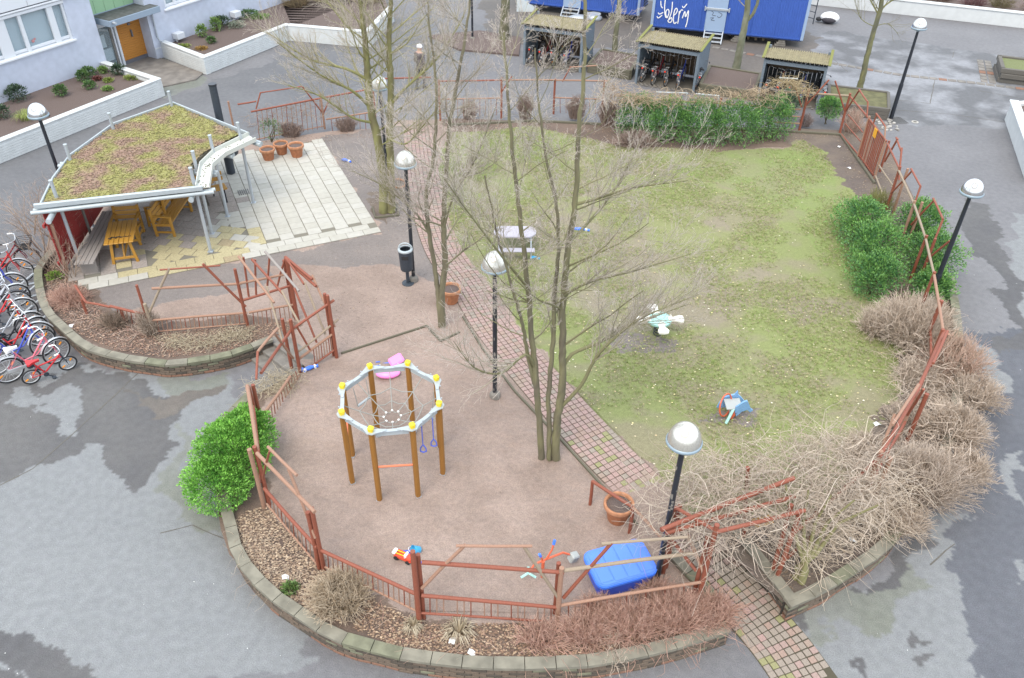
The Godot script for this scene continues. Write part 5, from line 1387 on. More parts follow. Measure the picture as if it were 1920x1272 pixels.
	mb = MB.new(); mb.rod(V(0, 0, -0.05), V(0, 0.5, -0.05), 0.045, 12); mb.lathe(V(0, 0, -0.05), [V2(0, 0.04), V2(0.16, 0.03), V2(0.16, 0)], 14); obj("post", mb, M.dark_stove, bn)
	mb = MB.new(); mb.lathe(V(0, 0, 0), [V2(0, 0.48), V2(0.15, 0.48), V2(0.16, 0.5), V2(0.185, 1.06), V2(0.178, 1.06), V2(0.16, 0.62)], 22); obj("bucket", mb, M.dark_stove, bn)
	mb = MB.new(); mb.lathe(V(0, 1.06, 0), [V2(0.19, 0.0), V2(0.195, 0.03), V2(0.185, 0.05), V2(0.14, 0.06), V2(0.135, 0.05)], 22); mb.ring(V(0, 1.08, -0.03), V(0, 0, 1), 0.175, 0.022, 20, 8, 0.0, PI); obj("hood", mb, M.galv_light, bn)
	mb = MB.new(); mb.box(V(0, 0.92, 0.165), V(0.18, 0.12, 0.03), Basis.IDENTITY, 0.01); obj("opening", mb, M.rubber, bn)

func play_things():
	# climbing tower: eight posts, a steel ring and a net
	var c := V(-2.268, 0.287, -11.531)
	var R := 0.9636
	var H := 1.90
	var t := thing("climbing_frame", "octagonal climbing frame of brown posts with a steel ring and rope net", "climbing frame", c)
	var a0 := -2.1178
	var P := []
	for i in 8: P.append(V(R * cos(a0 + i * PI / 4), 0, R * sin(a0 + i * PI / 4)))
	for i in 8:
		var p: Vector3 = P[i]
		var mb := MB.new()
		var bx := Basis(Vector3.UP, -(a0 + i * PI / 4))
		mb.box(p + V(0, H * 0.5 + 0.03, 0), V(0.095, H - 0.06, 0.095), bx, 0.02)
		var post := obj("post", mb, M.post_wood, t)
		mb = MB.new(); mb.rod(p + V(0, -0.02, 0), p + V(0, 0.09, 0), 0.03); mb.box(p + V(0, 0.075, 0), V(0.10, 0.025, 0.10), bx); obj("shoe", mb, M.galv, post)
		mb = MB.new(); mb.box(p + V(0, H + 0.065, 0), V(0.105, 0.09, 0.105), bx, 0.02); mb.box(p + V(0, H + 0.02, 0), V(0.085, 0.05, 0.085), bx, 0.01); obj("cap", mb, M.plastic_yellow, post)
		# corner plate, then the sheet that spans to the next post
		mb = MB.new()
		var o := p.normalized(); var tg := V(-o.z, 0, o.x)
		var q := PackedVector2Array()
		var dn: Vector3 = ((P[(i + 1) % 8] as Vector3) - p).normalized(); var dp: Vector3 = ((P[(i + 7) % 8] as Vector3) - p).normalized()
		var on := V(dn.z, 0, -dn.x); var op := V(-dp.z, 0, dp.x)
		for w in [p + o * 0.085 + tg * 0.05, p + dn * 0.10 + on * 0.065, p + dn * 0.27 + on * 0.022, p + dn * 0.27 - on * 0.022, p + dn * 0.06 - on * 0.05, p + dp * 0.06 - op * 0.05, p + dp * 0.27 - op * 0.022, p + dp * 0.27 + op * 0.022, p + dp * 0.10 + op * 0.065, p + o * 0.085 - tg * 0.05]: q.append(V2(w.x, w.z))
		mb.slab(q, H - 0.012, H + 0.006)
		var plate := obj("corner_plate", mb, M.galv_light, t)
		for s in [-0.2, 0.2]:
			mb = MB.new(); mb.rod(p + o * -0.02 + tg * s + V(0, H, 0), p + o * -0.02 + tg * s + V(0, H + 0.02, 0), 0.014, 6); obj("bolt", mb, M.galv, plate)
		var n: Vector3 = P[(i + 1) % 8]
		var d := (n - p).normalized()
		mb = MB.new()
		mb.bar(p + d * 0.07 + V(0, H - 0.075, 0), n - d * 0.07 + V(0, H - 0.075, 0), 0.028, 0.12, 0.008)
		mb.bar(p + d * 0.07 + V(0, H - 0.02, 0), n - d * 0.07 + V(0, H - 0.02, 0), 0.07, 0.012)
		obj("ring_beam", mb, M.galv_light, t)
	# rope net
	var net := MB.new()
	var rs := [0.92, 0.62, 0.38, 0.17]
	var ys := [H - 0.12, H - 0.30, H - 0.43, H - 0.50]
	for i in 8:
		var a := a0 + (i + 0.5) * PI / 4
		var pr := Vector3.ZERO
		for k in 4:
			var q: Vector3 = V(cos(a) * rs[k] * 0.97, ys[k], sin(a) * rs[k] * 0.97)
			if k > 0: net.rod(pr, q, 0.010, 5)
			pr = q
			if k > 0:
				var b := a + PI / 4
				var q2: Vector3 = V(cos(b) * rs[k] * 0.97, ys[k], sin(b) * rs[k] * 0.97)
				var m: Vector3 = (q + q2) * 0.5 - V(0, 0.025, 0) - (q + q2).normalized() * 0.02
				net.tube([q, m, q2], [0.010, 0.010, 0.010], 5)
	obj("rope_net", net, M.rope, t)
	for i in 8:
		var a := a0 + (i + 0.5) * PI / 4
		var mb := MB.new(); mb.ball(V(cos(a) * 0.165, H - 0.50, sin(a) * 0.165), V(0.024, 0.02, 0.024)); obj("clip", mb, M.plastic_white, t)
	# hanging footrests inside, bar below, ropes with handles
	for e in [[7, 0], [2, 0]]:
		var p: Vector3 = P[e[0]] * 0.93; var n: Vector3 = P[(e[0] + 1) % 8] * 0.93
		var q := p.lerp(n, 0.25); var r := p.lerp(n, 0.75)
		var mb := MB.new(); mb.rod(q + V(0, H - 0.1, 0), q * 0.93 + V(0, H - 0.55, 0), 0.009, 5); mb.rod(r + V(0, H - 0.1, 0), r * 0.93 + V(0, H - 0.55, 0), 0.009, 5); obj("swing_rope", mb, M.rope, t)
		mb = MB.new(); mb.rod(q * 0.93 + V(0, H - 0.55, 0), r * 0.93 + V(0, H - 0.55, 0), 0.026, 8); obj("swing_bar", mb, M.galv_light, t)
	for e in [[4, 0.95], [6, 1.05], [2, 1.1]]:
		var p: Vector3 = P[e[0]]; var n: Vector3 = P[(e[0] + 1) % 8]
		var d := (n - p).normalized()
		var mb := MB.new(); mb.rod(p + d * 0.05 + V(0, e[1], 0), n - d * 0.05 + V(0, e[1] + 0.03, 0), 0.021, 10); obj("turning_bar", mb, mat("bar_red", Color(0.62, 0.17, 0.08), 0.45), t)
	for s in [[0.32, 0.52], [0.72, 0.6]]:
		var p: Vector3 = (P[4] as Vector3).lerp(P[3], s[0]) * 1.0
		var mb := MB.new()
		var ye: float = H - 0.1 - s[1]
		mb.rod(p + V(0, H - 0.12, 0), p + V(0, ye, 0), 0.011, 6)
		mb.tube([p + V(0, ye, 0), p + V(0.05, ye - 0.09, 0), p + V(0.055, ye - 0.17, 0), p + V(0, ye - 0.2, 0), p + V(-0.055, ye - 0.17, 0), p + V(-0.05, ye - 0.09, 0), p + V(0, ye, 0)], [0.013, 0.013, 0.016, 0.016, 0.016, 0.013, 0.013], 6)
		obj("climbing_rope", mb, M.rope_blue, t)
	# the blue sand box chest
	var bx := thing("toy_chest", "bright blue plastic chest with a lid by the red trellis", "toy chest", V(1.94, 0.375, -8.92), 0.33)
	var rp := func(w: float, d: float, r: float):
		var q := PackedVector2Array()
		for s in [[1, 1], [-1, 1], [-1, -1], [1, -1]]:
			for k in 7:
				var a: float = ([0.0, PI / 2, PI, 1.5 * PI][[[1, 1], [-1, 1], [-1, -1], [1, -1]].find(s)]) + PI / 2 * k / 6
				q.append(V2(s[0] * (w - r) + r * cos(a), s[1] * (d - r) + r * sin(a)))
		return q
	var mb := MB.new()
	for k in 6:
		mb.slab(rp.call(0.50 + 0.008 * k, 0.33 + 0.008 * k, 0.13), 0.055 * k, 0.055 * k + 0.052)
	obj("tub", mb, M.plastic_deep, bx)
	mb = MB.new(); mb.slab(rp.call(0.57, 0.40, 0.16), 0.33, 0.385); var lid := obj("lid", mb, M.plastic_blue, bx)
	mb = MB.new(); mb.slab(rp.call(0.555, 0.385, 0.16), 0.385, 0.40); mb.slab(rp.call(0.535, 0.365, 0.15), 0.40, 0.412); obj("lid_edge", mb, M.plastic_blue_lid, lid)
	for i in 4:
		mb = MB.new(); mb.box(V(-0.375 + 0.25 * i, 0.417, 0), V(0.235, 0.014, 0.68 - (0.06 if i == 0 or i == 3 else 0.0)), Basis.IDENTITY, 0.006); obj("lid_rib", mb, M.plastic_blue_lid, lid)
	# spring rider seen from above: a round mint plate with four white lobes
	var sr := thing("spring_seesaw", "small mint green spring rocker with four white rounded seats on the lawn", "spring rocker", V(3.57,0.26,-16.13), 0.25)
	mb = MB.new(); mb.slab(circle(0.30, 24), 0.44, 0.49); obj("plate", mb, M.rider_mint, sr)
	for i in 4:
		var a := [0.25, 1.75, 3.3, 4.75][i] as float
		var d := V(cos(a), 0, sin(a)); var s := V(-sin(a), 0, cos(a))
		mb = MB.new()
		var q := PackedVector2Array()
		for u in [[0.22, 0.09], [0.36, 0.065], [0.42, 0.10], [0.50, 0.135], [0.58, 0.11], [0.60, 0.0], [0.58, -0.11], [0.50, -0.135], [0.42, -0.10], [0.36, -0.065], [0.22, -0.09]]:
			var w: Vector3 = d * u[0] + s * u[1]; q.append(V2(w.x, w.z))
		mb.slab(q, 0.462, 0.51 if i < 2 else 0.505); obj("seat", mb, M.rider_white, sr)
		mb = MB.new(); mb.ring(d * 0.27 + V(0, 0.5, 0), d, 0.085, 0.014, 12, 6, 0.0, PI); obj("handle", mb, M.rider_white, sr)
	mb = MB.new()
	var pts := []; var rad := []
	for i in 60:
		var a := TAU * 5 * i / 59.0; pts.append(V(0.09 * cos(a), 0.44 * i / 59.0, 0.09 * sin(a))); rad.append(0.014)
	mb.tube(pts, rad, 6); obj("spring", mb, M.black_metal, sr)
	mb = MB.new()
	for i in 4: mb.bar(V(0, 0.492, 0), V(cos(0.9 + i * PI / 2), 0, sin(0.9 + i * PI / 2)) * 0.28 + V(0, 0.492, 0), 0.012, 0.008)
	mb.ring(V(0, 0.49, 0), Vector3.UP, 0.295, 0.008, 24, 5); obj("seam", mb, M.rider_mint, sr)
	# blue rocker with a red hoop
	var br := thing("spring_rocker", "blue board rocker with a red hoop standing on the lawn by the vines", "spring rocker", V(4.80, 0.31, -13.2))
	var bz := V(4.80, 0.31, -13.2)
	var boards := [[[V(4.50,0.17,-13.45), V(4.56,0.43,-13.45), V(4.63,0.62,-13.45), V(4.86,0.71,-13.45), V(4.91,0.81,-13.45), V(4.94,0.70,-13.45), V(5.03,0.61,-13.45), V(5.12,0.50,-13.45), V(5.01,0.42,-13.45), V(4.91,0.51,-13.45), V(4.72,0.41,-13.45), V(4.72,0.26,-13.45), V(4.60,0.19,-13.45)], -0.18], [[V(4.80,0.70,-13.05), V(4.93,0.84,-13.05), V(5.01,0.89,-13.05), V(5.06,0.80,-13.05), V(5.13,0.66,-13.05), V(5.18,0.62,-13.05), V(5.13,0.56,-13.05), V(5.06,0.63,-13.05), V(4.95,0.58,-13.05), V(4.86,0.44,-13.05), V(4.81,0.52,-13.05)], 0.18]]
	for bd in boards:
		mb = MB.new()
		var q := PackedVector2Array()
		for w in bd[0]: q.append(V2(w.x - bz.x, -(w.y - bz.y)))
		var zz: float = bd[0][0].z - bz.z
		mb.slab(q, -0.02, 0.02, Transform3D(Basis(V(1, 0, 0), PI / 2), V(0, 0, zz)))
		var sb := obj("side_board", mb, M.rider_blue, br)
	br.rotation.y = 0.0
	mb = MB.new(); mb.box(V(0.0, 0.30, -0.04), V(0.34, 0.03, 0.34), Basis(V(0, 0, 1), 0.1), 0.01); mb.lathe(V(0.02, 0, -0.04), [V2(0.07, 0), V2(0.09, 0.06), V2(0.07, 0.12), V2(0.09, 0.18), V2(0.07, 0.28)], 12); obj("seat", mb, M.lead_grey, br)
	mb = MB.new(); mb.ring(V(-0.17, 0.30, 0.0), V(0.72, 0.25, 0.62), 0.25, 0.018, 28, 8); obj("hoop", mb, M.rider_red, br)
	mb = MB.new(); mb.box(V(0.0, 0.14, 0.12), V(0.06, 0.24, 0.10), Basis(V(0, 0, 1), -0.4), 0.02); obj("footrest", mb, M.rider_red, br)
	mb = MB.new(); mb.bar(V(-0.18, 0.03, 0.30), V(-0.02, 0.30, 0.12), 0.06, 0.02, 0.006); obj("strut", mb, M.rider_mint, br)
	# toys lying about
	var tk := thing("toy_truck", "red and white toy truck lying in the sand behind the front trellis", "toy truck", V(-1.87,0.36,-9.22), -0.45)
	mb = MB.new(); mb.box(V(0, 0.07, 0), V(0.36, 0.05, 0.14), Basis.IDENTITY, 0.015); mb.box(V(0.13, 0.12, 0), V(0.11, 0.09, 0.14), Basis.IDENTITY, 0.025); mb.box(V(-0.03, 0.11, 0.065), V(0.24, 0.03, 0.012)); mb.box(V(-0.03, 0.11, -0.065), V(0.24, 0.03, 0.012)); obj("body", mb, M.plastic_red, tk)
	mb = MB.new(); mb.box(V(0.06, 0.16, 0), V(0.05, 0.09, 0.13), Basis.IDENTITY, 0.02); mb.box(V(-0.18, 0.13, 0), V(0.07, 0.05, 0.13), Basis.IDENTITY, 0.015); obj("cab", mb, M.plastic_white, tk)
	mb = MB.new(); mb.bar(V(-0.15, 0.135, -0.03), V(0.05, 0.145, -0.03), 0.014, 0.012); mb.bar(V(-0.15, 0.135, 0.03), V(0.05, 0.145, 0.03), 0.014, 0.012); obj("ladder", mb, M.plastic_yellow, tk)
	for x in [-0.12, 0.12]:
		for z in [-0.07, 0.07]:
			mb = MB.new(); mb.rod(V(x, 0.045, z - 0.015), V(x, 0.045, z + 0.015), 0.045, 14); obj("wheel", mb, M.rubber, tk)
	var shovel := func(label: String, at: Vector3, turn: float, m: Material):
		var s := thing("toy_shovel", label, "toy shovel", at, turn, "toy shovels left outside")
		var q := MB.new(); q.rod(V(0, 0.025, 0), V(0.22, 0.03, 0), 0.014, 8); q.ring(V(0.25, 0.03, 0), V(0, 1, 0), 0.03, 0.01, 12, 5); obj("handle", q, m, s)
		q = MB.new(); q.slab(PackedVector2Array([V2(0, -0.07), V2(0, 0.07), V2(-0.10, 0.07), V2(-0.17, 0.0), V2(-0.10, -0.07)]), 0.008, 0.024); q.box(V(-0.05, 0.03, 0.07), V(0.1, 0.035, 0.01)); q.box(V(-0.05, 0.03, -0.07), V(0.1, 0.035, 0.01)); obj("blade", q, m, s)
	shovel.call("deep blue toy shovel lying beside the red toy truck", V(-1.77,0.36,-9.29), -0.7, M.plastic_deep)
	shovel.call("blue toy shovel behind the pink slide piece under the climbing frame", V(-3.06,0.28,-14.77), 0.2, M.plastic_blue)
	var bk := thing("toy_bucket", "small cyan toy bucket tipped over by the trellis post", "toy bucket", V(-1.66,0.36,-9.38), 0.5)
	mb = MB.new(); mb.lathe(V(0, 0.07, 0), [V2(0, -0.07), V2(0.06, -0.07), V2(0.085, 0.08), V2(0.09, 0.08), V2(0.075, 0.06)], 16, Basis(V(0, 0, 1), 1.1)); obj("body", mb, M.plastic_cyan, bk)
	mb = MB.new(); mb.ring(V(-0.07, 0.1, 0), V(0.5, 0.8, 0), 0.085, 0.006, 16, 5, 0, PI); obj("handle", mb, M.plastic_white, bk)
	var pk := thing("pink_slide_toy", "glossy pink plastic slide toy lying in the sand behind the climbing frame", "toy", V(-2.77,0.29,-14.47), 0.1)
	mb = MB.new(); mb.ball(V(-0.06, 0.1, 0.12), V(0.28, 0.10, 0.17), 20, 10); obj("seat", mb, M.plastic_pink, pk)
	mb = MB.new(); mb.box(V(0.12, 0.17, -0.25), V(0.34, 0.08, 0.26), Basis.from_euler(V(0.3, 0.5, 0.3)), 0.035); obj("back", mb, M.plastic_pink, pk)
	mb = MB.new(); mb.box(V(0.02, 0.2, 0.1), V(0.16, 0.015, 0.1), Basis.IDENTITY, 0.006); obj("sticker", mb, M.plastic_white, pk)
	var toy := func(label: String, at: Vector3, turn: float, m: Material, L: float):
		var s := thing("plastic_toy", label, "toy", at, turn, "small plastic toys on the ground")
		var q := MB.new(); q.tube([V(-L / 2, 0.04, 0), V(-L * 0.2, 0.055, 0.01), V(L * 0.2, 0.05, 0), V(L / 2, 0.035, 0)], [0.04, 0.055, 0.03, 0.04], 8); obj("body", q, m, s)
		q = MB.new(); q.rod(V(L * 0.25, 0.04, -0.03), V(L * 0.32, 0.04, 0.03), 0.045, 8); obj("grip", q, M.plastic_white, s)
	toy.call("violet blue toy water pistol at the foot of the entrance fence", V(-4.62,0.29,-14.57), 0.5, M.plastic_blue, 0.3)
	toy.call("short blue toy half hidden behind the entrance fence post", V(-4.79,0.29,-14.47), -0.4, M.plastic_blue, 0.14)
	toy.call("violet blue plastic toy on the grey ground above the pale paving", V(-5.73,0.12,-25.78), -0.5, M.plastic_blue, 0.36)
	toy.call("pale blue plastic toy on the lawn right of the picnic table", V(2.02,0.19,-21.26), -0.15, M.plastic_blue, 0.45)
	toy.call("sky blue plastic toy in the grass at the picnic table's leg", V(0.61,0.21,-19.61), -0.1, M.plastic_cyan, 0.26)
	# red spring toy with grey bucket in the sand
	var st := thing("sand_digger", "red tubular sand digger with blue handles and a grey scoop", "sand digger", V(0.65,0.37,-8.87), 0.0)
	mb = MB.new(); mb.tube([V(-0.28, 0.26, 0.08), V(-0.2, 0.4, 0.02), V(0.0, 0.45, -0.05), V(0.3, 0.42, -0.22), V(0.42, 0.32, -0.26)], [0.02, 0.02, 0.022, 0.02, 0.02], 8); mb.tube([V(0, 0.46, -0.04), V(0.1, 0.62, -0.12), V(0.12, 0.75, -0.14)], [0.017, 0.017, 0.017], 7); mb.tube([V(-0.06, 0.46, -0.02), V(-0.1, 0.6, 0.0)], [0.017, 0.017], 7); mb.rod(V(-0.05, 0, 0.0), V(-0.05, 0.45, 0.0), 0.03, 8); obj("arm", mb, M.rider_red, st)
	mb = MB.new(); mb.rod(V(0.12, 0.74, -0.14), V(0.14, 0.82, -0.17), 0.026, 8); obj("grip", mb, M.plastic_blue, st)
	mb = MB.new(); mb.rod(V(-0.1, 0.59, 0.0), V(-0.12, 0.66, 0.01), 0.026, 8); obj("grip", mb, M.plastic_blue, st)
	mb = MB.new(); mb.box(V(0.5, 0.22, -0.28), V(0.16, 0.18, 0.14), Basis.from_euler(V(0.2, 0.5, -0.3)), 0.02); obj("scoop", mb, M.lead_grey, st)
	mb = MB.new()
	for i in 3: mb.bar(V(-0.3, 0.25, 0.09), V(-0.3, 0.22, 0.09) + V(cos(i * 2.1 + 0.5), 0, sin(i * 2.1 + 0.5)) * 0.15, 0.045, 0.015, 0.004)
	obj("claw", mb, M.rider_mint, st)
	# litter of paper
	var n := 0
	for p in [[V(-3.89,0.37,-8.77), "crumpled white paper on the dry leaves left of the tawny bush"], [V(-0.89,0.38,-7.60), "silver wrapper in the bed near the front trellis post"], [V(-0.57,0.38,-7.38), "torn white scrap at the front edge of the bed"], [V(11.61,0.12,-27.60), "white scrap on the dark soil near the far corner of the lawn"], [V(11.41,0.12,-25.88), "white scrap at the lawn's right edge below the red gate"], [V(7.90,0.31,-12.98), "round white scrap at the lawn's edge by the bare bushes"], [V(-10.84,0.26,-16.08), "pale scrap on the leaf litter beside the bicycles"], [V(6.36,0.35,-9.80), "white scrap on the vine tangle near the lane"]]:
		var s := thing("paper_scrap", p[1], "litter", p[0], n * 1.3, "scraps of paper on the ground")
		var q := MB.new()
		q.quad(V(-0.07, 0.02, -0.05), V(0.0, 0.05, -0.05), V(0.01, 0.045, 0.05), V(-0.06, 0.015, 0.05)); q.quad(V(0.0, 0.05, -0.05), V(0.06, 0.02, -0.04), V(0.07, 0.03, 0.05), V(0.01, 0.045, 0.05))
		obj("sheet", q, M.paper, s)
		n += 1
func circle(r: float, n: int) -> PackedVector2Array:
	var q := PackedVector2Array()
	for i in n: q.append(V2(r * cos(TAU * i / n), r * sin(TAU * i / n)))
	return q

func pl(t: Node3D, nm: String, a: Vector3, b: Vector3, r := 0.035, m: Material = null):
	var mb := MB.new()
	var mid := (a + b) * 0.5 + V(rr(-0.008, 0.008), rr(-0.008, 0.008), rr(-0.008, 0.008))
	mb.tube([a, mid, b], [r * rr(0.97, 1.06), r, r * rr(0.92, 1.02)], 9)
	obj(nm, mb, m if m else (M.red_paint if rng.randf() < 0.8 else M.red_faded), t)
func down(p: Vector3) -> Vector3: return V(p.x, gh(p.z) - 0.03, p.z)
func bal(t: Node3D, a: Vector3, b: Vector3, lo_a: Vector3, lo_b: Vector3, n: int, skip := 0):
	for i in n:
		if skip > 0 and i % (skip + 1) == skip: continue
		var u := (i + 0.5) / n
		var mb := MB.new(); mb.rod(a.lerp(b, u), lo_a.lerp(lo_b, u), 0.011, 6)
		obj("baluster", mb, M.red_faded if i % 3 else M.red_paint, t)
func fen(label: String) -> Node3D: return thing("pole_fence", label, "fence")
func fences():
	var t: Node3D
	# front of the sand pit
	t = fen("red pole trellis at the front of the sand pit, with V braces")
	var F := func(): pass
	pl(t, "post", V(-1.46,0.38,-7.91), V(-1.46,2.28,-7.91), 0.045); pl(t, "post", V(-1.40,0.38,-8.01), V(-1.40,2.08,-8.01), 0.04)
	pl(t, "top_rail", V(-1.34,1.99,-7.93), V(0.88,1.66,-8.03), 0.036)
	pl(t, "rail", V(-1.39,1.15,-7.92), V(0.81,0.74,-8.02), 0.033)
	pl(t, "bottom_rail", V(-1.42,0.67,-7.92), V(0.84,0.32,-8.02), 0.022)
	bal(t, V(-1.31,1.13,-7.93), V(0.77,0.74,-8.02), V(-1.33,0.65,-7.93), V(0.79,0.32,-8.02), 19, 3)
	pl(t, "brace", V(-1.37,1.33,-7.93), V(-0.66,2.39,-7.96), 0.030)
	pl(t, "brace", V(0.24,2.32,-8.00), V(0.82,1.01,-8.02), 0.030, M.bare_pole)
	pl(t, "top_bar", V(-0.80,2.38,-7.95), V(0.36,2.34,-8.00), 0.024, M.red_faded)
	t = fen("red pole trellis panel bridging the blue chest, with pale weathered rails")
	pl(t, "post", V(0.84,0.38,-8.02), V(0.84,1.79,-8.02), 0.045); pl(t, "post", V(0.80,0.38,-8.16), V(0.80,1.73,-8.16), 0.04)
	pl(t, "top_rail", V(0.88,1.71,-8.03), V(2.97,1.73,-8.39), 0.034, M.bare_pole)
	pl(t, "rail", V(0.86,0.78,-8.03), V(3.23,0.92,-8.43), 0.030, M.red_faded)
	pl(t, "bottom_rail", V(0.88,0.33,-8.03), V(3.18,0.39,-8.42), 0.022)
	bal(t, V(0.95,0.78,-8.04), V(3.10,0.92,-8.41), V(0.97,0.32,-8.05), V(3.18,0.38,-8.42), 20)
	pl(t, "brace", V(0.91,0.98,-8.04), V(1.60,2.27,-8.15), 0.030)
	pl(t, "top_bar", V(1.43,2.27,-8.12), V(2.82,2.17,-8.36), 0.026, M.bare_pole)
	# left of it
	t = fen("slanting red rail fence with thin balusters left of the front trellis")
	pl(t, "post", V(-3.34,0.37,-8.99), V(-3.34,1.87,-8.99), 0.04); pl(t, "post", V(-3.25,0.37,-8.96), V(-3.25,2.01,-8.96), 0.04)
	pl(t, "rail", V(-3.22,0.93,-8.94), V(-1.43,1.17,-7.91), 0.034)
	pl(t, "bottom_rail", V(-3.25,0.47,-8.96), V(-1.45,0.69,-7.92), 0.020, M.red_faded)
	bal(t, V(-3.15,0.92,-8.90), V(-1.45,1.17,-7.92), V(-3.19,0.48,-8.93), V(-1.47,0.69,-7.93), 18)
	t = fen("red fence between the bright green bush and the double post, with a bent top bar")
	pl(t, "post", V(-4.66,0.35,-10.36), V(-4.66,1.92,-10.36), 0.042); pl(t, "post", V(-4.59,0.34,-10.44), V(-4.59,1.91,-10.44), 0.042)
	pl(t, "top_rail", V(-4.48,1.96,-10.23), V(-3.15,2.11,-8.79), 0.034)
	pl(t, "rail", V(-4.54,0.96,-10.30), V(-3.29,1.01,-8.94), 0.034)
	pl(t, "bottom_rail", V(-4.59,0.48,-10.35), V(-3.37,0.42,-9.02), 0.020, M.red_faded)
	bal(t, V(-4.47,0.98,-10.23), V(-3.31,1.01,-8.97), V(-4.54,0.49,-10.31), V(-3.38,0.43,-9.03), 12)
	pl(t, "brace", V(-4.50,1.28,-10.25), V(-4.06,2.48,-9.78), 0.022)
	pl(t, "brace", V(-3.62,2.56,-9.30), V(-3.28,1.28,-8.93), 0.026, M.red_faded)
	pl(t, "top_bar", V(-4.07,2.58,-9.78), V(-3.43,2.63,-9.10), 0.028, M.red_faded)
	t = fen("red rails leaning over the bright green bush beside the steps")
	pl(t, "post", V(-5.16,0.32,-12.37), V(-5.16,1.69,-12.37), 0.042); pl(t, "post", V(-5.21,0.32,-12.26), V(-5.21,1.72,-12.26), 0.042)
	pl(t, "top_rail", V(-5.23,1.75,-12.27), V(-4.55,1.85,-10.44), 0.04)
	pl(t, "rail", V(-5.08,1.50,-11.95), V(-4.61,1.00,-10.41), 0.034)
	pl(t, "rail", V(-5.18,0.67,-12.61), V(-4.92,0.61,-13.91), 0.033, M.red_faded)
	pl(t, "bottom_rail", V(-5.20,0.23,-12.51), V(-4.84,0.31,-14.32), 0.02)
	bal(t, V(-5.17,0.63,-12.64), V(-4.83,0.54,-14.34), V(-5.19,0.19,-12.55), V(-4.82,0.24,-14.41), 14)
	# the gate with ribs
	t = fen("red entrance gate between double posts under the slanting ribs")
	pl(t, "post", V(-4.86,0.29,-14.45), V(-4.86,1.79,-14.45), 0.042); pl(t, "post", V(-5.09,0.28,-14.60), V(-5.09,1.69,-14.60), 0.04)
	pl(t, "post", V(-4.20,0.28,-15.09), V(-4.20,2.05,-15.09), 0.042); pl(t, "post", V(-4.12,0.28,-15.01), V(-4.12,2.06,-15.01), 0.042)
	pl(t, "top_rail", V(-4.89,1.50,-14.45), V(-4.01,1.87,-15.10), 0.032)
	pl(t, "rail", V(-4.87,0.83,-14.47), V(-3.98,1.32,-15.12), 0.026, M.bare_pole)
	pl(t, "rail", V(-4.84,0.65,-14.49), V(-4.13,0.98,-15.01), 0.032)
	pl(t, "bottom_rail", V(-4.68,0.29,-14.61), V(-4.14,0.52,-15.00), 0.024)
	bal(t, V(-4.57,0.78,-14.69), V(-4.15,0.98,-15.00), V(-4.59,0.31,-14.67), V(-4.16,0.50,-14.99), 8)
	t = fen("pergola of slanting red ribs over the garden entrance")
	pl(t, "rib", V(-6.40,2.25,-16.26), V(-5.31,1.90,-14.92), 0.03)
	pl(t, "rib", V(-6.13,2.13,-16.33), V(-5.17,1.90,-15.24), 0.03)
	pl(t, "rib", V(-5.81,2.30,-16.41), V(-4.86,1.90,-15.39), 0.03, M.grey_wood)
	pl(t, "rib", V(-5.40,2.10,-16.51), V(-4.78,1.95,-15.60), 0.026)
	pl(t, "rib", V(-5.39,2.10,-16.51), V(-4.61,2.00,-15.73), 0.034)
	pl(t, "rib", V(-5.40,2.04,-16.51), V(-4.51,1.90,-15.59), 0.034)
	pl(t, "rib_leg", V(-5.58,2.00,-15.41), V(-5.08,1.28,-14.32), 0.024, M.bare_pole)
	pl(t, "rib_leg", V(-5.22,1.95,-15.31), V(-4.71,1.53,-14.59), 0.026, M.bare_pole)
	pl(t, "rib_leg", V(-4.97,1.95,-15.44), V(-4.46,0.90,-14.77), 0.026)
	pl(t, "rib_leg", V(-4.77,1.98,-15.64), V(-4.27,1.03,-14.91), 0.026, M.bare_pole)
	pl(t, "rib_leg", V(-4.63,2.05,-15.83), V(-4.07,1.14,-15.06), 0.026, M.red_faded)
	pl(t, "rib_leg", V(-4.78,1.54,-14.54), V(-4.61,0.78,-14.66), 0.024)
	pl(t, "arch_bar", V(-4.90,1.48,-14.45), V(-5.06,1.75,-12.67), 0.034)
	pl(t, "arch_bar", V(-4.91,2.10,-13.71), V(-5.13,2.10,-12.92), 0.03, M.red_faded)
	pl(t, "strut", V(-5.13,2.10,-12.92), V(-5.08,1.80,-12.41), 0.026)
	pl(t, "strut", V(-4.95,2.05,-13.59), V(-4.95,0.73,-14.41), 0.03, M.red_faded)
	t = fen("dark red pole frame with three rails beside the entrance pergola")
	pl(t, "post", V(-5.37,0.26,-16.51), V(-5.37,2.07,-16.51), 0.05); pl(t, "post", V(-5.48,0.26,-16.64), V(-5.48,1.93,-16.64), 0.045)
	pl(t, "post", V(-6.54,0.26,-16.22), V(-6.54,1.93,-16.22), 0.04)
	pl(t, "top_rail", V(-6.62,1.51,-16.20), V(-5.36,1.63,-16.52), 0.032, M.red_faded)
	pl(t, "rail", V(-6.55,1.02,-16.22), V(-5.36,1.29,-16.52), 0.032)
	pl(t, "rail", V(-6.45,0.65,-16.24), V(-5.36,0.72,-16.52), 0.03)
	bal(t, V(-6.41,0.65,-16.26), V(-5.38,0.71,-16.51), V(-6.45,0.26,-16.25), V(-5.39,0.29,-16.51), 10)
	for s in [[V(-6.30,2.22,-16.28), V(-6.37,1.12,-16.26)], [V(-6.06,2.12,-16.34), V(-6.20,1.15,-16.31)], [V(-5.74,2.13,-16.42), V(-5.91,1.36,-16.38)], [V(-5.40,2.07,-16.51), V(-5.69,1.31,-16.44)]]: pl(t, "upright", s[0], s[1], 0.025)
	t = fen("weathered pole trellis along the left bed, with two inclined braces")
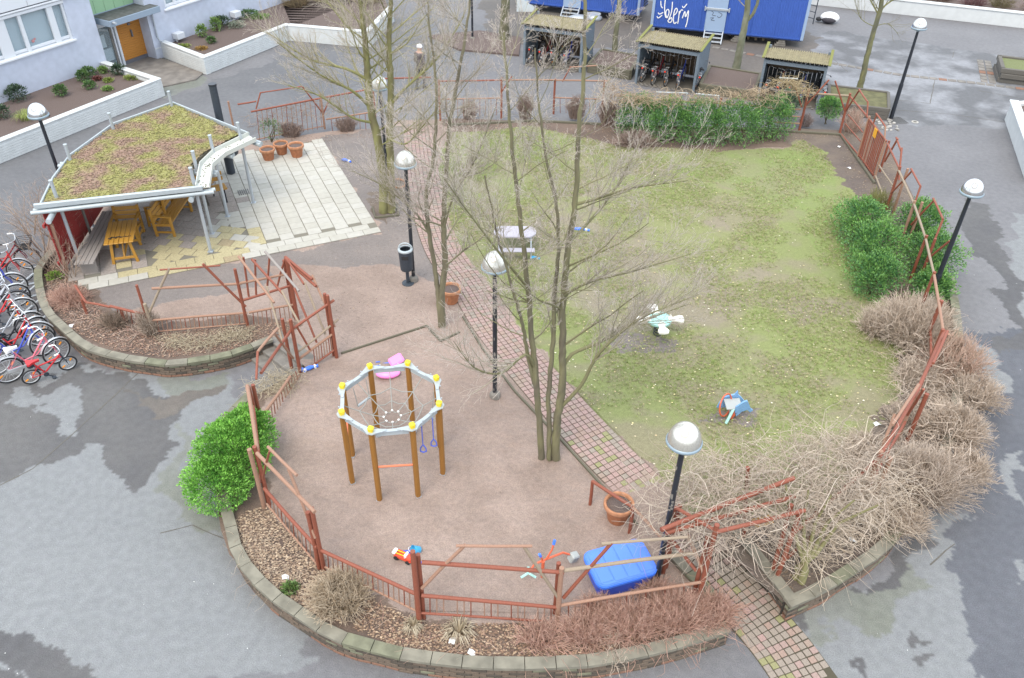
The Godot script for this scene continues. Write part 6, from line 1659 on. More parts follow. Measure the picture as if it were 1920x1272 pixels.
	pl(t, "post", V(-8.71,0.27,-15.81), V(-8.71,1.17,-15.81), 0.045, M.bare_pole); pl(t, "post", V(-8.82,0.27,-15.92), V(-8.82,1.63,-15.92), 0.035)
	pl(t, "top_rail", V(-8.45,1.58,-15.86), V(-6.47,1.50,-16.24), 0.032, M.red_faded)
	pl(t, "rail", V(-8.75,0.68,-15.80), V(-6.49,0.65,-16.23), 0.030, M.red_faded)
	pl(t, "bottom_rail", V(-8.65,0.34,-15.82), V(-6.56,0.33,-16.22), 0.018, M.red_faded)
	bal(t, V(-8.60,0.67,-15.83), V(-6.53,0.63,-16.23), V(-8.63,0.34,-15.82), V(-6.56,0.33,-16.22), 20)
	pl(t, "brace", V(-8.66,0.92,-15.82), V(-7.95,2.09,-15.95), 0.03, M.bare_pole)
	pl(t, "brace", V(-7.21,2.13,-16.10), V(-6.49,0.84,-16.23), 0.032)
	pl(t, "top_bar", V(-8.16,2.07,-15.91), V(-6.84,2.05,-16.17), 0.022)
	t = fen("low red rail running into the dry bushes at the left bed")
	pl(t, "rail", V(-9.83,0.75,-16.28), V(-8.75,0.75,-15.92), 0.034); pl(t, "rail", V(-11.00,0.80,-17.06), V(-10.48,0.75,-16.42), 0.034)
	pl(t, "rail", V(-10.48,0.75,-16.42), V(-9.86,0.70,-16.31), 0.03)
	pl(t, "post", V(-9.58,0.26,-16.25), V(-9.58,0.68,-16.25), 0.035); pl(t, "post", V(-10.67,0.26,-16.59), V(-10.67,0.71,-16.59), 0.035)
	bal(t, V(-9.72,0.72,-16.26), V(-8.82,0.72,-15.95), V(-9.87,0.26,-16.42), V(-8.93,0.26,-16.04), 7)
	t = fen("pair of pinkish red poles standing at the end of the red slatted wall")
	pl(t, "post", V(-12.03, 0.2, -18.55), V(-12.03,1.67,-18.60), 0.05, M.red_faded); pl(t, "post", V(-12.20,0.22,-18.82), V(-12.20,1.23,-18.82), 0.045, M.red_faded)
	pl(t, "brace", V(-12.28,1.20,-19.28), V(-12.00,0.70,-18.88), 0.035)
	# behind, towards the house
	t = fen("red rail fence with V braces behind the terracotta pots")
	pl(t, "post", V(-6.98,0.12,-28.45), V(-6.98,1.44,-28.45), 0.04)
	pl(t, "top_rail", V(-9.15,1.26,-27.17), V(-5.23,1.28,-29.48), 0.032)
	pl(t, "bottom_rail", V(-9.15,0.24,-27.17), V(-6.98,0.24,-28.45), 0.018, M.red_faded)
	bal(t, V(-9.05,1.27,-27.23), V(-6.96,1.22,-28.46), V(-9.12,0.19,-27.18), V(-6.99,0.16,-28.44), 14)
	pl(t, "brace", V(-8.98,1.33,-27.27), V(-8.77,1.86,-27.39), 0.025); pl(t, "brace", V(-7.49,1.80,-28.14), V(-6.97,0.69,-28.46), 0.026)
	pl(t, "brace", V(-6.64,1.29,-28.65), V(-6.97,0.69,-28.46), 0.026)
	pl(t, "top_bar", V(-8.79,1.86,-27.38), V(-7.51,1.82,-28.14), 0.022)
	pl(t, "top_rail", V(-9.49,1.60,-26.97), V(-8.94,1.59,-27.29), 0.028); pl(t, "post", V(-9.74,0.12,-26.83), V(-9.74,1.76,-26.83), 0.035)
	t = fen("red rail fence beside the brick path, half hidden by the back tree")
	pl(t, "post", V(-5.07,0.12,-28.33), V(-5.07,1.83,-28.33), 0.04)
	pl(t, "rail", V(-6.89,0.49,-28.45), V(-5.07,0.81,-28.48), 0.028, M.red_faded)
	pl(t, "top_rail", V(-5.00,1.99,-28.51), V(-3.10,1.76,-29.39), 0.03)
	bal(t, V(-6.81,0.53,-28.45), V(-5.14,0.79,-28.48), V(-6.81,0.04,-28.45), V(-5.17,0.12,-28.47), 8)
	t = fen("red fence along the far side of the lawn seen through bare twigs")
	pl(t, "post", V(-0.54,0.12,-29.69), V(-0.54,1.69,-29.69), 0.04); pl(t, "post", V(-2.82,0.12,-29.40), V(-2.82,1.67,-29.40), 0.04)
	pl(t, "top_rail", V(-2.78,1.62,-29.40), V(-0.53,1.59,-29.70), 0.028); pl(t, "rail", V(-2.78,0.94,-29.40), V(-0.52,0.91,-29.70), 0.026)
	pl(t, "brace", V(-0.53,1.15,-29.70), V(-0.16,1.72,-29.74), 0.024)
	pl(t, "top_rail", V(-0.53,1.59,-29.70), V(1.43,1.47,-30.13), 0.028)
	bal(t, V(-2.67,0.92,-29.42), V(-0.62,0.89,-29.68), V(-2.69,0.24,-29.41), V(-0.62,0.25,-29.68), 10)
	t = fen("short red trellis panel left of the evergreen hedge behind the lawn")
	pl(t, "post", V(1.45,0.12,-30.19), V(1.45,1.49,-30.19), 0.04); pl(t, "post", V(3.28,0.12,-30.11), V(3.28,1.51,-30.11), 0.04)
	pl(t, "top_rail", V(1.04,1.43,-30.20), V(3.43,1.47,-30.10), 0.03); pl(t, "rail", V(1.46,0.77,-30.19), V(3.23,0.77,-30.11), 0.026)
	pl(t, "top_bar", V(1.96,1.94,-30.16), V(2.99,2.04,-30.12), 0.024, M.red_faded); pl(t, "brace", V(1.73,1.40,-30.17), V(2.00,1.97,-30.16), 0.024)
	bal(t, V(1.56,0.75,-30.18), V(3.11,0.77,-30.11), V(1.59,0.17,-30.18), V(3.16,0.18,-30.11), 7)
	# hedge side and the corner by the shed
	t = fen("red pole fence with three bars between the vine arch and the small round bush")
	pl(t, "post", V(10.56,0.12,-29.05), V(10.56,1.68,-29.05), 0.045)
	pl(t, "top_rail", V(9.55,1.51,-29.26), V(11.96,1.56,-28.78), 0.036, M.bare_pole)
	for y in [[1457, 203, 1505, 205], [1470, 218, 1503, 220], [1470, 231, 1501, 232]]: pass
	pl(t, "bar", V(9.29,0.86,-29.27), V(10.45,0.91,-29.07), 0.028); pl(t, "bar", V(9.34,0.60,-29.26), V(10.49,0.63,-29.07), 0.028); pl(t, "bar", V(9.39,0.35,-29.25), V(10.53,0.37,-29.06), 0.028)
	pl(t, "brace", V(10.45,1.00,-29.07), V(10.02,1.84,-29.14), 0.03); pl(t, "brace", V(10.58,1.07,-29.05), V(11.15,2.07,-28.94), 0.03)
	pl(t, "top_bar", V(9.47,2.01,-29.24), V(10.10,2.02,-29.13), 0.026, M.galv_light)
	pl(t, "brace", V(11.97,0.94,-28.77), V(11.36,2.05,-28.90), 0.03)
	for x in [1180, 1260]: pass
	pl(t, "post", V(5.60,0.12,-29.15), V(5.60,1.39,-29.15), 0.04); pl(t, "post", V(7.48,0.12,-29.13), V(7.48,1.27,-29.13), 0.042)
	pl(t, "top_rail", V(4.14,1.18,-29.21), V(9.25,0.96,-29.17), 0.03, M.red_faded)
	var sil := thing("steel_rail", "pale steel handrail showing behind the evergreen hedge", "rail")
	pl(sil, "rail", V(5.33,0.90,-30.56), V(6.54,0.90,-30.51), 0.03, M.galv_light); pl(sil, "rail", V(6.83,0.90,-30.46), V(7.71,0.90,-30.29), 0.03, M.galv_light)
	for p in [V(5.37,0.90,-30.56), V(6.50,0.90,-30.50), V(6.87,0.90,-30.47), V(7.67,0.90,-30.29)]: pl(sil, "post", p, V(p.x, 0, p.z), 0.025, M.galv_light)
	t = fen("red fence panel at the lawn's far corner with crossed braces")
	pl(t, "post", V(11.97,0.12,-28.77), V(11.97,1.66,-28.77), 0.045)
	pl(t, "top_rail", V(11.97,1.56,-28.67), V(11.96,1.58,-26.69), 0.032); pl(t, "bottom_rail", V(11.97,0.17,-28.75), V(11.96,0.26,-26.70), 0.028)
	pl(t, "rail", V(11.97,0.98,-28.49), V(11.96,1.01,-26.87), 0.02); pl(t, "rail", V(11.97,0.63,-28.50), V(11.96,0.69,-26.84), 0.02)
	pl(t, "brace", V(11.97,0.96,-28.78), V(11.97,2.05,-28.09), 0.03); pl(t, "top_bar", V(11.97,2.04,-28.13), V(11.96,1.97,-27.13), 0.028); pl(t, "brace", V(11.96,2.00,-27.15), V(11.96,1.52,-26.86), 0.026)
	t = fen("red barred gate with a small orange sign beside the lane")
	pl(t, "post", V(11.96,0.12,-26.70), V(11.96,1.66,-26.70), 0.042); pl(t, "post", V(12.02,0.13,-25.13), V(12.02,1.50,-25.13), 0.042); pl(t, "post", V(12.39,0.12,-25.67), V(12.39,1.24,-25.67), 0.04)
	pl(t, "top_rail", V(11.96,1.58,-26.79), V(12.02,1.48,-25.08), 0.03); pl(t, "bottom_rail", V(11.97,0.28,-26.61), V(12.02,0.20,-25.27), 0.028)
	for i in 13:
		var u := (i + 0.7) / 13.5
		pl(t, "bar", V(11.96,1.57,-26.73).lerp(V(12.02,1.45,-25.19), u), V(11.96,0.21,-26.72).lerp(V(12.02,0.14,-25.23), u), 0.022)
	pl(t, "brace", V(11.98,1.56,-26.30), V(11.98,1.92,-26.24), 0.026); pl(t, "top_bar", V(11.98,1.91,-26.32), V(12.01,1.82,-25.43), 0.028); pl(t, "brace", V(12.01,1.85,-25.45), V(12.02,1.46,-25.25), 0.024)
	var mb := MB.new(); var sp: Vector3 = V(11.99,1.42,-25.90)
	mb.box(sp + V(-0.06, 0, 0.03), V(0.02, 0.30, 0.22), Basis(Vector3.UP, 0.03), 0.004); obj("sign", mb, mat("sign_orange", Color(0.68, 0.33, 0.03), 0.5), t)
	t = fen("red zigzag fence between the barred gate and the right hand hedge")
	pl(t, "post", V(11.51, 0.1, -22.68), V(11.51, 1.75, -22.68), 0.042); pl(t, "post", V(11.72, 0.1, -22.6), V(11.72, 1.72, -22.6), 0.04)
	pl(t, "top_rail", V(12.01,1.46,-24.96), V(11.52, 1.66, -22.72), 0.03); pl(t, "bottom_rail", V(12.02,0.24,-25.10), V(11.6, 0.3, -22.7), 0.028, M.bare_pole); pl(t, "rail", V(12.04,0.62,-25.27), V(11.84,0.75,-23.42), 0.026, M.bare_pole)
	pl(t, "brace", V(11.98,0.95,-24.70), V(11.92,1.96,-24.20), 0.03); pl(t, "top_bar", V(11.94,1.93,-24.36), V(11.86,1.81,-23.64), 0.028); pl(t, "brace", V(11.87,1.90,-23.67), V(11.80,1.11,-23.06), 0.03)
	t = fen("row of red posts and a pale rail sticking out of the right hand hedge")
	for p in [[V(11.16, 1.62, -20.57), V(10.75, 1.62, -18.67)], [V(10.75, 1.62, -18.67), V(10.3, 1.62, -17.0)], [V(11.5, 1.62, -22.7), V(11.16, 1.62, -20.57)]]: pl(t, "top_rail", p[0], p[1], 0.032, M.bare_pole)
	for p in [V(11.16, 1.72, -20.57), V(11.34, 1.72, -20.5), V(10.75, 1.72, -18.67), V(10.93, 1.70, -18.55), V(10.28, 1.70, -16.95)]: pl(t, "post", down(p), p, 0.04)
	for p in [[V(11.25, 1.0, -20.5), V(11.42, 2.0, -20.1)], [V(11.40, 2.02, -20.15), V(11.20, 2.02, -19.0)], [V(11.2, 2.0, -19.0), V(10.95, 1.1, -18.6)], [V(10.9, 1.1, -18.5), V(11.05, 1.9, -18.1)], [V(11.35, 1.0, -22.4), V(11.5, 2.0, -21.9)], [V(11.5, 2.0, -22.0), V(11.35, 2.0, -20.9)], [V(11.35, 2.0, -20.9), V(11.2, 1.0, -20.6)]]: pl(t, "brace", p[0], p[1], 0.028)
	t = fen("long red rail on posts above the bare bushes at the lawn's right side")
	for p in [V(9.91, 1.75, -15.65), V(9.40, 1.85, -14.40), V(8.15, 1.8, -12.48), V(8.32, 1.7, -12.42), V(6.78, 1.8, -10.70), V(6.95, 1.72, -10.62)]: pl(t, "post", down(p), p, 0.045)
	pl(t, "top_rail", V(10.3, 1.62, -17.0), V(9.40, 1.78, -14.33), 0.035, M.red_faded); pl(t, "top_rail", V(9.44, 1.80, -14.4), V(8.1, 1.76, -12.42), 0.038); pl(t, "top_rail", V(8.16, 1.78, -12.5), V(6.73, 1.74, -10.6), 0.038)
	pl(t, "rail", V(9.36, 0.9, -14.3), V(8.1, 0.9, -12.4), 0.03); pl(t, "rail", V(8.1, 0.9, -12.4), V(6.8, 0.9, -10.65), 0.03); pl(t, "rail", V(9.9, 0.9, -15.6), V(9.4, 0.9, -14.3), 0.03)
	pl(t, "brace", V(8.12, 1.1, -12.45), V(8.0, 2.1, -12.1), 0.03); pl(t, "top_bar", V(7.95,2.10,-12.23), V(7.03,2.10,-11.08), 0.03); pl(t, "brace", V(7.2, 2.08, -11.4), V(6.8, 1.1, -10.75), 0.03)
	pl(t, "brace", V(9.4, 1.2, -14.4), V(9.22, 2.1, -13.9), 0.03); pl(t, "top_bar", V(9.24, 2.1, -14.0), V(8.5, 2.1, -12.9), 0.03)
	# the arch at the front right
	t = fen("red pole arch over the brick path, overgrown by pale vines")
	for p in [V(3.26,0.37,-8.44), V(3.20,0.37,-8.54)]: pass
	pl(t, "post", V(3.26,0.37,-8.44), V(3.26,2.38,-8.44), 0.045); pl(t, "post", V(3.20,0.37,-8.54), V(3.20,1.94,-8.54), 0.042)
	pl(t, "post", V(2.74,0.37,-9.02), V(2.72, 2.1, -9.0), 0.042); pl(t, "post", V(2.81,0.36,-9.14), V(2.84, 2.0, -9.15), 0.04)
	pl(t, "post", V(4.74,0.37,-8.95), V(4.78, 2.1, -9.0), 0.045); pl(t, "post", V(4.69,0.36,-9.06), V(4.66, 2.1, -9.12), 0.042)
	pl(t, "top_rail", V(2.41,2.20,-8.47), V(4.81,2.20,-9.62), 0.042); pl(t, "top_rail", V(2.50,2.10,-8.49), V(4.76,2.10,-9.30), 0.040)
	pl(t, "top_rail", V(3.25, 2.25, -8.4), V(4.85, 2.1, -9.0), 0.036)
	pl(t, "brace", V(2.95,1.69,-8.79), V(3.28,1.09,-8.41), 0.034); pl(t, "brace", V(2.77,1.32,-8.99), V(3.15,1.06,-8.55), 0.032)
	pl(t, "post", V(4.34,0.35,-9.79), V(4.1, 2.15, -9.9), 0.04); pl(t, "top_rail", V(2.72, 2.12, -9.0), V(3.3, 2.2, -8.45), 0.034)
	mb = MB.new(); mb.box(V(4.26,1.70,-9.10), V(0.34, 0.05, 0.16), Basis.from_euler(V(0.2, 0.25, 0.1)), 0.008); obj("board", mb, M.yellow_wood, t)
	pl(t, "rail", V(4.78, 1.5, -9.0), V(6.78, 1.6, -10.7), 0.034); pl(t, "rail", V(4.8, 0.8, -9.0), V(6.78, 0.85, -10.7), 0.03)
	t = fen("bent red handrail standing in the sand by the large flower pot")
	pl(t, "post", V(1.55,0.34,-10.56), V(1.55,1.02,-10.56), 0.032); pl(t, "rail", V(1.55,1.02,-10.56), V(2.22, 1.05, -9.93), 0.034); pl(t, "post", V(2.24, 0.35, -9.9), V(2.24, 1.07, -9.9), 0.034)
	pl(t, "rail", V(2.24, 1.06, -9.9), V(2.78, 1.0, -9.1), 0.03)

func lamp(label: String, at: Vector3, top: float, flaky := false, thick := 0.0, dirty := true):
	var t := thing("street_lamp", label, "street lamp", at, 0.0, "dome lamps in the courtyard")
	var h := top - at.y
	var mb := MB.new()
	mb.tube([V(0, 0, 0), V(0, h * 0.5, 0), V(0, h - 0.05, 0)], [0.05 if thick == 0.0 else 0.062, 0.048 if thick == 0.0 else 0.06, 0.045 if thick == 0.0 else 0.044], 12)
	var pole := obj("pole", mb, M.black_metal, t)
	if thick > 0.0:
		mb = MB.new(); mb.lathe(Vector3.ZERO, [V2(0.075, 0.0), V2(0.075, thick), V2(0.05, thick + 0.05)], 12); obj("sleeve", mb, M.black_metal, pole)
	if flaky:
		# patches where the paint has come off down to the primer
		mb = MB.new()
		for i in 40:
			var y := rr(0.25, h - 0.4); var a := rr(0, TAU); var w := rr(0.3, 1.1); var hh := rr(0.01, 0.045)
			for k in 3:
				var a0 := a + w * k / 3; var a1 := a + w * (k + 1) / 3; var r := 0.0525
				mb.quad(V(cos(a0) * r, y - hh, sin(a0) * r), V(cos(a0) * r, y + hh, sin(a0) * r), V(cos(a1) * r, y + hh * rr(0.4, 1.0), sin(a1) * r), V(cos(a1) * r, y - hh * rr(0.4, 1.0), sin(a1) * r))
		obj("bare_patch", mb, M.concrete, pole)
		mb = MB.new(); mb.lathe(Vector3.ZERO, [V2(0.12, 0.0), V2(0.12, 0.10), V2(0.09, 0.14), V2(0.05, 0.16)], 14); obj("foot", mb, M.concrete, pole)
	var c := V(0, h - 0.02, 0)
	mb = MB.new(); mb.lathe(c, [V2(0.05, -0.10), V2(0.06, -0.06), V2(0.20, -0.03), V2(0.262, 0.0), V2(0.275, 0.02), V2(0.275, 0.05), V2(0.258, 0.062)], 32); obj("rim", mb, M.lamp_rim, t)
	var prof := []
	for i in 10:
		var a := PI / 2 * i / 9.0
		prof.append(V2(0.256 * cos(a), 0.055 + 0.32 * sin(a)))
	mb = MB.new(); mb.lathe(c, prof, 32); obj("dome", mb, M.dome_dirty if dirty else M.dome, t)
	if not dirty:
		mb = MB.new(); mb.lathe(c, [V2(0.2, 0.06), V2(0.19, 0.1), V2(0.08, 0.16), V2(0.0, 0.17)], 20); obj("reflector", mb, M.chrome, t)
func lamps():
	lamp("far right lamp with a tall black post and stones at its foot", V(14.56, 0, -30.6), 3.42, false, 1.35, false)
	lamp("black lamp rising out of the right hand hedge", V(10.89, 0.22, -17.73), 3.44, false, 0.9, false)
	lamp("dome lamp nearest the camera, standing beside the brick path and the vines", V(2.60, 0.37, -8.82), 3.80, true)
	lamp("dome lamp in the middle of the sand pit beside the path, with flaking paint", V(-0.36, 0.30, -13.68), 3.72, true)
	lamp("dome lamp that carries the litter bin", V(-2.66, 0.24, -18.38), 3.62, true)
	lamp("dome lamp in front of the big back tree", V(-4.05, 0.15, -23.82), 3.45, true)
	lamp("black lamp behind the pavilion before the white planter", V(-13.05, 0, -21.39), 3.44, false, 0.0, false)
	lamp("lamp post at the far lane whose head is above the picture", V(-2.09, 0, -39.18), 4.6, true)

func bike(label: String, front: Vector3, turn: float, lean: float, fm: Material, o := {}) -> Node3D:
	# front: where the front wheel touches the ground; local x points forward
	var s: float = o.get("scale", 1.0)
	var R: float = o.get("r", 0.34)
	var wb: float = o.get("wb", 1.06)
	var fwd := V(cos(turn), 0, -sin(turn))
	var t := thing("bicycle", label, "bicycle", front - fwd * wb * 0.5, turn, o.get("group", "bicycles parked at the left wall"))
	t.rotation.x = lean
	var fx := wb / 2; var bx := -wb / 2
	var saddle_h: float = 0.86 * s; var bar_h: float = 0.98 * s
	for x in [fx, bx]:
		var st: float = o.get("steer", 0.0) if x > 0 else 0.0
		var b := Basis(Vector3.UP, st)
		var mb := MB.new(); mb.ring(V(x, R, 0), b * V(0, 0, 1), R - 0.018, 0.02, 30, 7); var w := obj("wheel", mb, M.rubber, t)
		mb = MB.new(); mb.ring(V(x, R, 0), b * V(0, 0, 1), R - 0.045, 0.012, 30, 5); obj("rim", mb, M.alu, w)
		mb = MB.new()
		for i in 18:
			var a := TAU * i / 18; mb.rod(V(x, R, 0), V(x, R, 0) + b * V(cos(a), sin(a), 0) * (R - 0.05), 0.0022, 3)
		mb.rod(V(x, R, 0) + b * V(0, 0, -0.05), V(x, R, 0) + b * V(0, 0, 0.05), 0.022, 8); obj("spokes", mb, M.alu, w)
		if o.get("guard", true):
			mb = MB.new()
			var seg := 14
			for i in seg:
				var a0 := lerpf(0.35, 2.75, float(i) / seg) if x > 0 else lerpf(0.45, 3.0, float(i) / seg); var a1 := lerpf(0.35, 2.75, (i + 1.0) / seg) if x > 0 else lerpf(0.45, 3.0, (i + 1.0) / seg)
				var q := R + 0.025
				mb.quad(V(x, R, 0) + b * V(cos(a0) * q, sin(a0) * q, -0.028), V(x, R, 0) + b * V(cos(a1) * q, sin(a1) * q, -0.028), V(x, R, 0) + b * V(cos(a1) * q, sin(a1) * q, 0.028), V(x, R, 0) + b * V(cos(a0) * q, sin(a0) * q, 0.028))
			obj("mudguard", mb, o.get("gm", M.alu), w)
		for a in [0.8, 3.6]:
			mb = MB.new(); mb.box(V(x, R, 0) + b * V(cos(a), sin(a), 0) * R * 0.6, V(0.09, 0.035, 0.02), Basis(V(0, 0, 1), a), 0.006); obj("spoke_reflector", mb, M.orange_refl, w)
	var hd := V(fx - 0.13 * s, bar_h - 0.12, 0); var crank := V(bx + 0.44 * s, R * 0.85, 0); var seat := V(bx + 0.24 * s, saddle_h - 0.1, 0)
	var mb := MB.new()
	var tr2: float = 0.018
	mb.rod(hd, crank + V(0.02, 0.03, 0), tr2 * 1.15)
	if o.get("step", true): mb.tube([hd - V(-0.02, 0.16 * s, 0), V((hd.x + crank.x) * 0.5 - 0.02, R + 0.12 * s, 0), crank.lerp(seat, 0.32)], [tr2, tr2, tr2], 7)
	else: mb.rod(hd - V(-0.01, 0.08, 0), crank.lerp(seat, 0.82), tr2)
	mb.rod(crank, seat, tr2)
	for z in [-0.045, 0.045]:
		mb.rod(crank + V(0, 0, z * 0.5), V(bx, R, z), 0.010); mb.rod(crank.lerp(seat, 0.8) + V(0, 0, z * 0.4), V(bx, R, z), 0.009)
	obj("frame", mb, fm, t)
	mb = MB.new()
	for z in [-0.045, 0.045]: mb.tube([V(hd.x + 0.035, hd.y - 0.25 * s, z * 0.7), V(fx - 0.03, R + 0.16, z), V(fx, R, z)], [0.012, 0.012, 0.010], 6)
	mb.rod(hd + V(-0.012, 0.08, 0), V(hd.x + 0.035, hd.y - 0.27 * s, 0), 0.02); obj("fork", mb, o.get("fork", fm), t)
	mb = MB.new()
	var sw := 0.28 * s
	mb.tube([V(hd.x - 0.18 * s, bar_h + 0.04, -sw), V(hd.x - 0.02, bar_h + 0.05, -sw * 0.8), V(hd.x + 0.02, bar_h, -0.05), V(hd.x + 0.02, bar_h, 0.05), V(hd.x - 0.02, bar_h + 0.05, sw * 0.8), V(hd.x - 0.18 * s, bar_h + 0.04, sw)], [0.013, 0.013, 0.013, 0.013, 0.013, 0.013], 7); mb.rod(hd, V(hd.x + 0.02, bar_h, 0), 0.014); var hb := obj("handlebar", mb, M.chrome, t)
	for z in [-1, 1]:
		mb = MB.new(); mb.rod(V(hd.x - 0.07 * s, bar_h + 0.045, z * sw * 0.93), V(hd.x - 0.2 * s, bar_h + 0.04, z * sw), 0.02, 8); obj("grip", mb, o.get("grip", M.rubber), hb)
	mb = MB.new(); mb.slab(PackedVector2Array([V2(0.14, -0.02), V2(0.14, 0.02), V2(0.0, 0.045), V2(-0.09, 0.10), V2(-0.13, 0.08), V2(-0.13, -0.08), V2(-0.09, -0.10), V2(0.0, -0.045)]), 0.0, 0.055, Transform3D(Basis(V(0, 0, 1), -0.06), V(seat.x - 0.03, saddle_h - 0.01, 0))); mb.rod(seat, V(seat.x - 0.02, saddle_h, 0), 0.014); obj("saddle", mb, o.get("saddle", M.rubber), t)
	mb = MB.new(); mb.rod(crank + V(0, 0, 0.06), crank + V(0, 0, 0.075), 0.085 * s, 18); mb.rod(crank + V(0, 0, -0.07), crank + V(0, 0, 0.09), 0.014, 7); mb.bar(crank + V(0, 0, 0.09), crank + V(0.12, -0.11, 0.09), 0.014, 0.022); mb.bar(crank + V(0, 0, -0.07), crank + V(-0.12, 0.11, -0.07), 0.014, 0.022); mb.box(crank + V(0.12, -0.11, 0.13), V(0.09, 0.02, 0.07)); mb.box(crank + V(-0.12, 0.11, -0.11), V(0.09, 0.02, 0.07)); obj("crank", mb, o.get("crank", M.dark_stove), t)
	if o.get("chain", true):
		mb = MB.new(); mb.bar(crank + V(0.06, 0.02, 0.062), V(bx - 0.02, R + 0.01, 0.062), 0.012, 0.09, 0.005); obj("chain_guard", mb, o.get("cg", M.alu), t)
	if o.get("rack", false):
		mb = MB.new()
		for z in [-0.06, 0.0, 0.06]: mb.rod(V(bx + 0.22, R * 2 + 0.06, z), V(bx - 0.26, R * 2 + 0.06, z), 0.008, 5)
		for x in [-0.22, 0.1]: mb.rod(V(bx + x, R * 2 + 0.06, -0.06), V(bx + x, R * 2 + 0.06, 0.06), 0.008, 5)
		for z in [-0.06, 0.06]: mb.rod(V(bx - 0.08, R * 2 + 0.06, z), V(bx, R, z), 0.008, 5)
		obj("rear_rack", mb, M.alu, t)
		mb = MB.new(); mb.box(V(bx - 0.28, R * 2 + 0.0, 0), V(0.02, 0.06, 0.07), Basis.IDENTITY, 0.008); obj("rear_lamp", mb, M.red_refl, t)
	if o.get("basket", false):
		mb = MB.new()
		var bc := V(hd.x + 0.20, bar_h - 0.14, 0)
		for k in 5:
			var y := -0.1 + 0.05 * k; var gx := 0.13 + 0.012 * k; var gz := 0.16 + 0.012 * k
			for e in [[V(-gx, y, -gz), V(gx, y, -gz)], [V(gx, y, -gz), V(gx, y, gz)], [V(gx, y, gz), V(-gx, y, gz)], [V(-gx, y, gz), V(-gx, y, -gz)]]: mb.rod(bc + e[0], bc + e[1], 0.008, 5)
		mb.box(bc + V(0, -0.11, 0), V(0.26, 0.012, 0.32))
		obj("basket", mb, M.rubber, t)
	return t
func bicycles():
	mat("bike_pink", Color(0.62, 0.16, 0.21), 0.35); mat("bike_red", Color(0.50, 0.025, 0.03), 0.35); mat("bike_wine", Color(0.22, 0.02, 0.03), 0.35)
	mat("bike_silver", Color(0.50, 0.52, 0.56), 0.35, "", 1.0, 0.0, 0.4); mat("bike_blue", Color(0.05, 0.08, 0.42), 0.35); mat("bike_black", Color(0.02, 0.02, 0.025), 0.4)
	bike("small red and black child's bicycle nearest the camera", V(-10.37,0,-14.75), deg_to_rad(40), 0.10, M.bike_red, {"scale": 0.68, "r": 0.205, "wb": 0.80, "guard": false, "step": false, "chain": false, "saddle": M.bike_red, "fork": M.dark_stove, "grip": M.plastic_white})
	bike("pink bicycle with a white saddle and white handlebar grips", V(-10.72,0,-15.02), deg_to_rad(44), 0.06, M.bike_pink, {"saddle": M.plastic_white, "grip": M.plastic_white, "rack": true, "steer": 0.2})
	bike("red bicycle with a pale pushed-up mudguard behind the pink one", V(-11.38, 0, -15.62), deg_to_rad(42), -0.05, M.bike_red, {"saddle": M.bike_silver, "steer": -0.3})
	bike("silver bicycle with a red head tube, third from the camera", V(-11.85, 0, -16.05), deg_to_rad(36), 0.05, M.bike_silver, {"fork": M.bike_red, "rack": true, "steer": 0.15})
	bike("red and silver bicycle with orange reflectors in the middle of the row", V(-12.25, 0, -16.6), deg_to_rad(33), -0.04, M.bike_red, {"fork": M.bike_silver, "steer": -0.1})
	bike("pale grey bicycle between the red and the blue one", V(-12.75, 0, -17.25), deg_to_rad(28), 0.06, M.bike_silver, {"steer": 0.2})
	bike("blue bicycle with a white grip in the row at the left", V(-13.06, 0, -17.75), deg_to_rad(24), 0.03, M.bike_blue, {"grip": M.plastic_white})
	bike("red bicycle with wide silver spokes beside the dry bushes", V(-13.2, 0, -18.4), deg_to_rad(18), -0.05, M.bike_red, {"rack": true})
	bike("wine red bicycle with a dark wire basket, farthest in the row", V(-13.28, 0, -19.0), deg_to_rad(16), 0.04, M.bike_wine, {"basket": true, "grip": M.plastic_white, "gm": M.bike_black})
	bike("dark bicycle squeezed between the silver and the red one", V(-11.62, 0, -15.85), deg_to_rad(40), 0.09, M.bike_black, {"rack": true, "steer": 0.25})
	bike("grey bicycle with a black saddle squeezed beside the pale grey one", V(-12.52, 0, -16.92), deg_to_rad(31), -0.06, M.bike_silver, {"steer": -0.2, "gm": M.bike_black})
	bike("dark blue bicycle half outside the picture behind the pink one", V(-11.15, 0, -15.3), deg_to_rad(46), -0.08, M.bike_blue, {"steer": 0.3, "rack": true, "grip": M.plastic_white})
	# concrete feet of the rack
	var n := 0
	for p in [V(-12.93,0,-18.27), V(-12.61,0,-17.70), V(-12.21,0,-17.06), V(-11.72,0,-16.41)]:
		var r := thing("bike_stand", ["grey slanted bicycle stand by the wall, farthest up the row", "grey slanted bicycle stand by the wall, second up the row", "grey slanted bicycle stand below the leaf litter", "grey slanted bicycle stand near the red bicycles"][n], "bicycle stand", p, deg_to_rad(30), "bicycle stands at the left wall")
		var mb := MB.new(); mb.bar(V(-0.28, 0.06, 0), V(0.12, 0.30, 0), 0.06, 0.05, 0.01); obj("arm", mb, M.galv, r)
		mb = MB.new(); mb.box(V(0.12, 0.16, 0), V(0.06, 0.3, 0.06), Basis.IDENTITY, 0.01); mb.box(V(-0.05, 0.02, 0), V(0.5, 0.04, 0.08), Basis.IDENTITY, 0.01); obj("foot", mb, M.galv, r)
		n += 1
	# bicycles in the sheds
	var sheds := [[V(0.28, 0, -35.95), -20.4, 2.66, "left-hand"], [V(4.95, 0, -33.88), -24.8, 2.56, "middle"], [V(9.68, 0, -32.2), -20.3, 2.40, "right-hand"]]
	var fm := [M.bike_black, M.bike_wine, M.bike_black, M.bike_blue, M.bike_black]
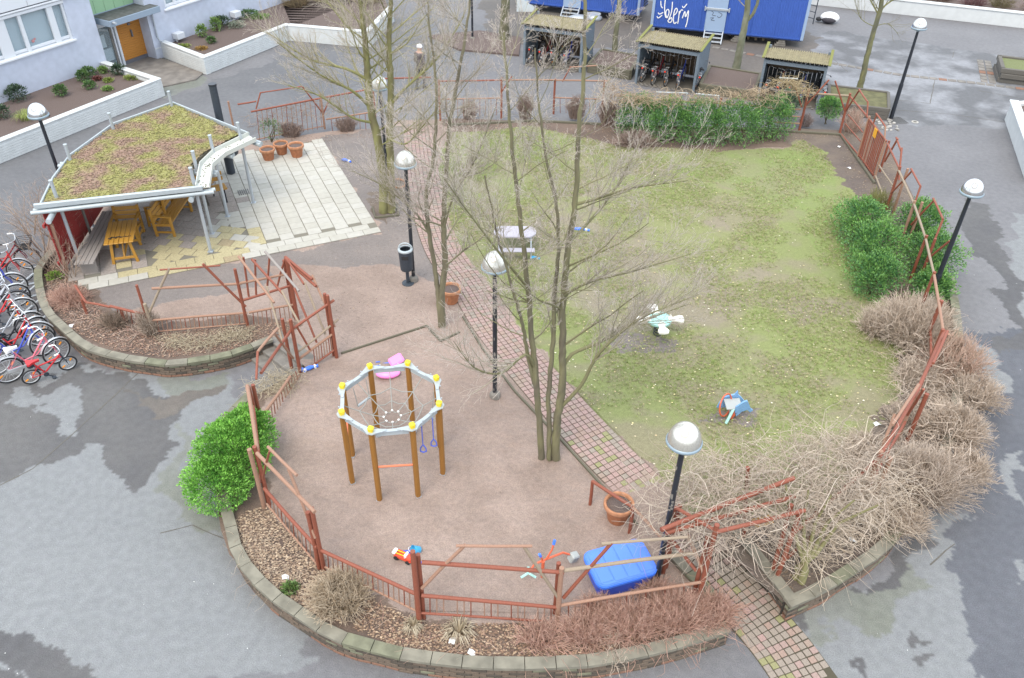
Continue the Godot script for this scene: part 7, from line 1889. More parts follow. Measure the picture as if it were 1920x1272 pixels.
	var what: Array = ["dark bicycle at the left wall of the %s shed", "wine red bicycle second from the left in the %s shed", "black bicycle in the middle of the %s shed", "bluish bicycle second from the right in the %s shed", "black bicycle leaning at the right wall of the %s shed"]
	for s in sheds:
		var B := Transform3D(Basis(Vector3.UP, deg_to_rad(s[1])), s[0])
		for i in 5:
			var x: float = 0.35 + (s[2] - 0.7) * i / 4.0
			var back: float = -1.28 + (0.12 if i % 2 else 0.0)
			bike(what[i] % s[3], B * V(x, 0.02, back - 0.05), deg_to_rad(s[1] + 90.0 + (14 if i == 4 else -6 + 3 * i)), [0.1, 0.03, -0.05, 0.04, 0.22][i], fm[i], {"rack": true, "group": "bicycles in the bike sheds", "gm": M.bike_black, "cg": M.bike_black})


func spray(mb: MB, p: Vector3, d: Vector3, L: float, r: float, level: int, up: float, c0: Color, c1: Color, dens := 1.0):
	# a branch that curves up and splits; colours run from bark to twig
	var seg := 5 if level > 1 else (3 if level == 1 else 2)
	var pts := [p]; var rad := [r]
	var q := p; var dd := d.normalized()
	var tipr := maxf(r * (0.3 if level > 0 else 0.5), 0.0018)
	for i in seg:
		dd = (dd + V(rr(-0.16, 0.16), rr(-0.12, 0.14) + up * 0.16, rr(-0.16, 0.16))).normalized()
		q += dd * (L / seg)
		pts.append(q); rad.append(lerpf(r, tipr, (i + 1.0) / seg))
	mb.tint = c0.lerp(c1, clampf(1.0 - level / 3.0 + rr(-0.15, 0.15), 0, 1)) * rr(0.8, 1.2)
	mb.tube(pts, rad, 6 if level > 2 else (5 if level == 2 else 3), false)
	if level == 0: return
	var n := int(([0, 5, 7, 10][level]) * dens * rr(0.8, 1.2))
	for i in n:
		var u := lerpf(0.18, 1.0, (i + rng.randf()) / n)
		var k := mini(int(u * seg), seg - 1)
		var at: Vector3 = (pts[k] as Vector3).lerp(pts[k + 1], u * seg - k)
		var ax: Vector3 = ((pts[k + 1] as Vector3) - pts[k]).normalized()
		var perp := ax.cross(V(rr(-1, 1), rr(-1, 1), rr(-1, 1))).normalized()
		var nd := (ax * rr(0.7, 1.1) + perp * rr(0.45, 0.85) + V(0, 0.1 * up, 0)).normalized()
		spray(mb, at, nd, L * rr(0.30, 0.55) * (1.15 - 0.5 * u), maxf(lerpf(r, tipr, u) * 0.5, 0.0019), level - 1, up, c0, c1, dens)
func smooth_pts(pts: Array, step: float) -> Array:
	var c := Curve3D.new()
	for i in pts.size():
		var d: Vector3 = (pts[mini(i + 1, pts.size() - 1)] - pts[maxi(i - 1, 0)]) * 0.16
		c.add_point(pts[i], -d, d)
	c.bake_interval = step
	return Array(c.get_baked_points())
func tree(called: String, label: String, stems: Array, limbs: Array, o := {}):
	# stems: [points, radius at the foot, radius at the top]; limbs: the same, but of twig level
	var t := thing(called, label, "tree", stems[0][0][0], 0.0, o.get("group", ""))
	var org: Vector3 = stems[0][0][0]
	var trunk := MB.new(); var crown := MB.new()
	var cb: Color = o.get("bark", Color(0.175, 0.165, 0.085)); var cd: Color = o.get("bark2", Color(0.125, 0.11, 0.075)); var ct: Color = o.get("twig", Color(0.42, 0.36, 0.31))
	var f := FastNoiseLite.new(); f.frequency = 1.6; f.seed = 3
	for s in stems:
		var pts := smooth_pts(s[0], 0.22)
		var rad := []
		for i in pts.size():
			pts[i] = pts[i] - org + V(rr(-0.012, 0.012), 0, rr(-0.012, 0.012))
			var u := float(i) / (pts.size() - 1)
			rad.append(lerpf(s[1], s[2], u) * (1.0 + (0.45 * exp(-u * 22.0)) if s.size() < 4 else 1.0) * rr(0.96, 1.05))
		var first := trunk.v.size()
		trunk.tint = cb
		trunk.tube(pts, rad, 10, false)
		for i in range(first, trunk.v.size()):
			var p := trunk.v[i]
			var k := clampf(f.get_noise_3d(p.x * 2.5, p.y * 0.8, p.z * 2.5) * 1.3 + 0.5, 0, 1)
			trunk.c[i] = cb.lerp(cd, k) * rr(0.85, 1.15)
		var n: int = s[3] if s.size() > 3 else o.get("n", 16)
		for i in n:
			var u := lerpf(o.get("from", 0.34), 1.0, (i + rng.randf()) / n)
			var k := mini(int(u * (pts.size() - 1)), pts.size() - 2)
			var a := rr(0, TAU)
			var d := V(cos(a), rr(0.45, 1.05), sin(a))
			spray(crown, pts[k], d, o.get("len", 2.0) * rr(0.6, 1.2) * (1.25 - 0.6 * u), minf(rad[k] * 0.34, 0.022), 3 if o.get("big", true) else 2, o.get("up", 0.5), cb, ct, o.get("dens", 1.0))
	for s in limbs:
		var pts := smooth_pts(s[0], 0.2)
		var rad := []
		for i in pts.size():
			pts[i] = pts[i] - org
			rad.append(lerpf(s[1], s[2], float(i) / (pts.size() - 1)))
		crown.tint = cb
		crown.tube(pts, rad, 7, false)
		for i in int(pts.size() * 1.1):
			var k := rng.randi_range(pts.size() / 4, pts.size() - 2)
			var ax: Vector3 = (pts[k + 1] - pts[k]).normalized()
			var d := (ax + V(rr(-0.7, 0.7), rr(-0.2, 0.8), rr(-0.7, 0.7)))
			spray(crown, pts[k], d, rr(0.5, 1.2), maxf(rad[k] * 0.5, 0.004), 2, 0.3, cb, ct, o.get("dens", 1.0))
	obj("trunk", trunk, M.twig, t)
	obj("crown", crown, M.twig, t)
	return t

func trees():
	tree("bare_tree", "bare tree of several mossy stems at the sand pit, nearest the camera", [
		[[V(0.93,0.36,-11.77), V(0.91,1.40,-11.77), V(0.95,1.93,-11.77), V(0.96,2.43,-11.77), V(0.92,3.38,-11.77), V(0.88,4.21,-11.77), V(0.91,5.42,-11.77), V(0.98,6.29,-11.77), V(0.96,7.47,-11.77), V(0.98,8.20,-11.77), V(0.95,8.88,-11.77), V(0.89,9.59,-11.77)], 0.088, 0.022, 13],
		[[V(0.64,0.29,-11.77), V(0.58,1.10,-11.77), V(0.52,1.91,-11.77), V(0.44,2.75,-11.77), V(0.37,3.37,-11.77), V(0.24,4.74,-11.77), V(0.10,5.91,-11.77), V(-0.02,6.92,-11.77), V(-0.12,7.94,-11.77), V(-0.18,8.86,-11.77)], 0.07, 0.015, 12],
		[[V(0.80,0.29,-11.77), V(0.77,1.11,-11.77), V(0.72,1.86,-11.77), V(0.72,2.68,-11.77), V(0.74,3.38,-11.77), V(0.72,4.48,-11.77), V(0.75,5.40,-11.77), V(0.65,6.29,-11.77), V(0.51,6.84,-11.77), V(0.36,7.70,-11.77), V(0.26,8.65,-11.77)], 0.055, 0.012, 10],
		[[V(0.51,2.09,-11.77), V(0.30,3.02,-11.77), V(0.18,3.88,-11.57), V(-0.01,4.80,-11.37), V(-0.28,5.97,-11.27), V(-0.44,6.89,-11.27)], 0.042, 0.012, 8]],
		[[[V(0.99,1.81,-11.77), V(1.32,2.45,-11.67), V(1.49,3.09,-11.57), V(1.70,3.57,-11.47), V(2.19,4.21,-11.37), V(3.08,4.80,-11.27)], 0.042, 0.008],
		[[V(0.96,2.76,-11.77), V(1.11,3.01,-11.87), V(1.65,3.24,-11.97), V(2.14,3.52,-12.07), V(3.17,3.97,-12.17)], 0.038, 0.007],
		[[V(0.88,4.32,-11.77), V(0.99,4.62,-11.57), V(1.31,4.96,-11.37), V(1.96,5.31,-11.17), V(2.72,5.75,-10.97)], 0.03, 0.006],
		[[V(0.99,6.17,-11.77), V(1.31,6.33,-11.67), V(1.84,6.58,-11.57), V(2.63,6.82,-11.37)], 0.028, 0.006],
		[[V(0.43,2.75,-11.77), V(0.24,3.30,-11.47), V(-0.18,3.11,-11.17), V(-0.63,3.47,-10.87), V(-0.96,4.20,-10.67)], 0.03, 0.006],
		[[V(0.91,5.45,-11.77), V(1.22,5.64,-12.07), V(1.65,6.09,-12.37), V(2.03,6.86,-12.57)], 0.028, 0.006],
		[[V(0.26,4.54,-11.77), V(-0.19,5.49,-11.27), V(-0.67,6.47,-10.87), V(-1.03,7.18,-10.67)], 0.028, 0.006]],
		{"n": 14, "from": 0.30, "len": 1.75, "dens": 1.0, "up": 0.22, "twig": Color(0.48, 0.42, 0.375)})
	tree("bare_tree", "bare twin stemmed tree in a boarded corner in the middle of the garden", [
		[[V(-1.73,0.18,-16.33), V(-1.71,1.32,-16.33), V(-1.60,2.02,-16.33), V(-1.60,2.98,-16.33), V(-1.54,3.84,-16.33), V(-1.47,4.61,-16.33), V(-1.40,5.34,-16.33), V(-1.28,6.04,-16.33), V(-1.13,6.81,-16.33), V(-0.99,7.44,-16.33), V(-0.87,8.33,-16.33)], 0.088, 0.018, 13],
		[[V(-1.78,0.19,-16.33), V(-1.81,1.39,-16.33), V(-1.87,2.26,-16.33), V(-1.95,3.09,-16.33), V(-1.94,3.96,-16.33), V(-1.76,4.73,-16.33), V(-1.65,5.76,-16.33), V(-1.63,6.59,-16.33), V(-1.70,7.43,-16.33), V(-1.72,8.32,-16.33)], 0.068, 0.015, 13]],
		[[[V(-1.60,3.02,-16.33), V(-1.33,4.00,-16.03), V(-0.83,5.03,-15.73), V(-0.39,6.26,-15.53)], 0.03, 0.007], [[V(-1.92,2.88,-16.33), V(-2.18,3.53,-16.13), V(-2.80,4.28,-15.93), V(-3.43,4.69,-15.83)], 0.03, 0.007], [[V(-1.61,2.02,-16.33), V(-1.13,2.65,-16.03), V(-0.63,3.20,-15.83), V(-0.28,3.92,-15.73)], 0.026, 0.006]],
		{"from": 0.30, "len": 1.7, "dens": 1.05, "up": 0.35, "bark": Color(0.18, 0.165, 0.10), "twig": Color(0.47, 0.41, 0.365)})
	tree("bare_tree", "big bare tree with a thick mossy double trunk behind the pale paving", [
		[[V(-3.98,0.17,-22.22), V(-3.91,1.12,-22.22), V(-3.93,1.90,-22.22), V(-3.98,2.72,-22.22), V(-4.08,3.44,-22.22), V(-4.08,4.28,-22.22), V(-4.06,5.36,-22.22), V(-4.08,6.39,-22.22), V(-4.05,7.42,-22.22)], 0.155, 0.04, 22],
		[[V(-3.76,0.19,-22.22), V(-3.69,1.13,-22.22), V(-3.65,1.90,-22.22), V(-3.60,2.73,-22.22), V(-3.46,4.29,-22.22), V(-3.42,5.37,-22.22), V(-3.28,6.40,-22.22), V(-3.17,7.43,-22.22)], 0.135, 0.04, 20]],
		[[[V(-4.11,3.52,-22.22), V(-4.47,4.12,-21.82), V(-5.19,4.70,-21.42), V(-6.07,5.65,-21.02)], 0.05, 0.01], [[V(-4.08,4.28,-22.22), V(-4.59,4.64,-22.02), V(-5.54,4.94,-21.92), V(-6.57,5.63,-21.92)], 0.045, 0.01], [[V(-4.04,3.04,-22.22), V(-4.53,3.40,-21.72), V(-5.22,4.19,-21.22), V(-5.91,4.62,-20.82)], 0.04, 0.01], [[V(-3.54,3.53,-22.22), V(-3.02,4.18,-21.92), V(-2.10,5.07,-21.72), V(-1.36,6.20,-21.62)], 0.045, 0.01], [[V(-3.66,2.57,-22.22), V(-3.06,2.78,-21.42), V(-2.53,3.47,-20.92), V(-1.90,4.34,-20.62)], 0.035, 0.008]],
		{"from": 0.28, "len": 2.6, "dens": 1.0, "up": 0.25, "bark": Color(0.215, 0.21, 0.085), "bark2": Color(0.13, 0.115, 0.06), "twig": Color(0.47, 0.41, 0.355)})
	tree("lane_tree", "thick trunked tree at the far lane left of the bike sheds", [[[V(-0.61,-0.02,-39.26), V(-0.59,0.74,-39.26), V(-0.55,1.57,-39.26), V(-0.51,3.18,-39.26), V(-0.41,4.92,-39.26)], 0.24, 0.14]], [], {"n": 7, "from": 0.75, "len": 2.2, "bark": Color(0.13, 0.13, 0.075), "dens": 0.7})
	tree("lane_tree", "slim mossy tree between the left-hand and the middle bike shed", [[[V(4.40,-0.05,-37.06), V(4.37,0.90,-37.06), V(4.40,2.04,-37.06), V(4.40,3.56,-37.06)], 0.13, 0.09]], [], {"n": 6, "from": 0.7, "len": 1.8, "bark": Color(0.16, 0.17, 0.10), "dens": 0.6, "big": false})
	tree("lane_tree", "speckled grey tree forking before the graffiti on the blue hut", [[[V(9.43,-0.02,-35.13), V(9.45,0.92,-35.13), V(9.46,1.91,-35.13), V(9.44,2.88,-35.13), V(9.21,4.31,-35.13)], 0.17, 0.10], [[V(9.55,2.28,-35.13), V(9.75,2.63,-35.13), V(9.84,3.30,-35.13), V(9.76,4.32,-35.13)], 0.07, 0.05, 4]], [], {"n": 7, "from": 0.72, "len": 1.7, "bark": Color(0.20, 0.205, 0.15), "bark2": Color(0.12, 0.125, 0.07), "dens": 0.6, "big": false})
	tree("lane_tree", "young bare tree in the mossy walled bed by the lane", [[[V(14.05,-0.05,-33.01), V(14.05,0.73,-33.01), V(14.00,1.70,-33.01), V(13.99,2.64,-33.01), V(14.01,3.30,-33.01), V(13.93,3.93,-33.01), V(13.74,5.07,-33.01)], 0.125, 0.07]], [[[V(14.00,3.18,-33.01), V(14.15,3.54,-33.01), V(14.64,3.94,-33.01), V(15.13,4.33,-33.01)], 0.04, 0.015], [[V(14.00,3.18,-33.01), V(13.61,3.63,-33.01), V(13.17,4.11,-33.01)], 0.035, 0.015], [[V(13.96,2.74,-33.01), V(14.45,2.85,-33.01), V(14.99,2.45,-33.01)], 0.018, 0.006], [[V(13.96,2.74,-33.01), V(13.36,3.03,-33.01), V(12.91,3.72,-33.01)], 0.018, 0.006]], {"n": 5, "from": 0.7, "len": 1.1, "bark": Color(0.18, 0.175, 0.08), "bark2": Color(0.10, 0.10, 0.07), "dens": 0.5, "big": false, "twig": Color(0.2, 0.17, 0.12)})

func leafy(called: String, label: String, cat: String, at: Vector3, lobes: Array, n: int, leaf: float, c0: Color, c1: Color, group := "", narrow := 0.5, rough := 0.42):
	# lobes: [centre, radii]; leaves lie near the lobes' surface in clumps and thin out inside
	var t := thing(called, label, cat, at, 0.0, group)
	var mb := MB.new()
	var f := FastNoiseLite.new(); f.frequency = 2.2; f.seed = int(absf(at.x * 13.0)) + 3; f.fractal_octaves = 2
	var tot := 0.0
	for l in lobes: tot += l[1].x * l[1].y + l[1].x * l[1].z
	for l in lobes:
		var m := int(n * (l[1].x * l[1].y + l[1].x * l[1].z) / tot)
		for i in m:
			var d := V(rr(-1, 1), rr(-0.75, 1), rr(-1, 1))
			if d.length() > 1.0 or d.length() < 0.05: d = V(rr(-0.6, 0.6), rr(0.1, 0.9), rr(-0.6, 0.6))
			d = d.normalized()
			var lump := f.get_noise_3dv((l[0] + d * 1.0) * 1.0)
			var k := (0.90 + lump * rough) * (1.0 - pow(rng.randf(), 2.2) * 0.42)
			var p: Vector3 = l[0] + d * (l[1] as Vector3) * k
			if p.y < 0.02: p.y = rr(0.02, 0.1)
			var nd := (d + V(rr(-0.7, 0.7), rr(-0.3, 0.9), rr(-0.7, 0.7))).normalized()
			var s := nd.cross(V(rr(-1, 1), rr(-1, 1), rr(-1, 1))).normalized()
			var len := leaf * rr(0.7, 1.35); var w := len * narrow
			var up := s.cross(nd).normalized()
			mb.tint = c0.lerp(c1, clampf(0.5 + lump * 0.9 + rr(-0.45, 0.45), 0, 1)) * rr(0.75, 1.2)
			if up.dot(d + V(0, 0.6, 0)) < 0: up = -up
			var a := mb.vert(p - nd * len * 0.5, up); mb.vert(p + s * w * 0.5, up); mb.vert(p + nd * len * 0.5, up); mb.vert(p - s * w * 0.5, up)
			mb.tri_i(a, a + 1, a + 2); mb.tri_i(a, a + 2, a + 3)
	obj("foliage", mb, M.leaf, t)
	mb = MB.new()
	for l in lobes:
		for i in 5:
			mb.tint = Color(0.10, 0.08, 0.05)
			mb.tube([V(rr(-0.06, 0.06), 0, rr(-0.06, 0.06)) + V(l[0].x, 0, l[0].z) * 0.5, V(l[0].x, l[0].y * 0.6, l[0].z) + V(rr(-0.1, 0.1), 0, rr(-0.1, 0.1)), l[0] + V(rr(-0.5, 0.5), rr(0, 0.5), rr(-0.5, 0.5)) * (l[1] as Vector3)], [0.016, 0.012, 0.005], 4, false)
	obj("stems", mb, M.twig, t)
	return t
func bare_bush(called: String, label: String, at: Vector3, r: Vector3, n: int, c0: Color, c1: Color, o := {}):
	var t := thing(called, label, o.get("cat", "bush"), at, 0.0, o.get("group", "bare bushes"))
	var mb := MB.new()
	var th: float = o.get("th", 0.004)
	for i in n:
		var a := rr(0, TAU); var q := sqrt(rng.randf())
		var foot := V(cos(a) * r.x * q * 0.45, 0, sin(a) * r.z * q * 0.45)
		var b := a + rr(-0.5, 0.5)
		var e := rr(o.get("emin", 0.25), 1.45)
		var tip := V(cos(b) * cos(e) * r.x, sin(e) * r.y, sin(b) * cos(e) * r.z) * rr(0.75, 1.08)
		var mid := foot.lerp(tip, 0.5) + V(0, r.y * rr(0.02, 0.22), 0) + V(rr(-0.06, 0.06), 0, rr(-0.06, 0.06))
		mb.tint = c0.lerp(c1, rng.randf()) * rr(0.75, 1.2)
		mb.tube([foot, mid, tip], [th * 1.6, th * 1.1, th * 0.5], 3, false)
		for k in o.get("side", 3):
			var u := rr(0.35, 0.95)
			var s := foot.lerp(mid, u * 2.0) if u < 0.5 else mid.lerp(tip, u * 2.0 - 1.0)
			var dd := ((tip - foot).normalized() + V(rr(-0.9, 0.9), rr(-0.5, 0.8), rr(-0.9, 0.9))).normalized() * rr(0.08, 0.26) * (r.x + r.y) * 0.5
			mb.tint = c0.lerp(c1, rng.randf()) * rr(0.8, 1.2)
			mb.tube([s, s + dd * 0.5 + V(0, 0.02, 0), s + dd], [th * 0.8, th * 0.6, th * 0.4], 3, false)
	obj("twigs", mb, M.twig, t)
	return t
func grass_clump(label: String, at: Vector3, r: float, h: float, n: int, c0: Color, c1: Color):
	var t := thing("grass_clump", label, "grass", at, 0.0, "tufts of long grass")
	var mb := MB.new()
	for i in n:
		var a := rr(0, TAU); var q := rng.randf() * 0.5
		var f := V(cos(a), 0, sin(a)) * r * q
		var e := V(cos(a + rr(-0.4, 0.4)), 0, sin(a + rr(-0.4, 0.4)))
		var p1 := f + e * r * 0.35 + V(0, h * rr(0.7, 1.0), 0); var p2 := f + e * r * rr(0.7, 1.1) + V(0, h * rr(0.1, 0.8), 0)
		var s := e.cross(Vector3.UP) * 0.006
		mb.tint = c0.lerp(c1, rng.randf())
		mb.quad(f - s, f + s, p1 + s, p1 - s); mb.quad(p1 - s, p1 + s, p2, p2)
	obj("blades", mb, M.leaf, t)

func shrubs():
	var gl := Color(0.17, 0.34, 0.075); var gb := Color(0.055, 0.155, 0.06)
	# the evergreen hedge behind the lawn
	var grp := "evergreen shrubs behind the lawn"
	var hb := [[V(4.43,0.12,-28.15), "dark evergreen shrub at the left end of the hedge, under the twigs", 0.85, 1.45], [V(5.46,0.12,-27.59), "evergreen shrub left of the hedge's middle", 0.9, 1.5], [V(6.58,0.12,-27.46), "evergreen shrub in the middle of the hedge behind the lawn", 0.9, 1.55], [V(7.78,0.12,-27.46), "broad evergreen shrub right of the hedge's middle", 1.0, 1.55], [V(9.11,0.12,-27.87), "tall yellow green tipped shrub at the right end of the hedge", 0.9, 1.6]]
	for h in hb:
		leafy("evergreen_shrub", h[1], "shrub", h[0] + V(0, -0.02, -0.45), [[V(0, h[3] * 0.5, 0), V(h[2], h[3] * 0.55, 0.65)], [V(-0.35, h[3] * 0.38, 0.3), V(h[2] * 0.6, h[3] * 0.42, 0.45)], [V(0.4, h[3] * 0.42, 0.2), V(h[2] * 0.6, h[3] * 0.45, 0.5)]], 6500, 0.06, gb, gl * 0.85, grp)
	leafy("evergreen_shrub", "small bluish green shrub behind the three red bars", "shrub", V(10.31,0.12,-29.24) + V(0, 0, -1.0), [[V(0, 0.55, 0), V(0.55, 0.55, 0.5)]], 2000, 0.065, Color(0.04, 0.09, 0.06), Color(0.10, 0.17, 0.09), grp)
	leafy("round_shrub", "small round green shrub on a stem right of the red fence", "shrub", V(11.70,0.12,-29.69), [[V(0, 0.62, 0), V(0.46, 0.44, 0.46)]], 2200, 0.07, gb, gl * 0.9)
	# the hedge by the right hand lane
	grp = "evergreen shrubs along the right hand lane"
	for h in [[V(10.15, 0.16, -21.2), "evergreen shrub at the far end of the lane hedge", 0.95, 1.15], [V(11.9, 0.12, -21.2), "loose evergreen shrub on the lane side behind the red posts", 0.8, 1.2], [V(10.05, 0.18, -19.7), "wide evergreen shrub in the middle of the lane hedge", 1.0, 1.2], [V(11.5, 0.14, -19.4), "evergreen shrub round the foot of the hedge lamp", 0.9, 1.15], [V(9.65, 0.20, -18.4), "yellow green tipped shrub at the near end of the lane hedge", 0.85, 1.05], [V(10.95, 0.18, -17.9), "low evergreen shrub right in front of the lamp post", 0.6, 0.9]]:
		leafy("evergreen_shrub", h[1], "shrub", h[0], [[V(0, h[3] * 0.48, 0), V(h[2], h[3] * 0.55, h[2])], [V(-0.3, h[3] * 0.4, 0.45), V(h[2] * 0.6, h[3] * 0.45, h[2] * 0.6)], [V(0.2, h[3] * 0.45, -0.4), V(h[2] * 0.6, h[3] * 0.5, h[2] * 0.6)]], 7500, 0.06, gb * 1.1, gl * 0.9, grp)
	# the bright bush by the steps
	leafy("green_bush", "bright green bush beside the front wall and the red fence", "bush", V(-5.51,0.34,-11.10) + V(0.10, -0.15, 0.1), [[V(0.0, 0.7, -0.25), V(0.80, 0.75, 0.85)], [V(-0.12, 0.55, 0.45), V(0.7, 0.62, 0.6)], [V(0.12, 0.6, -0.85), V(0.65, 0.7, 0.6)]], 32000, 0.05, Color(0.085, 0.245, 0.04), Color(0.24, 0.50, 0.085), "", 0.45, 0.22)
	# plants in the white planters
	var B := Transform3D(Basis(Vector3.UP, deg_to_rad(61.3)), V(-16.85, 0, -35.02))
	var dk := [Color(0.025, 0.05, 0.03), Color(0.06, 0.10, 0.05)]; var md := [Color(0.04, 0.09, 0.03), Color(0.10, 0.18, 0.05)]; var yl := [Color(0.12, 0.17, 0.03), Color(0.24, 0.28, 0.07)]; var rd := [Color(0.10, 0.035, 0.03), Color(0.18, 0.06, 0.05)]; var lg := [Color(0.09, 0.17, 0.04), Color(0.2, 0.3, 0.08)]
	var plants := [[-5.55, 0.95, 0.42, 0.6, dk, "dark bushy plant by the house wall at the left"], [-6.9, 1.9, 0.38, 0.5, dk, "dark plant at the very left of the white planter"], [-4.4, 1.9, 0.28, 0.42, md, "loose green plant in the middle of the left planter"], [-2.95, 1.35, 0.28, 0.45, md, "green shrub under the corner of the house wall"], [-3.35, 2.2, 0.26, 0.3, md, "low green shrub behind the coping of the left planter"], [-2.45, 1.0, 0.34, 0.35, md, "leafy green plant at the end of the house wall"], [-1.95, 1.25, 0.2, 0.3, lg, "small pale shoot beside the glass side light"], [-1.75, 1.9, 0.32, 0.42, dk, "dark rounded shrub right beside the door step"], [-2.5, 2.2, 0.22, 0.15, yl, "yellowish creeping plant near the planter's end wall"], [-3.1, 2.9, 0.24, 0.14, lg, "pale green ground plant behind the coping, farther left"], [-1.75, 2.7, 0.35, 0.12, yl, "mustard coloured creeping plant at the corner of the left planter"], [-2.6, 1.7, 0.2, 0.16, rd, "dark red low plant in the left planter"], [-6.0, 3.1, 0.15, 0.1, rd, "small russet plant near the lamp"],
		[3.4, 1.25, 0.26, 0.55, lg, "light green upright shrub before the wall box"], [4.35, 1.15, 0.28, 0.62, lg, "second light green upright shrub right of the first"], [4.95, 0.9, 0.42, 0.5, dk, "dark evergreen bush against the wall"], [5.25, 1.5, 0.45, 0.26, [Color(0.14, 0.17, 0.13), Color(0.26, 0.29, 0.22)], "silvery low shrub in front of the dark bush"], [3.0, 2.2, 0.24, 0.3, md, "small rounded box shrub in the right planter"], [1.95, 1.6, 0.32, 0.14, yl, "low yellow green plant beside the downpipe"], [2.2, 2.4, 0.3, 0.10, [Color(0.22, 0.12, 0.03), Color(0.35, 0.22, 0.06)], "orange brown ground plant in the pointed corner"], [6.9, 1.4, 0.5, 0.14, lg, "flat pale green plant at the right end of the wall"], [6.6, 0.9, 0.6, 0.35, md, "spreading greenish shrub under the second wall box"]]
	for p in plants:
		leafy("planter_plant", p[5], "plant", B * V(p[0], 0.49, p[1]), [[V(0, p[3] * 0.5, 0), V(p[2], p[3] * 0.55, p[2])]], int(900 * (p[2] + p[3])), 0.07, p[4][0], p[4][1], "plants in the white planters")
	grass_clump("yellow green grass tuft in the white planter behind the left lamp", B * V(-6.5, 0.5, 2.75), 0.42, 0.3, 160, Color(0.18, 0.24, 0.05), Color(0.3, 0.34, 0.1))
	for k in 3: bare_bush("far_shrub", ["brown shrub in the bed beyond the low white wall, at its left", "brown shrub in the bed beyond the low white wall, at its middle", "olive shrub in the bed behind the bare back tree"][k], [V(-10.97,0,-42.46), V(-9.55,0,-43.45), V(-7.59,0,-43.10)][k] + V(0, 0.45, 0), V(1.0, 0.6, 0.9), 260, Color(0.16, 0.11, 0.07), Color(0.24, 0.19, 0.10), {"group": "shrubs beyond the low white wall"})
	for k in 9:
		var u := k / 8.0
		bare_bush("far_shrub", ["brown bare shrub behind the long white wall, first from the left", "reddish bare shrub behind the long white wall", "brown bare shrub above the far lamp", "greenish brown shrub behind the long white wall", "dark red bare shrub behind the long white wall", "brown shrub midway along the far white wall", "pale brown shrub above the stepped planter", "olive shrub near the right end of the far wall", "dark bare shrub at the right end of the far wall"][k], V(18.0 + 11.0 * u, 0.5, -46.3 + 3.9 * u - 0.3 * (k % 2)), V(0.95, 0.6, 0.8), 240, [Color(0.12, 0.07, 0.06), Color(0.10, 0.045, 0.05), Color(0.13, 0.10, 0.05)][k % 3], [Color(0.2, 0.14, 0.1), Color(0.17, 0.08, 0.08), Color(0.2, 0.18, 0.09)][k % 3], {"group": "shrubs behind the far white wall"})
	bare_bush("far_shrub", "brown twiggy shrub in the pale wall's bed at the right edge", V(20.0, 0.6, -29.5), V(0.9, 0.5, 0.9), 260, Color(0.15, 0.1, 0.06), Color(0.24, 0.17, 0.1), {})
	# bare bushes round the garden
	var tan0 := Color(0.40, 0.315, 0.245); var tan1 := Color(0.60, 0.50, 0.41); var red0 := Color(0.40, 0.225, 0.175); var red1 := Color(0.62, 0.42, 0.33)
	bare_bush("tawny_bush", "rounded tawny bush of fine twigs on the front wall", V(-2.83,0.38,-8.30), V(0.70, 0.55, 0.64), 620, Color(0.38, 0.295, 0.205), Color(0.56, 0.46, 0.34), {"th": 0.0055})
	vine("thin dead stems and twigs lying on the leaves by the green bush", [V(-4.90,0.35,-9.75), V(-4.26,0.37,-8.93), V(-3.60,0.37,-8.50)], V(0.3, 0.06, 0.25), 260, 0.0028, Color(0.3, 0.22, 0.16), Color(0.52, 0.43, 0.33), 0.4)
	vine("thin brown twigs strewn over the left bed by the bicycles", [V(-12.12,0.24,-17.76), V(-10.84,0.26,-16.58), V(-9.65,0.27,-15.94), V(-8.59,0.27,-15.53)], V(0.4, 0.15, 0.35), 480, 0.003, red0, Color(0.55, 0.45, 0.37), 0.5)
	vine("thin brown twigs on the soil under the front trellis", [V(-2.26,0.38,-8.10), V(-1.31,0.38,-7.62), V(-0.01,0.38,-7.59)], V(0.35, 0.06, 0.2), 260, 0.0028, red0, Color(0.5, 0.4, 0.3), 0.4)
	var k := 0
	for p in [[1010, 1200, 0.55, 0.38, 220], [1095, 1192, 0.65, 0.45, 340], [1180, 1180, 0.75, 0.52, 430], [1265, 1165, 0.78, 0.55, 470], [1335, 1158, 0.66, 0.45, 380], [1120, 1150, 0.5, 0.4, 260], [1230, 1120, 0.5, 0.4, 260]]:
		bare_bush("red_twig_bush", ["low sparse reddish bush left in the row at the front wall", "reddish bush hanging over the front wall caps", "dense red brown bush in front of the blue chest", "densest red brown bush at the front, left of the path", "red brown bush spilling over the wall corner at the path", "thin reddish twigs close under the trellis rail", "reddish twigs between the chest and the path"][k], [V(0.52,0.38,-7.65), V(1.27,0.38,-7.74), V(2.03,0.38,-7.88), V(2.80,0.38,-8.04), V(3.45,0.38,-8.16), V(1.52,0.38,-8.17), V(2.55,0.37,-8.51)][k], V(p[2], p[3], p[2] * 0.75), p[4], red0, red1, {"th": 0.0035, "group": "reddish bushes on the front wall"})
		k += 1
	vine("reddish brambles hanging over the caps of the front wall left of the path", [V(0.43,0.38,-7.60), V(1.30,0.38,-7.67), V(2.19,0.38,-7.78), V(3.12,0.38,-8.05), V(3.69,0.38,-8.21)], V(0.35, 0.12, 0.3), 520, 0.004, red0, Color(0.52, 0.33, 0.25), 0.5)
	bare_bush("pale_bush", "few pale arching stems drooping over the front wall", V(1.72,0.38,-7.43), V(0.3, 0.25, 0.5), 60, tan0, tan1, {"emin": 0.0})
	# right side
	bare_bush("bare_bush", "large tan bush of fine twigs beside the lane hedge", V(9.75, 0.24, -16.1), V(1.15, 1.15, 1.25), 850, tan0, tan1, {"th": 0.006})
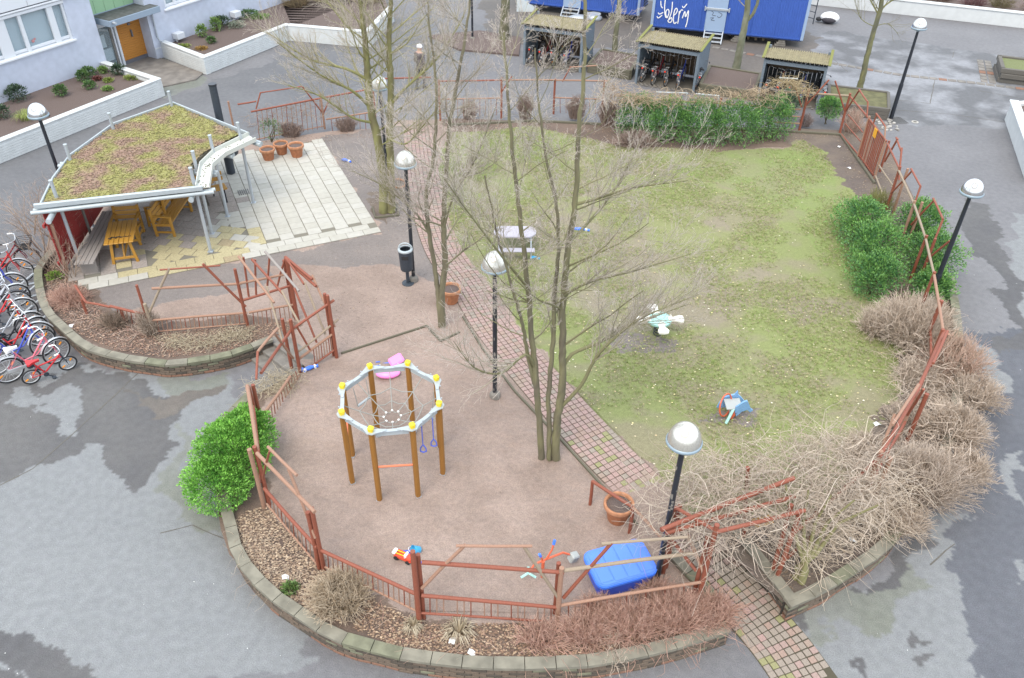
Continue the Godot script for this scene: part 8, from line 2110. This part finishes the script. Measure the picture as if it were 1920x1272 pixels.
	bare_bush("bare_bush", "tan bush with upright reddish stems behind the long red rail", V(10.3, 0.25, -14.9), V(0.95, 0.95, 1.0), 520, tan0, red1, {"th": 0.005})
	bare_bush("bare_bush", "rounded tan bush on the lane side of the red rail", V(9.45, 0.28, -12.75), V(0.85, 0.62, 0.95), 620, tan0, tan1, {"th": 0.0055})
	bare_bush("bare_bush", "widest grey brown bush between the red rail and the curved wall", V(8.0, 0.32, -11.1), V(1.25, 0.85, 1.05), 1000, Color(0.37, 0.295, 0.235), Color(0.56, 0.47, 0.395), {"th": 0.0055})
	bare_bush("bare_bush", "grey brown bush at the lawn's edge inside the long red rail", V(7.3, 0.32, -12.0), V(0.75, 0.5, 0.7), 420, Color(0.31, 0.24, 0.185), tan1, {})
	bare_bush("bare_bush", "brown twigs beside the red gate and its orange sign", V(12.48,0.12,-29.08), V(0.6, 0.9, 0.6), 260, red0, tan1, {})
	bare_bush("bare_bush", "leafy twigs in front of the far end of the lane hedge", V(11.3, 0.14, -22.9), V(0.7, 0.7, 0.6), 260, Color(0.16, 0.17, 0.05), Color(0.28, 0.27, 0.1), {})
	bare_bush("bare_bush", "greyish twigs between the shed and the small round shrub", V(10.89,0.12,-29.46), V(0.35, 0.5, 0.35), 220, Color(0.26, 0.2, 0.19), Color(0.36, 0.3, 0.28), {})
	k = 0
	for p in [[V(9.0, 0.25, -16.4), V(0.55, 0.7, 0.7), 300], [V(10.5, 0.22, -16.9), V(0.8, 0.7, 0.8), 420], [V(10.4, 0.25, -13.9), V(0.75, 0.6, 0.8), 420], [V(9.2, 0.28, -11.6), V(0.7, 0.5, 0.7), 380], [V(8.5, 0.3, -13.0), V(0.55, 0.5, 0.6), 300], [V(9.3, 0.27, -14.4), V(0.7, 0.6, 0.7), 340], [V(7.2, 0.34, -10.2), V(0.8, 0.55, 0.6), 420]]:
		bare_bush("bare_bush", ["thin pale brush at the lawn's edge below the lane hedge", "pale brush between the hedge lamp and the lane", "pale brush on the lane side, level with the mint rocker", "low pale brush over the curved wall by the dark puddle", "sparse pale brush inside the red rail", "pale brush in the gap under the red rail's far end", "pale brush on the wall caps at the end of the vines"][k], p[0], p[1], p[2], tan0, tan1, {"th": 0.005, "emin": 0.1, "side": 4})
		k += 1
	vine("pale brambles tangled through the bushes below the red rail", [V(10.0, 0.7, -16.0), V(9.4, 0.6, -14.2), V(8.8, 0.6, -12.6), V(7.7, 0.6, -11.0)], V(0.7, 0.3, 0.7), 800, 0.0045, tan0, tan1, 0.6)
	# left bed
	k = 0
	for p in [[V(-13.17,0.21,-19.63), V(0.83, 1.61, 0.83), 55], [V(-12.54,0.23,-18.67), V(0.75, 1.42, 0.75), 55], [V(-12.96,0.21,-20.09), V(0.90, 1.61, 0.90), 55], [V(-11.79,0.23,-18.29), V(0.75, 0.95, 0.75), 55], [V(-13.92,0.20,-20.51), V(0.90, 1.42, 0.90), 55], [V(-12.9, 0.2, -21.2), V(1.05, 1.42, 1.05), 55]]:
		var t := thing("tall_bare_shrub", ["tall bare shrub at the wall beside the wire basket bicycle", "tall bare shrub with thick grey stems in the left bed", "tall twiggy shrub before the red slatted wall", "reddish shrub at the pale edge of the paving", "tall thin shrub at the far end of the bicycle row", "bare shrub behind the pavilion's left side"][k], "bush", p[0], 0.0, "tall bare shrubs left of the pavilion")
		var mb := MB.new()
		for i in 7:
			var a := TAU * i / 7.0 + k; var e := V(cos(a) * rr(0.3, 0.75), 1.0, sin(a) * rr(0.3, 0.75))
			spray(mb, V(cos(a), 0, sin(a)) * 0.08, e, p[1].y * rr(0.75, 1.1), 0.014, 2, 0.1, Color(0.26, 0.20, 0.15), Color(0.46, 0.35, 0.28), 1.0)
		obj("twigs", mb, M.twig, t)
		k += 1
	bare_bush("bare_bush", "reddish brown tangle of twigs on the left bed's slope", V(-11.36,0.25,-17.16), V(0.6, 0.4, 0.55), 420, red0, red1, {"emin": 0.0})
	bare_bush("bare_bush", "grey tangle at the foot of the leaning trellis post", V(-8.80,0.27,-15.85), V(0.4, 0.75, 0.35), 240, Color(0.2, 0.14, 0.1), tan1, {})
	bare_bush("bare_bush", "grey twigs under the low red rail at the left bed", V(-9.80,0.26,-16.15), V(0.5, 0.4, 0.4), 260, Color(0.2, 0.14, 0.1), Color(0.33, 0.26, 0.2), {"emin": 0.0})
	for q in [["straw coloured tangle of dead grass along the left wall's bed", [V(-8.21,0.27,-15.54), V(-7.51,0.27,-15.35), V(-6.84,0.27,-15.69), V(-6.51,0.27,-15.91)], V(0.35, 0.06, 0.22), 620], ["pale dead grass on the slope below the entrance steps", [V(-5.57,0.30,-13.74), V(-5.26,0.29,-13.93), V(-5.02,0.29,-14.18)], V(0.4, 0.05, 0.3), 420]]:
		var sp: Array = q[1]
		for i in sp.size(): sp[i] = sp[i] + V(0, 0.08, 0)
		var gt: Node3D = vine(q[0], sp, q[2], q[3], 0.0035, Color(0.32, 0.265, 0.18), Color(0.52, 0.45, 0.33), 0.32)
		gt.set_meta("category", "grass"); gt.name = numbered("dead_grass")
	for q in [[V(-0.80,0.38,-7.73), "dry tan grass at the front trellis post", 0.26, 0.24], [V(-1.55,0.38,-7.81), "thin dry grass left of the front trellis post", 0.16, 0.2]]:
		grass_clump(q[1], q[0], q[2], q[3], 140, Color(0.30, 0.245, 0.165), Color(0.48, 0.41, 0.30))
	leafy("weed", "green leafy weed on the front wall's bed by a cap stone", "plant", V(-3.74,0.37,-8.52), [[V(0, 0.07, 0), V(0.18, 0.1, 0.15)]], 260, 0.06, Color(0.06, 0.12, 0.03), Color(0.16, 0.24, 0.07))
	leafy("weed", "fresh green weed among the leaf litter by the bicycles", "plant", V(-12.18,0.23,-18.17), [[V(0, 0.1, 0), V(0.22, 0.14, 0.2)]], 260, 0.06, Color(0.08, 0.15, 0.02), Color(0.2, 0.3, 0.05))
	leafy("potted_plant", "thin green plant rising behind the terracotta pots", "plant", V(-8.04,0.12,-26.29) + V(-0.35, 0.3, -0.3), [[V(0, 0.4, 0), V(0.4, 0.5, 0.25)]], 420, 0.06, Color(0.06, 0.12, 0.05), Color(0.16, 0.22, 0.1))
	# behind the lawn and by the back tree
	k = 0
	for p in [[V(0.37,0.12,-29.73), V(0.5, 1.0, 0.4), 200], [V(2.29,0.12,-29.81), V(0.55, 0.9, 0.4), 200], [V(3.45,0.12,-29.21), V(0.6, 1.0, 0.5), 320], [V(4.25,0.12,-27.37), V(0.9, 0.6, 0.5), 360], [V(-1.75,0.12,-29.64), V(0.5, 0.7, 0.4), 160], [V(-6.16,0.12,-28.34), V(0.6, 0.5, 0.4), 200], [V(-8.08,0.12,-27.79), V(0.7, 0.5, 0.4), 200]]:
		bare_bush("bare_bush", ["upright bare shrub behind the lawn by a fence post", "bare shrub beside the short trellis panel", "tan shrub at the left end of the evergreen hedge", "grey twiggy bush in front of the dark evergreen shrub", "small bare shrub near the end of the brick path", "brown twigs under the back fence by the tree", "brown twigs at the fence behind the pots"][k], p[0], p[1], p[2], Color(0.22, 0.15, 0.12), Color(0.36, 0.28, 0.24), {"th": 0.006, "emin": 0.5 if k != 3 else 0.1})
		k += 1

func curl(mb: MB, a: Vector3, b: Vector3, wob: float, r: float):
	var n := 9
	var pts := []; var rad := []
	var o := V(rr(-1, 1), rr(-0.5, 1), rr(-1, 1)) * wob
	var o2 := V(rr(-1, 1), rr(-0.8, 0.7), rr(-1, 1)) * wob
	for i in n:
		var u := i / float(n - 1)
		pts.append(a.lerp(b, u) + o * sin(PI * u) + o2 * sin(TAU * u) * 0.6 + V(rr(-1, 1), rr(-1, 1), rr(-1, 1)) * wob * 0.08); rad.append(r * (1.1 - 0.7 * u))
	mb.tube(pts, rad, 4, false)
func vine(label: String, spine: Array, spread: Vector3, n: int, r: float, c0: Color, c1: Color, reach := 0.8):
	# stems that wander along a line of supports and hang out of it
	var t := thing("vine", label, "vine", spine[0])
	var mb := MB.new()
	for i in n:
		var k := rng.randi_range(0, spine.size() - 2)
		var p: Vector3 = (spine[k] as Vector3).lerp(spine[k + 1], rng.randf()) - spine[0] + V(rr(-1, 1), rr(-1, 1), rr(-1, 1)) * spread
		var q := p + V(rr(-1, 1), rr(-0.6, 0.35), rr(-1, 1)) * reach * rr(0.5, 1.3)
		mb.tint = c0.lerp(c1, rng.randf()) * rr(0.75, 1.2)
		curl(mb, p, q, rr(0.08, 0.34) * reach, r * rr(0.5, 1.6))
	obj("stems", mb, M.twig, t)
	return t
func vines():
	var a := Color(0.33, 0.26, 0.20); var b := Color(0.53, 0.45, 0.37)
	vine("dense tangle of pale vines over the red arch by the brick path", [V(2.9, 2.05, -8.9), V(3.6, 2.05, -9.1), V(4.6, 2.0, -9.5), V(5.6, 1.85, -10.0), V(6.5, 1.7, -10.6)], V(0.6, 0.2, 0.7), 1500, 0.0046, a, b, 0.95)
	vine("vine curtain hanging over the lawn side of the arch", [V(3.2, 1.5, -10.0), V(4.3, 1.5, -10.4), V(5.3, 1.4, -10.9), V(6.4, 1.2, -11.3)], V(0.5, 0.35, 0.7), 460, 0.004, a, b, 0.85)
	vine("vine curtain filling the right hand bed below the arch", [V(5.0, 1.0, -9.3), V(5.8, 0.9, -9.7), V(6.6, 0.9, -10.3), V(7.1, 0.8, -10.5)], V(0.45, 0.45, 0.4), 900, 0.0052, Color(0.36, 0.285, 0.21), Color(0.56, 0.47, 0.37), 0.75)
	vine("loose vine twigs over the dome lamp's post by the path", [V(2.5, 1.2, -9.4), V(3.0, 1.6, -9.9), V(3.6, 1.5, -10.6)], V(0.45, 0.5, 0.5), 190, 0.004, a, b, 0.7)
	# thick mossy stock
	var t := thing("vine_stock", "thick mossy vine stock rising beside the red double post", "vine", V(5.10,0.37,-8.89))
	var mb := MB.new()
	mb.tint = Color(0.20, 0.19, 0.09)
	for i in 5: mb.tube([V(rr(-0.06, 0.06), 0, rr(-0.06, 0.06)), V(rr(-0.08, 0.1), 0.25, rr(-0.1, 0.05)), V(-0.05 + 0.06 * i, 0.6, -0.1), V(-0.3 + 0.2 * i, 1.2, -0.3), V(-0.5 + 0.35 * i, 1.9, -0.5 + 0.1 * i)], [0.06, 0.055, 0.04, 0.028, 0.015], 7, false)
	obj("stems", mb, M.twig, t)
	vine("dry tan vines matted on top of the evergreen hedge", [V(3.74,1.50,-28.31), V(4.93,1.60,-28.16), V(6.43,1.60,-28.13), V(7.94,1.70,-28.23), V(9.02,1.80,-28.12)], V(0.5, 0.2, 0.25), 700, 0.0055, Color(0.30, 0.22, 0.14), Color(0.46, 0.36, 0.25), 0.6)
	vine("vine knot crowning the pole arch in front of the dark shed", [V(9.32,1.90,-29.05), V(9.62,2.10,-28.67), V(10.08,1.90,-28.82), V(10.41,1.60,-28.80)], V(0.22, 0.15, 0.2), 230, 0.006, Color(0.30, 0.23, 0.13), Color(0.45, 0.36, 0.22), 0.5)
	vine("dry creeper climbing the left end of the hedge trellis", [V(3.14,1.40,-29.05), V(3.49,1.60,-28.80), V(3.86,1.50,-28.57)], V(0.3, 0.35, 0.25), 220, 0.006, Color(0.3, 0.22, 0.15), Color(0.44, 0.35, 0.26), 0.5)
	vine("brown creeper along the back fence rails by the pots", [V(-9.26,0.90,-27.32), V(-8.07,0.90,-27.84), V(-7.04,0.90,-28.37), V(-5.59,0.90,-28.93)], V(0.3, 0.35, 0.2), 260, 0.005, Color(0.22, 0.16, 0.13), Color(0.36, 0.28, 0.22), 0.6)

func in_poly(poly: PackedVector2Array, n: int, size0: float, size1: float, cols: Array, lift: float, flat := 0.35, thin := 0.15) -> Array:
	var lo := poly[0]; var hi := poly[0]
	for p in poly: lo = lo.min(p); hi = hi.max(p)
	var xf := []; var cs := []
	for i in n:
		var p := V2(rr(lo.x, hi.x), rr(lo.y, hi.y))
		if not Geometry2D.is_point_in_polygon(p, poly): continue
		var s := rr(size0, size1)
		xf.append(Transform3D(Basis.from_euler(V(rr(-flat, flat), rr(0, TAU), rr(-flat, flat))).scaled(V(s, s * thin, s * rr(0.5, 0.9))), V(p.x, gh(p.y) + lift + rr(0, size1 * 0.3), p.y)))
		var c: Color = cols[rng.randi_range(0, cols.size() - 1)]
		cs.append(c * rr(0.7, 1.2))
	return [xf, cs]
func litter():
	var leaf := MB.new()
	leaf.quad(V(-0.5, 0, 0), V(0, 0.5, -0.45), V(0.5, 0, 0), V(0, 0.5, 0.45))
	var lm := leaf.mesh()
	var brown := [Color(0.33, 0.225, 0.15), Color(0.27, 0.17, 0.11), Color(0.19, 0.12, 0.085), Color(0.42, 0.31, 0.21), Color(0.13, 0.085, 0.065)]
	var sets := [
		["litter of brown leaves in the left bed by the bicycles", PackedVector2Array([V2(-12.88,-19.04), V2(-12.58,-18.24), V2(-12.01,-17.29), V2(-10.81,-15.93), V2(-9.42,-15.15), V2(-8.06,-14.88), V2(-6.71,-15.22), V2(-5.48,-15.94), V2(-5.34,-16.51), V2(-6.59,-16.20), V2(-8.71,-15.85), V2(-10.02,-16.37), V2(-11.17,-17.66), V2(-12.18,-18.68)]), 14000, [Color(0.36, 0.235, 0.165), Color(0.30, 0.18, 0.125), Color(0.22, 0.13, 0.09), Color(0.42, 0.30, 0.22), Color(0.15, 0.09, 0.07)]],
		["litter of tan leaves between the green bush and the tawny bush", PackedVector2Array([V2(-5.20,-9.93), V2(-4.93,-9.32), V2(-4.35,-8.82), V2(-3.58,-8.22), V2(-2.76,-7.89), V2(-2.68,-8.52), V2(-3.32,-8.97), V2(-4.62,-10.40), V2(-4.99,-10.26)]), 6500, [Color(0.40, 0.30, 0.21), Color(0.36, 0.26, 0.175), Color(0.30, 0.21, 0.145), Color(0.45, 0.35, 0.25), Color(0.24, 0.165, 0.12)]],
		["dark leaf litter along the front wall below the trellis", PackedVector2Array([V2(-2.56,-7.79), V2(-1.67,-7.43), V2(-0.80,-7.34), V2(0.07,-7.33), V2(0.94,-7.37), V2(1.60,-7.46), V2(2.36,-7.69), V2(3.41,-8.21), V2(3.18,-8.41), V2(0.85,-7.97), V2(-1.43,-7.89), V2(-2.39,-8.41)]), 7000, brown],
		["leaf litter on the soil of the vine bed at the right", PackedVector2Array([V2(4.90,-8.63), V2(6.18,-9.34), V2(7.67,-10.67), V2(9.01,-12.30), V2(10.45,-15.21), V2(11.85,-19.01), V2(12.62,-23.07), V2(13.47,-29.37), V2(11.63,-28.57), V2(10.91,-23.37), V2(10.09,-19.51), V2(9.68,-16.03), V2(8.67,-13.64), V2(6.91,-11.49), V2(4.45,-10.07)]), 12000, [Color(0.30, 0.22, 0.15), Color(0.22, 0.16, 0.11), Color(0.15, 0.11, 0.08), Color(0.36, 0.28, 0.2)]],
		["leaf litter under the hedge and fences behind the lawn", PackedVector2Array([V2(-9.17,-27.16), V2(-6.33,-28.19), V2(-2.13,-29.33), V2(4.23,-28.99), V2(10.56,-28.96), V2(11.63,-28.57), V2(10.33,-28.10), V2(4.39,-26.93), V2(-2.07,-28.26), V2(-6.22,-27.55), V2(-8.56,-26.22)]), 5000, brown]]
	for s in sets:
		var r := in_poly(s[1], int(s[2] * 1.3), 0.025, 0.062, s[3], 0.010)
		tag(scatter("leaf_litter", lm, M.litter, r[0], r[1]), s[0], "leaves")
	# pale flecks on the lawn, grass blades, twigs and bits on the sand
	var r := in_poly(lawn, 3400, 0.028, 0.06, [Color(0.62, 0.52, 0.33), Color(0.72, 0.66, 0.5), Color(0.5, 0.38, 0.22), Color(0.7, 0.6, 0.3)], 0.035)
	var xs := []; var cs := []
	for i in r[0].size():
		var z: float = r[0][i].origin.z
		if rng.randf() < 0.25 + 0.75 * smoothstep(-22.0, -13.0, z): xs.append(r[0][i]); cs.append(r[1][i])
	tag(scatter("fallen_petals", lm, M.litter, xs, cs), "pale fallen flecks scattered over the lawn", "petals")
	var blade := MB.new()
	for k in 5:
		var a := TAU * k / 5.0 + 0.3; var e := V(cos(a), 0, sin(a)); var s := e.cross(Vector3.UP) * 0.10
		blade.tri(e * 0.15 - s, e * 0.15 + s, e * 0.75 + V(0, 0.8, 0))
	r = in_poly(lawn, 120000, 0.03, 0.075, [Color(0.23, 0.30, 0.09), Color(0.31, 0.34, 0.135), Color(0.37, 0.345, 0.19), Color(0.41, 0.355, 0.25), Color(0.26, 0.32, 0.10)], 0.012, 0.2, 0.9)
	var f := FastNoiseLite.new(); f.frequency = 0.35; f.seed = 21; f.fractal_octaves = 3
	xs = []; cs = []
	for i in r[0].size():
		var p: Vector3 = r[0][i].origin
		if f.get_noise_2d(p.x, p.z) < rr(-0.35, 0.25): continue
		xs.append(r[0][i]); cs.append(r[1][i])
	tag(scatter("grass_blades", blade.mesh(), M.litter, xs, cs), "short patchy grass growing on the lawn", "grass")
	var sand := PackedVector2Array([V2(-4.80,-14.03), V2(-4.01,-15.03), V2(-2.12,-16.26), V2(-1.16,-15.73), V2(0.08,-13.79), V2(2.35,-10.03), V2(3.03,-8.63), V2(0.86,-8.16), V2(-1.44,-8.06), V2(-3.25,-9.07), V2(-4.55,-10.54)])
	r = in_poly(sand, 2600, 0.006, 0.02, [Color(0.12, 0.085, 0.065), Color(0.4, 0.33, 0.27), Color(0.08, 0.06, 0.05)], 0.004, 1.0, 0.6)
	tag(scatter("sand_crumbs", lm, M.litter, r[0], r[1]), "crumbs and bits of bark strewn on the sand", "crumbs")
	var dirt := PackedVector2Array([V2(-6.27,-27.86), V2(-4.35,-28.65), V2(-2.61,-21.53), V2(-1.41,-17.57), V2(-1.88,-16.60), V2(-4.30,-15.23), V2(-6.65,-17.42), V2(-3.87,-20.84)])
	r = in_poly(dirt, 2200, 0.01, 0.035, brown, 0.004, 0.6, 0.4)
	tag(scatter("dirt_crumbs", lm, M.litter, r[0], r[1]), "dead leaves and crumbs on the trodden grey ground", "crumbs")
	var stick := MB.new(); stick.tube([V(-0.5, 0, 0), V(0, 0.03, 0.06), V(0.5, 0, 0)], [0.02, 0.018, 0.01], 4, false)
	xs = []; cs = []
	for i in 220:
		var p := V2(rr(-6, 3), rr(-18, -8.6))
		if not (Geometry2D.is_point_in_polygon(p, sand) or Geometry2D.is_point_in_polygon(p, dirt)): continue
		var s := rr(0.05, 0.2)
		xs.append(Transform3D(Basis(Vector3.UP, rr(0, TAU)).scaled(V(s, s * 0.6, s * 0.7)), V(p.x, gh(p.y) + 0.008, p.y))); cs.append(Color(0.12, 0.09, 0.07) * rr(0.7, 1.4))
	tag(scatter("fallen_twigs", stick.mesh(), M.litter, xs, cs), "thin dark twigs fallen on the sand and the dirt", "twigs")
	var spec := []; var sc := []
	for i in 260:
		var p := V2(rr(-14, 14), rr(-20, -6.2))
		if p.x > -9 and p.x < 8 and p.y < -9: continue
		spec.append(Transform3D(Basis(Vector3.UP, rr(0, 6)).scaled(V(0.02, 0.006, 0.016) * rr(0.5, 1.3)), V(p.x, 0.005, p.y))); sc.append(Color(0.7, 0.7, 0.68))
	tag(scatter("asphalt_specks", lm, M.litter, spec, sc), "tiny white specks lying on the asphalt", "specks")
	person()

# ---- the figure: tapered bones joined by a smooth minimum, meshed as surface nets
func nets(bones: Array, cell: float, k: float) -> MB:
	var lo := V(9, 9, 9); var hi := V(-9, -9, -9)
	for b in bones:
		for e in [0, 1]:
			var r: float = b[2 + e] + cell * 2
			lo = lo.min(b[e] - Vector3.ONE * r); hi = hi.max(b[e] + Vector3.ONE * r)
	var n := Vector3i(((hi - lo) / cell).ceil()) + Vector3i.ONE
	var fld := PackedFloat32Array(); fld.resize(n.x * n.y * n.z)
	for z in n.z:
		for y in n.y:
			for x in n.x:
				var p := lo + V(x, y, z) * cell
				var s := 0.0
				for b in bones:
					var a: Vector3 = b[0]; var d: Vector3 = b[1] - a
					var t := clampf((p - a).dot(d) / maxf(d.length_squared(), 1e-6), 0, 1)
					s += exp(-(p.distance_to(a + d * t) - lerpf(b[2], b[3], t)) / k)
				fld[(z * n.y + y) * n.x + x] = -k * log(maxf(s, 1e-30))
	var mb := MB.new()
	var id := {}
	var at := func(x, y, z): return fld[(z * n.y + y) * n.x + x]
	for z in n.z - 1:
		for y in n.y - 1:
			for x in n.x - 1:
				var sum := Vector3.ZERO; var cnt := 0
				for e in [[0,0,0,1,0,0],[0,1,0,1,1,0],[0,0,1,1,0,1],[0,1,1,1,1,1],[0,0,0,0,1,0],[1,0,0,1,1,0],[0,0,1,0,1,1],[1,0,1,1,1,1],[0,0,0,0,0,1],[1,0,0,1,0,1],[0,1,0,0,1,1],[1,1,0,1,1,1]]:
					var a: float = fld[((z + e[2]) * n.y + y + e[1]) * n.x + x + e[0]]; var b: float = fld[((z + e[5]) * n.y + y + e[4]) * n.x + x + e[3]]
					if (a < 0) != (b < 0):
						sum += V(e[0], e[1], e[2]).lerp(V(e[3], e[4], e[5]), a / (a - b)); cnt += 1
				if cnt:
					var g := V(fld[(z * n.y + y) * n.x + x + 1] - fld[(z * n.y + y) * n.x + x], fld[(z * n.y + y + 1) * n.x + x] - fld[(z * n.y + y) * n.x + x], fld[((z + 1) * n.y + y) * n.x + x] - fld[(z * n.y + y) * n.x + x]).normalized()
					id[Vector3i(x, y, z)] = mb.vert(lo + (V(x, y, z) + sum / cnt) * cell, g)
	for c in id:
		var v0: float = fld[(c.z * n.y + c.y) * n.x + c.x]
		for ax in 3:
			var d := Vector3i.ZERO; d[ax] = 1
			var u := Vector3i.ZERO; u[(ax + 1) % 3] = 1
			var w := Vector3i.ZERO; w[(ax + 2) % 3] = 1
			var q: Vector3i = c + d
			if q.x >= n.x or q.y >= n.y or q.z >= n.z: continue
			if (v0 < 0) != (fld[(q.z * n.y + q.y) * n.x + q.x] < 0):
				var a = id.get(c); var b = id.get(c - u); var e = id.get(c - u - w); var f = id.get(c - w)
				if b != null and e != null and f != null:
					mb.tri_i(a, b, e); mb.tri_i(a, e, f)
	return mb
func person():
	# someone walking along the lane behind the bare trees
	var p := thing("person", "person in a white cap and dark jacket walking on the lane behind the bare trees", "person", V(-3.89,0,-32.92), deg_to_rad(150))
	var body := nets([[V(0, 0.92, 0), V(0, 1.12, 0.01), 0.13, 0.13], [V(0, 1.12, 0.01), V(0, 1.36, 0), 0.14, 0.16], [V(-0.15, 1.4, 0), V(0.15, 1.4, 0), 0.075, 0.075], [V(0, 1.42, 0), V(0, 1.55, 0.02), 0.06, 0.055], [V(0, 1.58, 0.02), V(0, 1.67, 0.03), 0.085, 0.092],
		[V(-0.17, 1.4, 0), V(-0.24, 1.12, -0.06), 0.065, 0.05], [V(-0.24, 1.12, -0.06), V(-0.22, 0.88, 0.08), 0.048, 0.036], [V(0.17, 1.4, 0), V(0.24, 1.12, 0.02), 0.065, 0.05], [V(0.24, 1.12, 0.02), V(0.22, 0.9, 0.18), 0.048, 0.036],
		[V(-0.08, 0.9, 0), V(-0.1, 0.5, 0.12), 0.095, 0.065], [V(-0.1, 0.5, 0.12), V(-0.1, 0.1, 0.06), 0.06, 0.042], [V(-0.1, 0.05, 0.04), V(-0.1, 0.045, 0.22), 0.045, 0.04], [V(0.08, 0.9, 0), V(0.1, 0.5, -0.02), 0.095, 0.065], [V(0.1, 0.5, -0.02), V(0.1, 0.1, -0.2), 0.06, 0.042], [V(0.1, 0.06, -0.22), V(0.1, 0.035, -0.05), 0.045, 0.04]], 0.035, 0.022)
	for i in body.v.size():
		var y := body.v[i].y; var q := body.v[i]
		var c := Color(0.05, 0.05, 0.065)
		if y > 1.48: c = Color(0.42, 0.26, 0.2)
		elif y > 0.8 and not (absf(q.x) > 0.17 and y < 0.92): c = Color(0.10, 0.085, 0.085)
		if absf(q.x) > 0.17 and y < 0.93 and y > 0.75: c = Color(0.42, 0.26, 0.2)
		if y < 0.1: c = Color(0.03, 0.03, 0.03)
		body.c[i] = c
	obj("body", body, M.tinted, p)
	var mb := MB.new()
	mb.lathe(V(0, 1.70, 0.03), [V2(0.112, -0.03), V2(0.115, 0.0), V2(0.10, 0.06), V2(0.06, 0.095), V2(0.0, 0.105)], 16)
	mb.slab(PackedVector2Array([V2(-0.08, 0.10), V2(0.08, 0.10), V2(0.05, 0.19), V2(-0.05, 0.19)]), 1.675, 1.688)
	obj("cap", mb, M.plastic_white, p)
	mb = MB.new()
	for s in [-1, 1]:
		mb.ball(V(0.034 * s, 1.63, 0.115), V(0.011, 0.009, 0.008), 8, 6)
	obj("eyes", mb, M.rubber, p)
	mb = MB.new(); mb.ball(V(0, 1.605, 0.128), V(0.013, 0.025, 0.018), 8, 6); mb.ball(V(0.095, 1.62, 0.03), V(0.012, 0.03, 0.02), 8, 6); mb.ball(V(-0.095, 1.62, 0.03), V(0.012, 0.03, 0.02), 8, 6); obj("nose_and_ears", mb, M.skin, p)
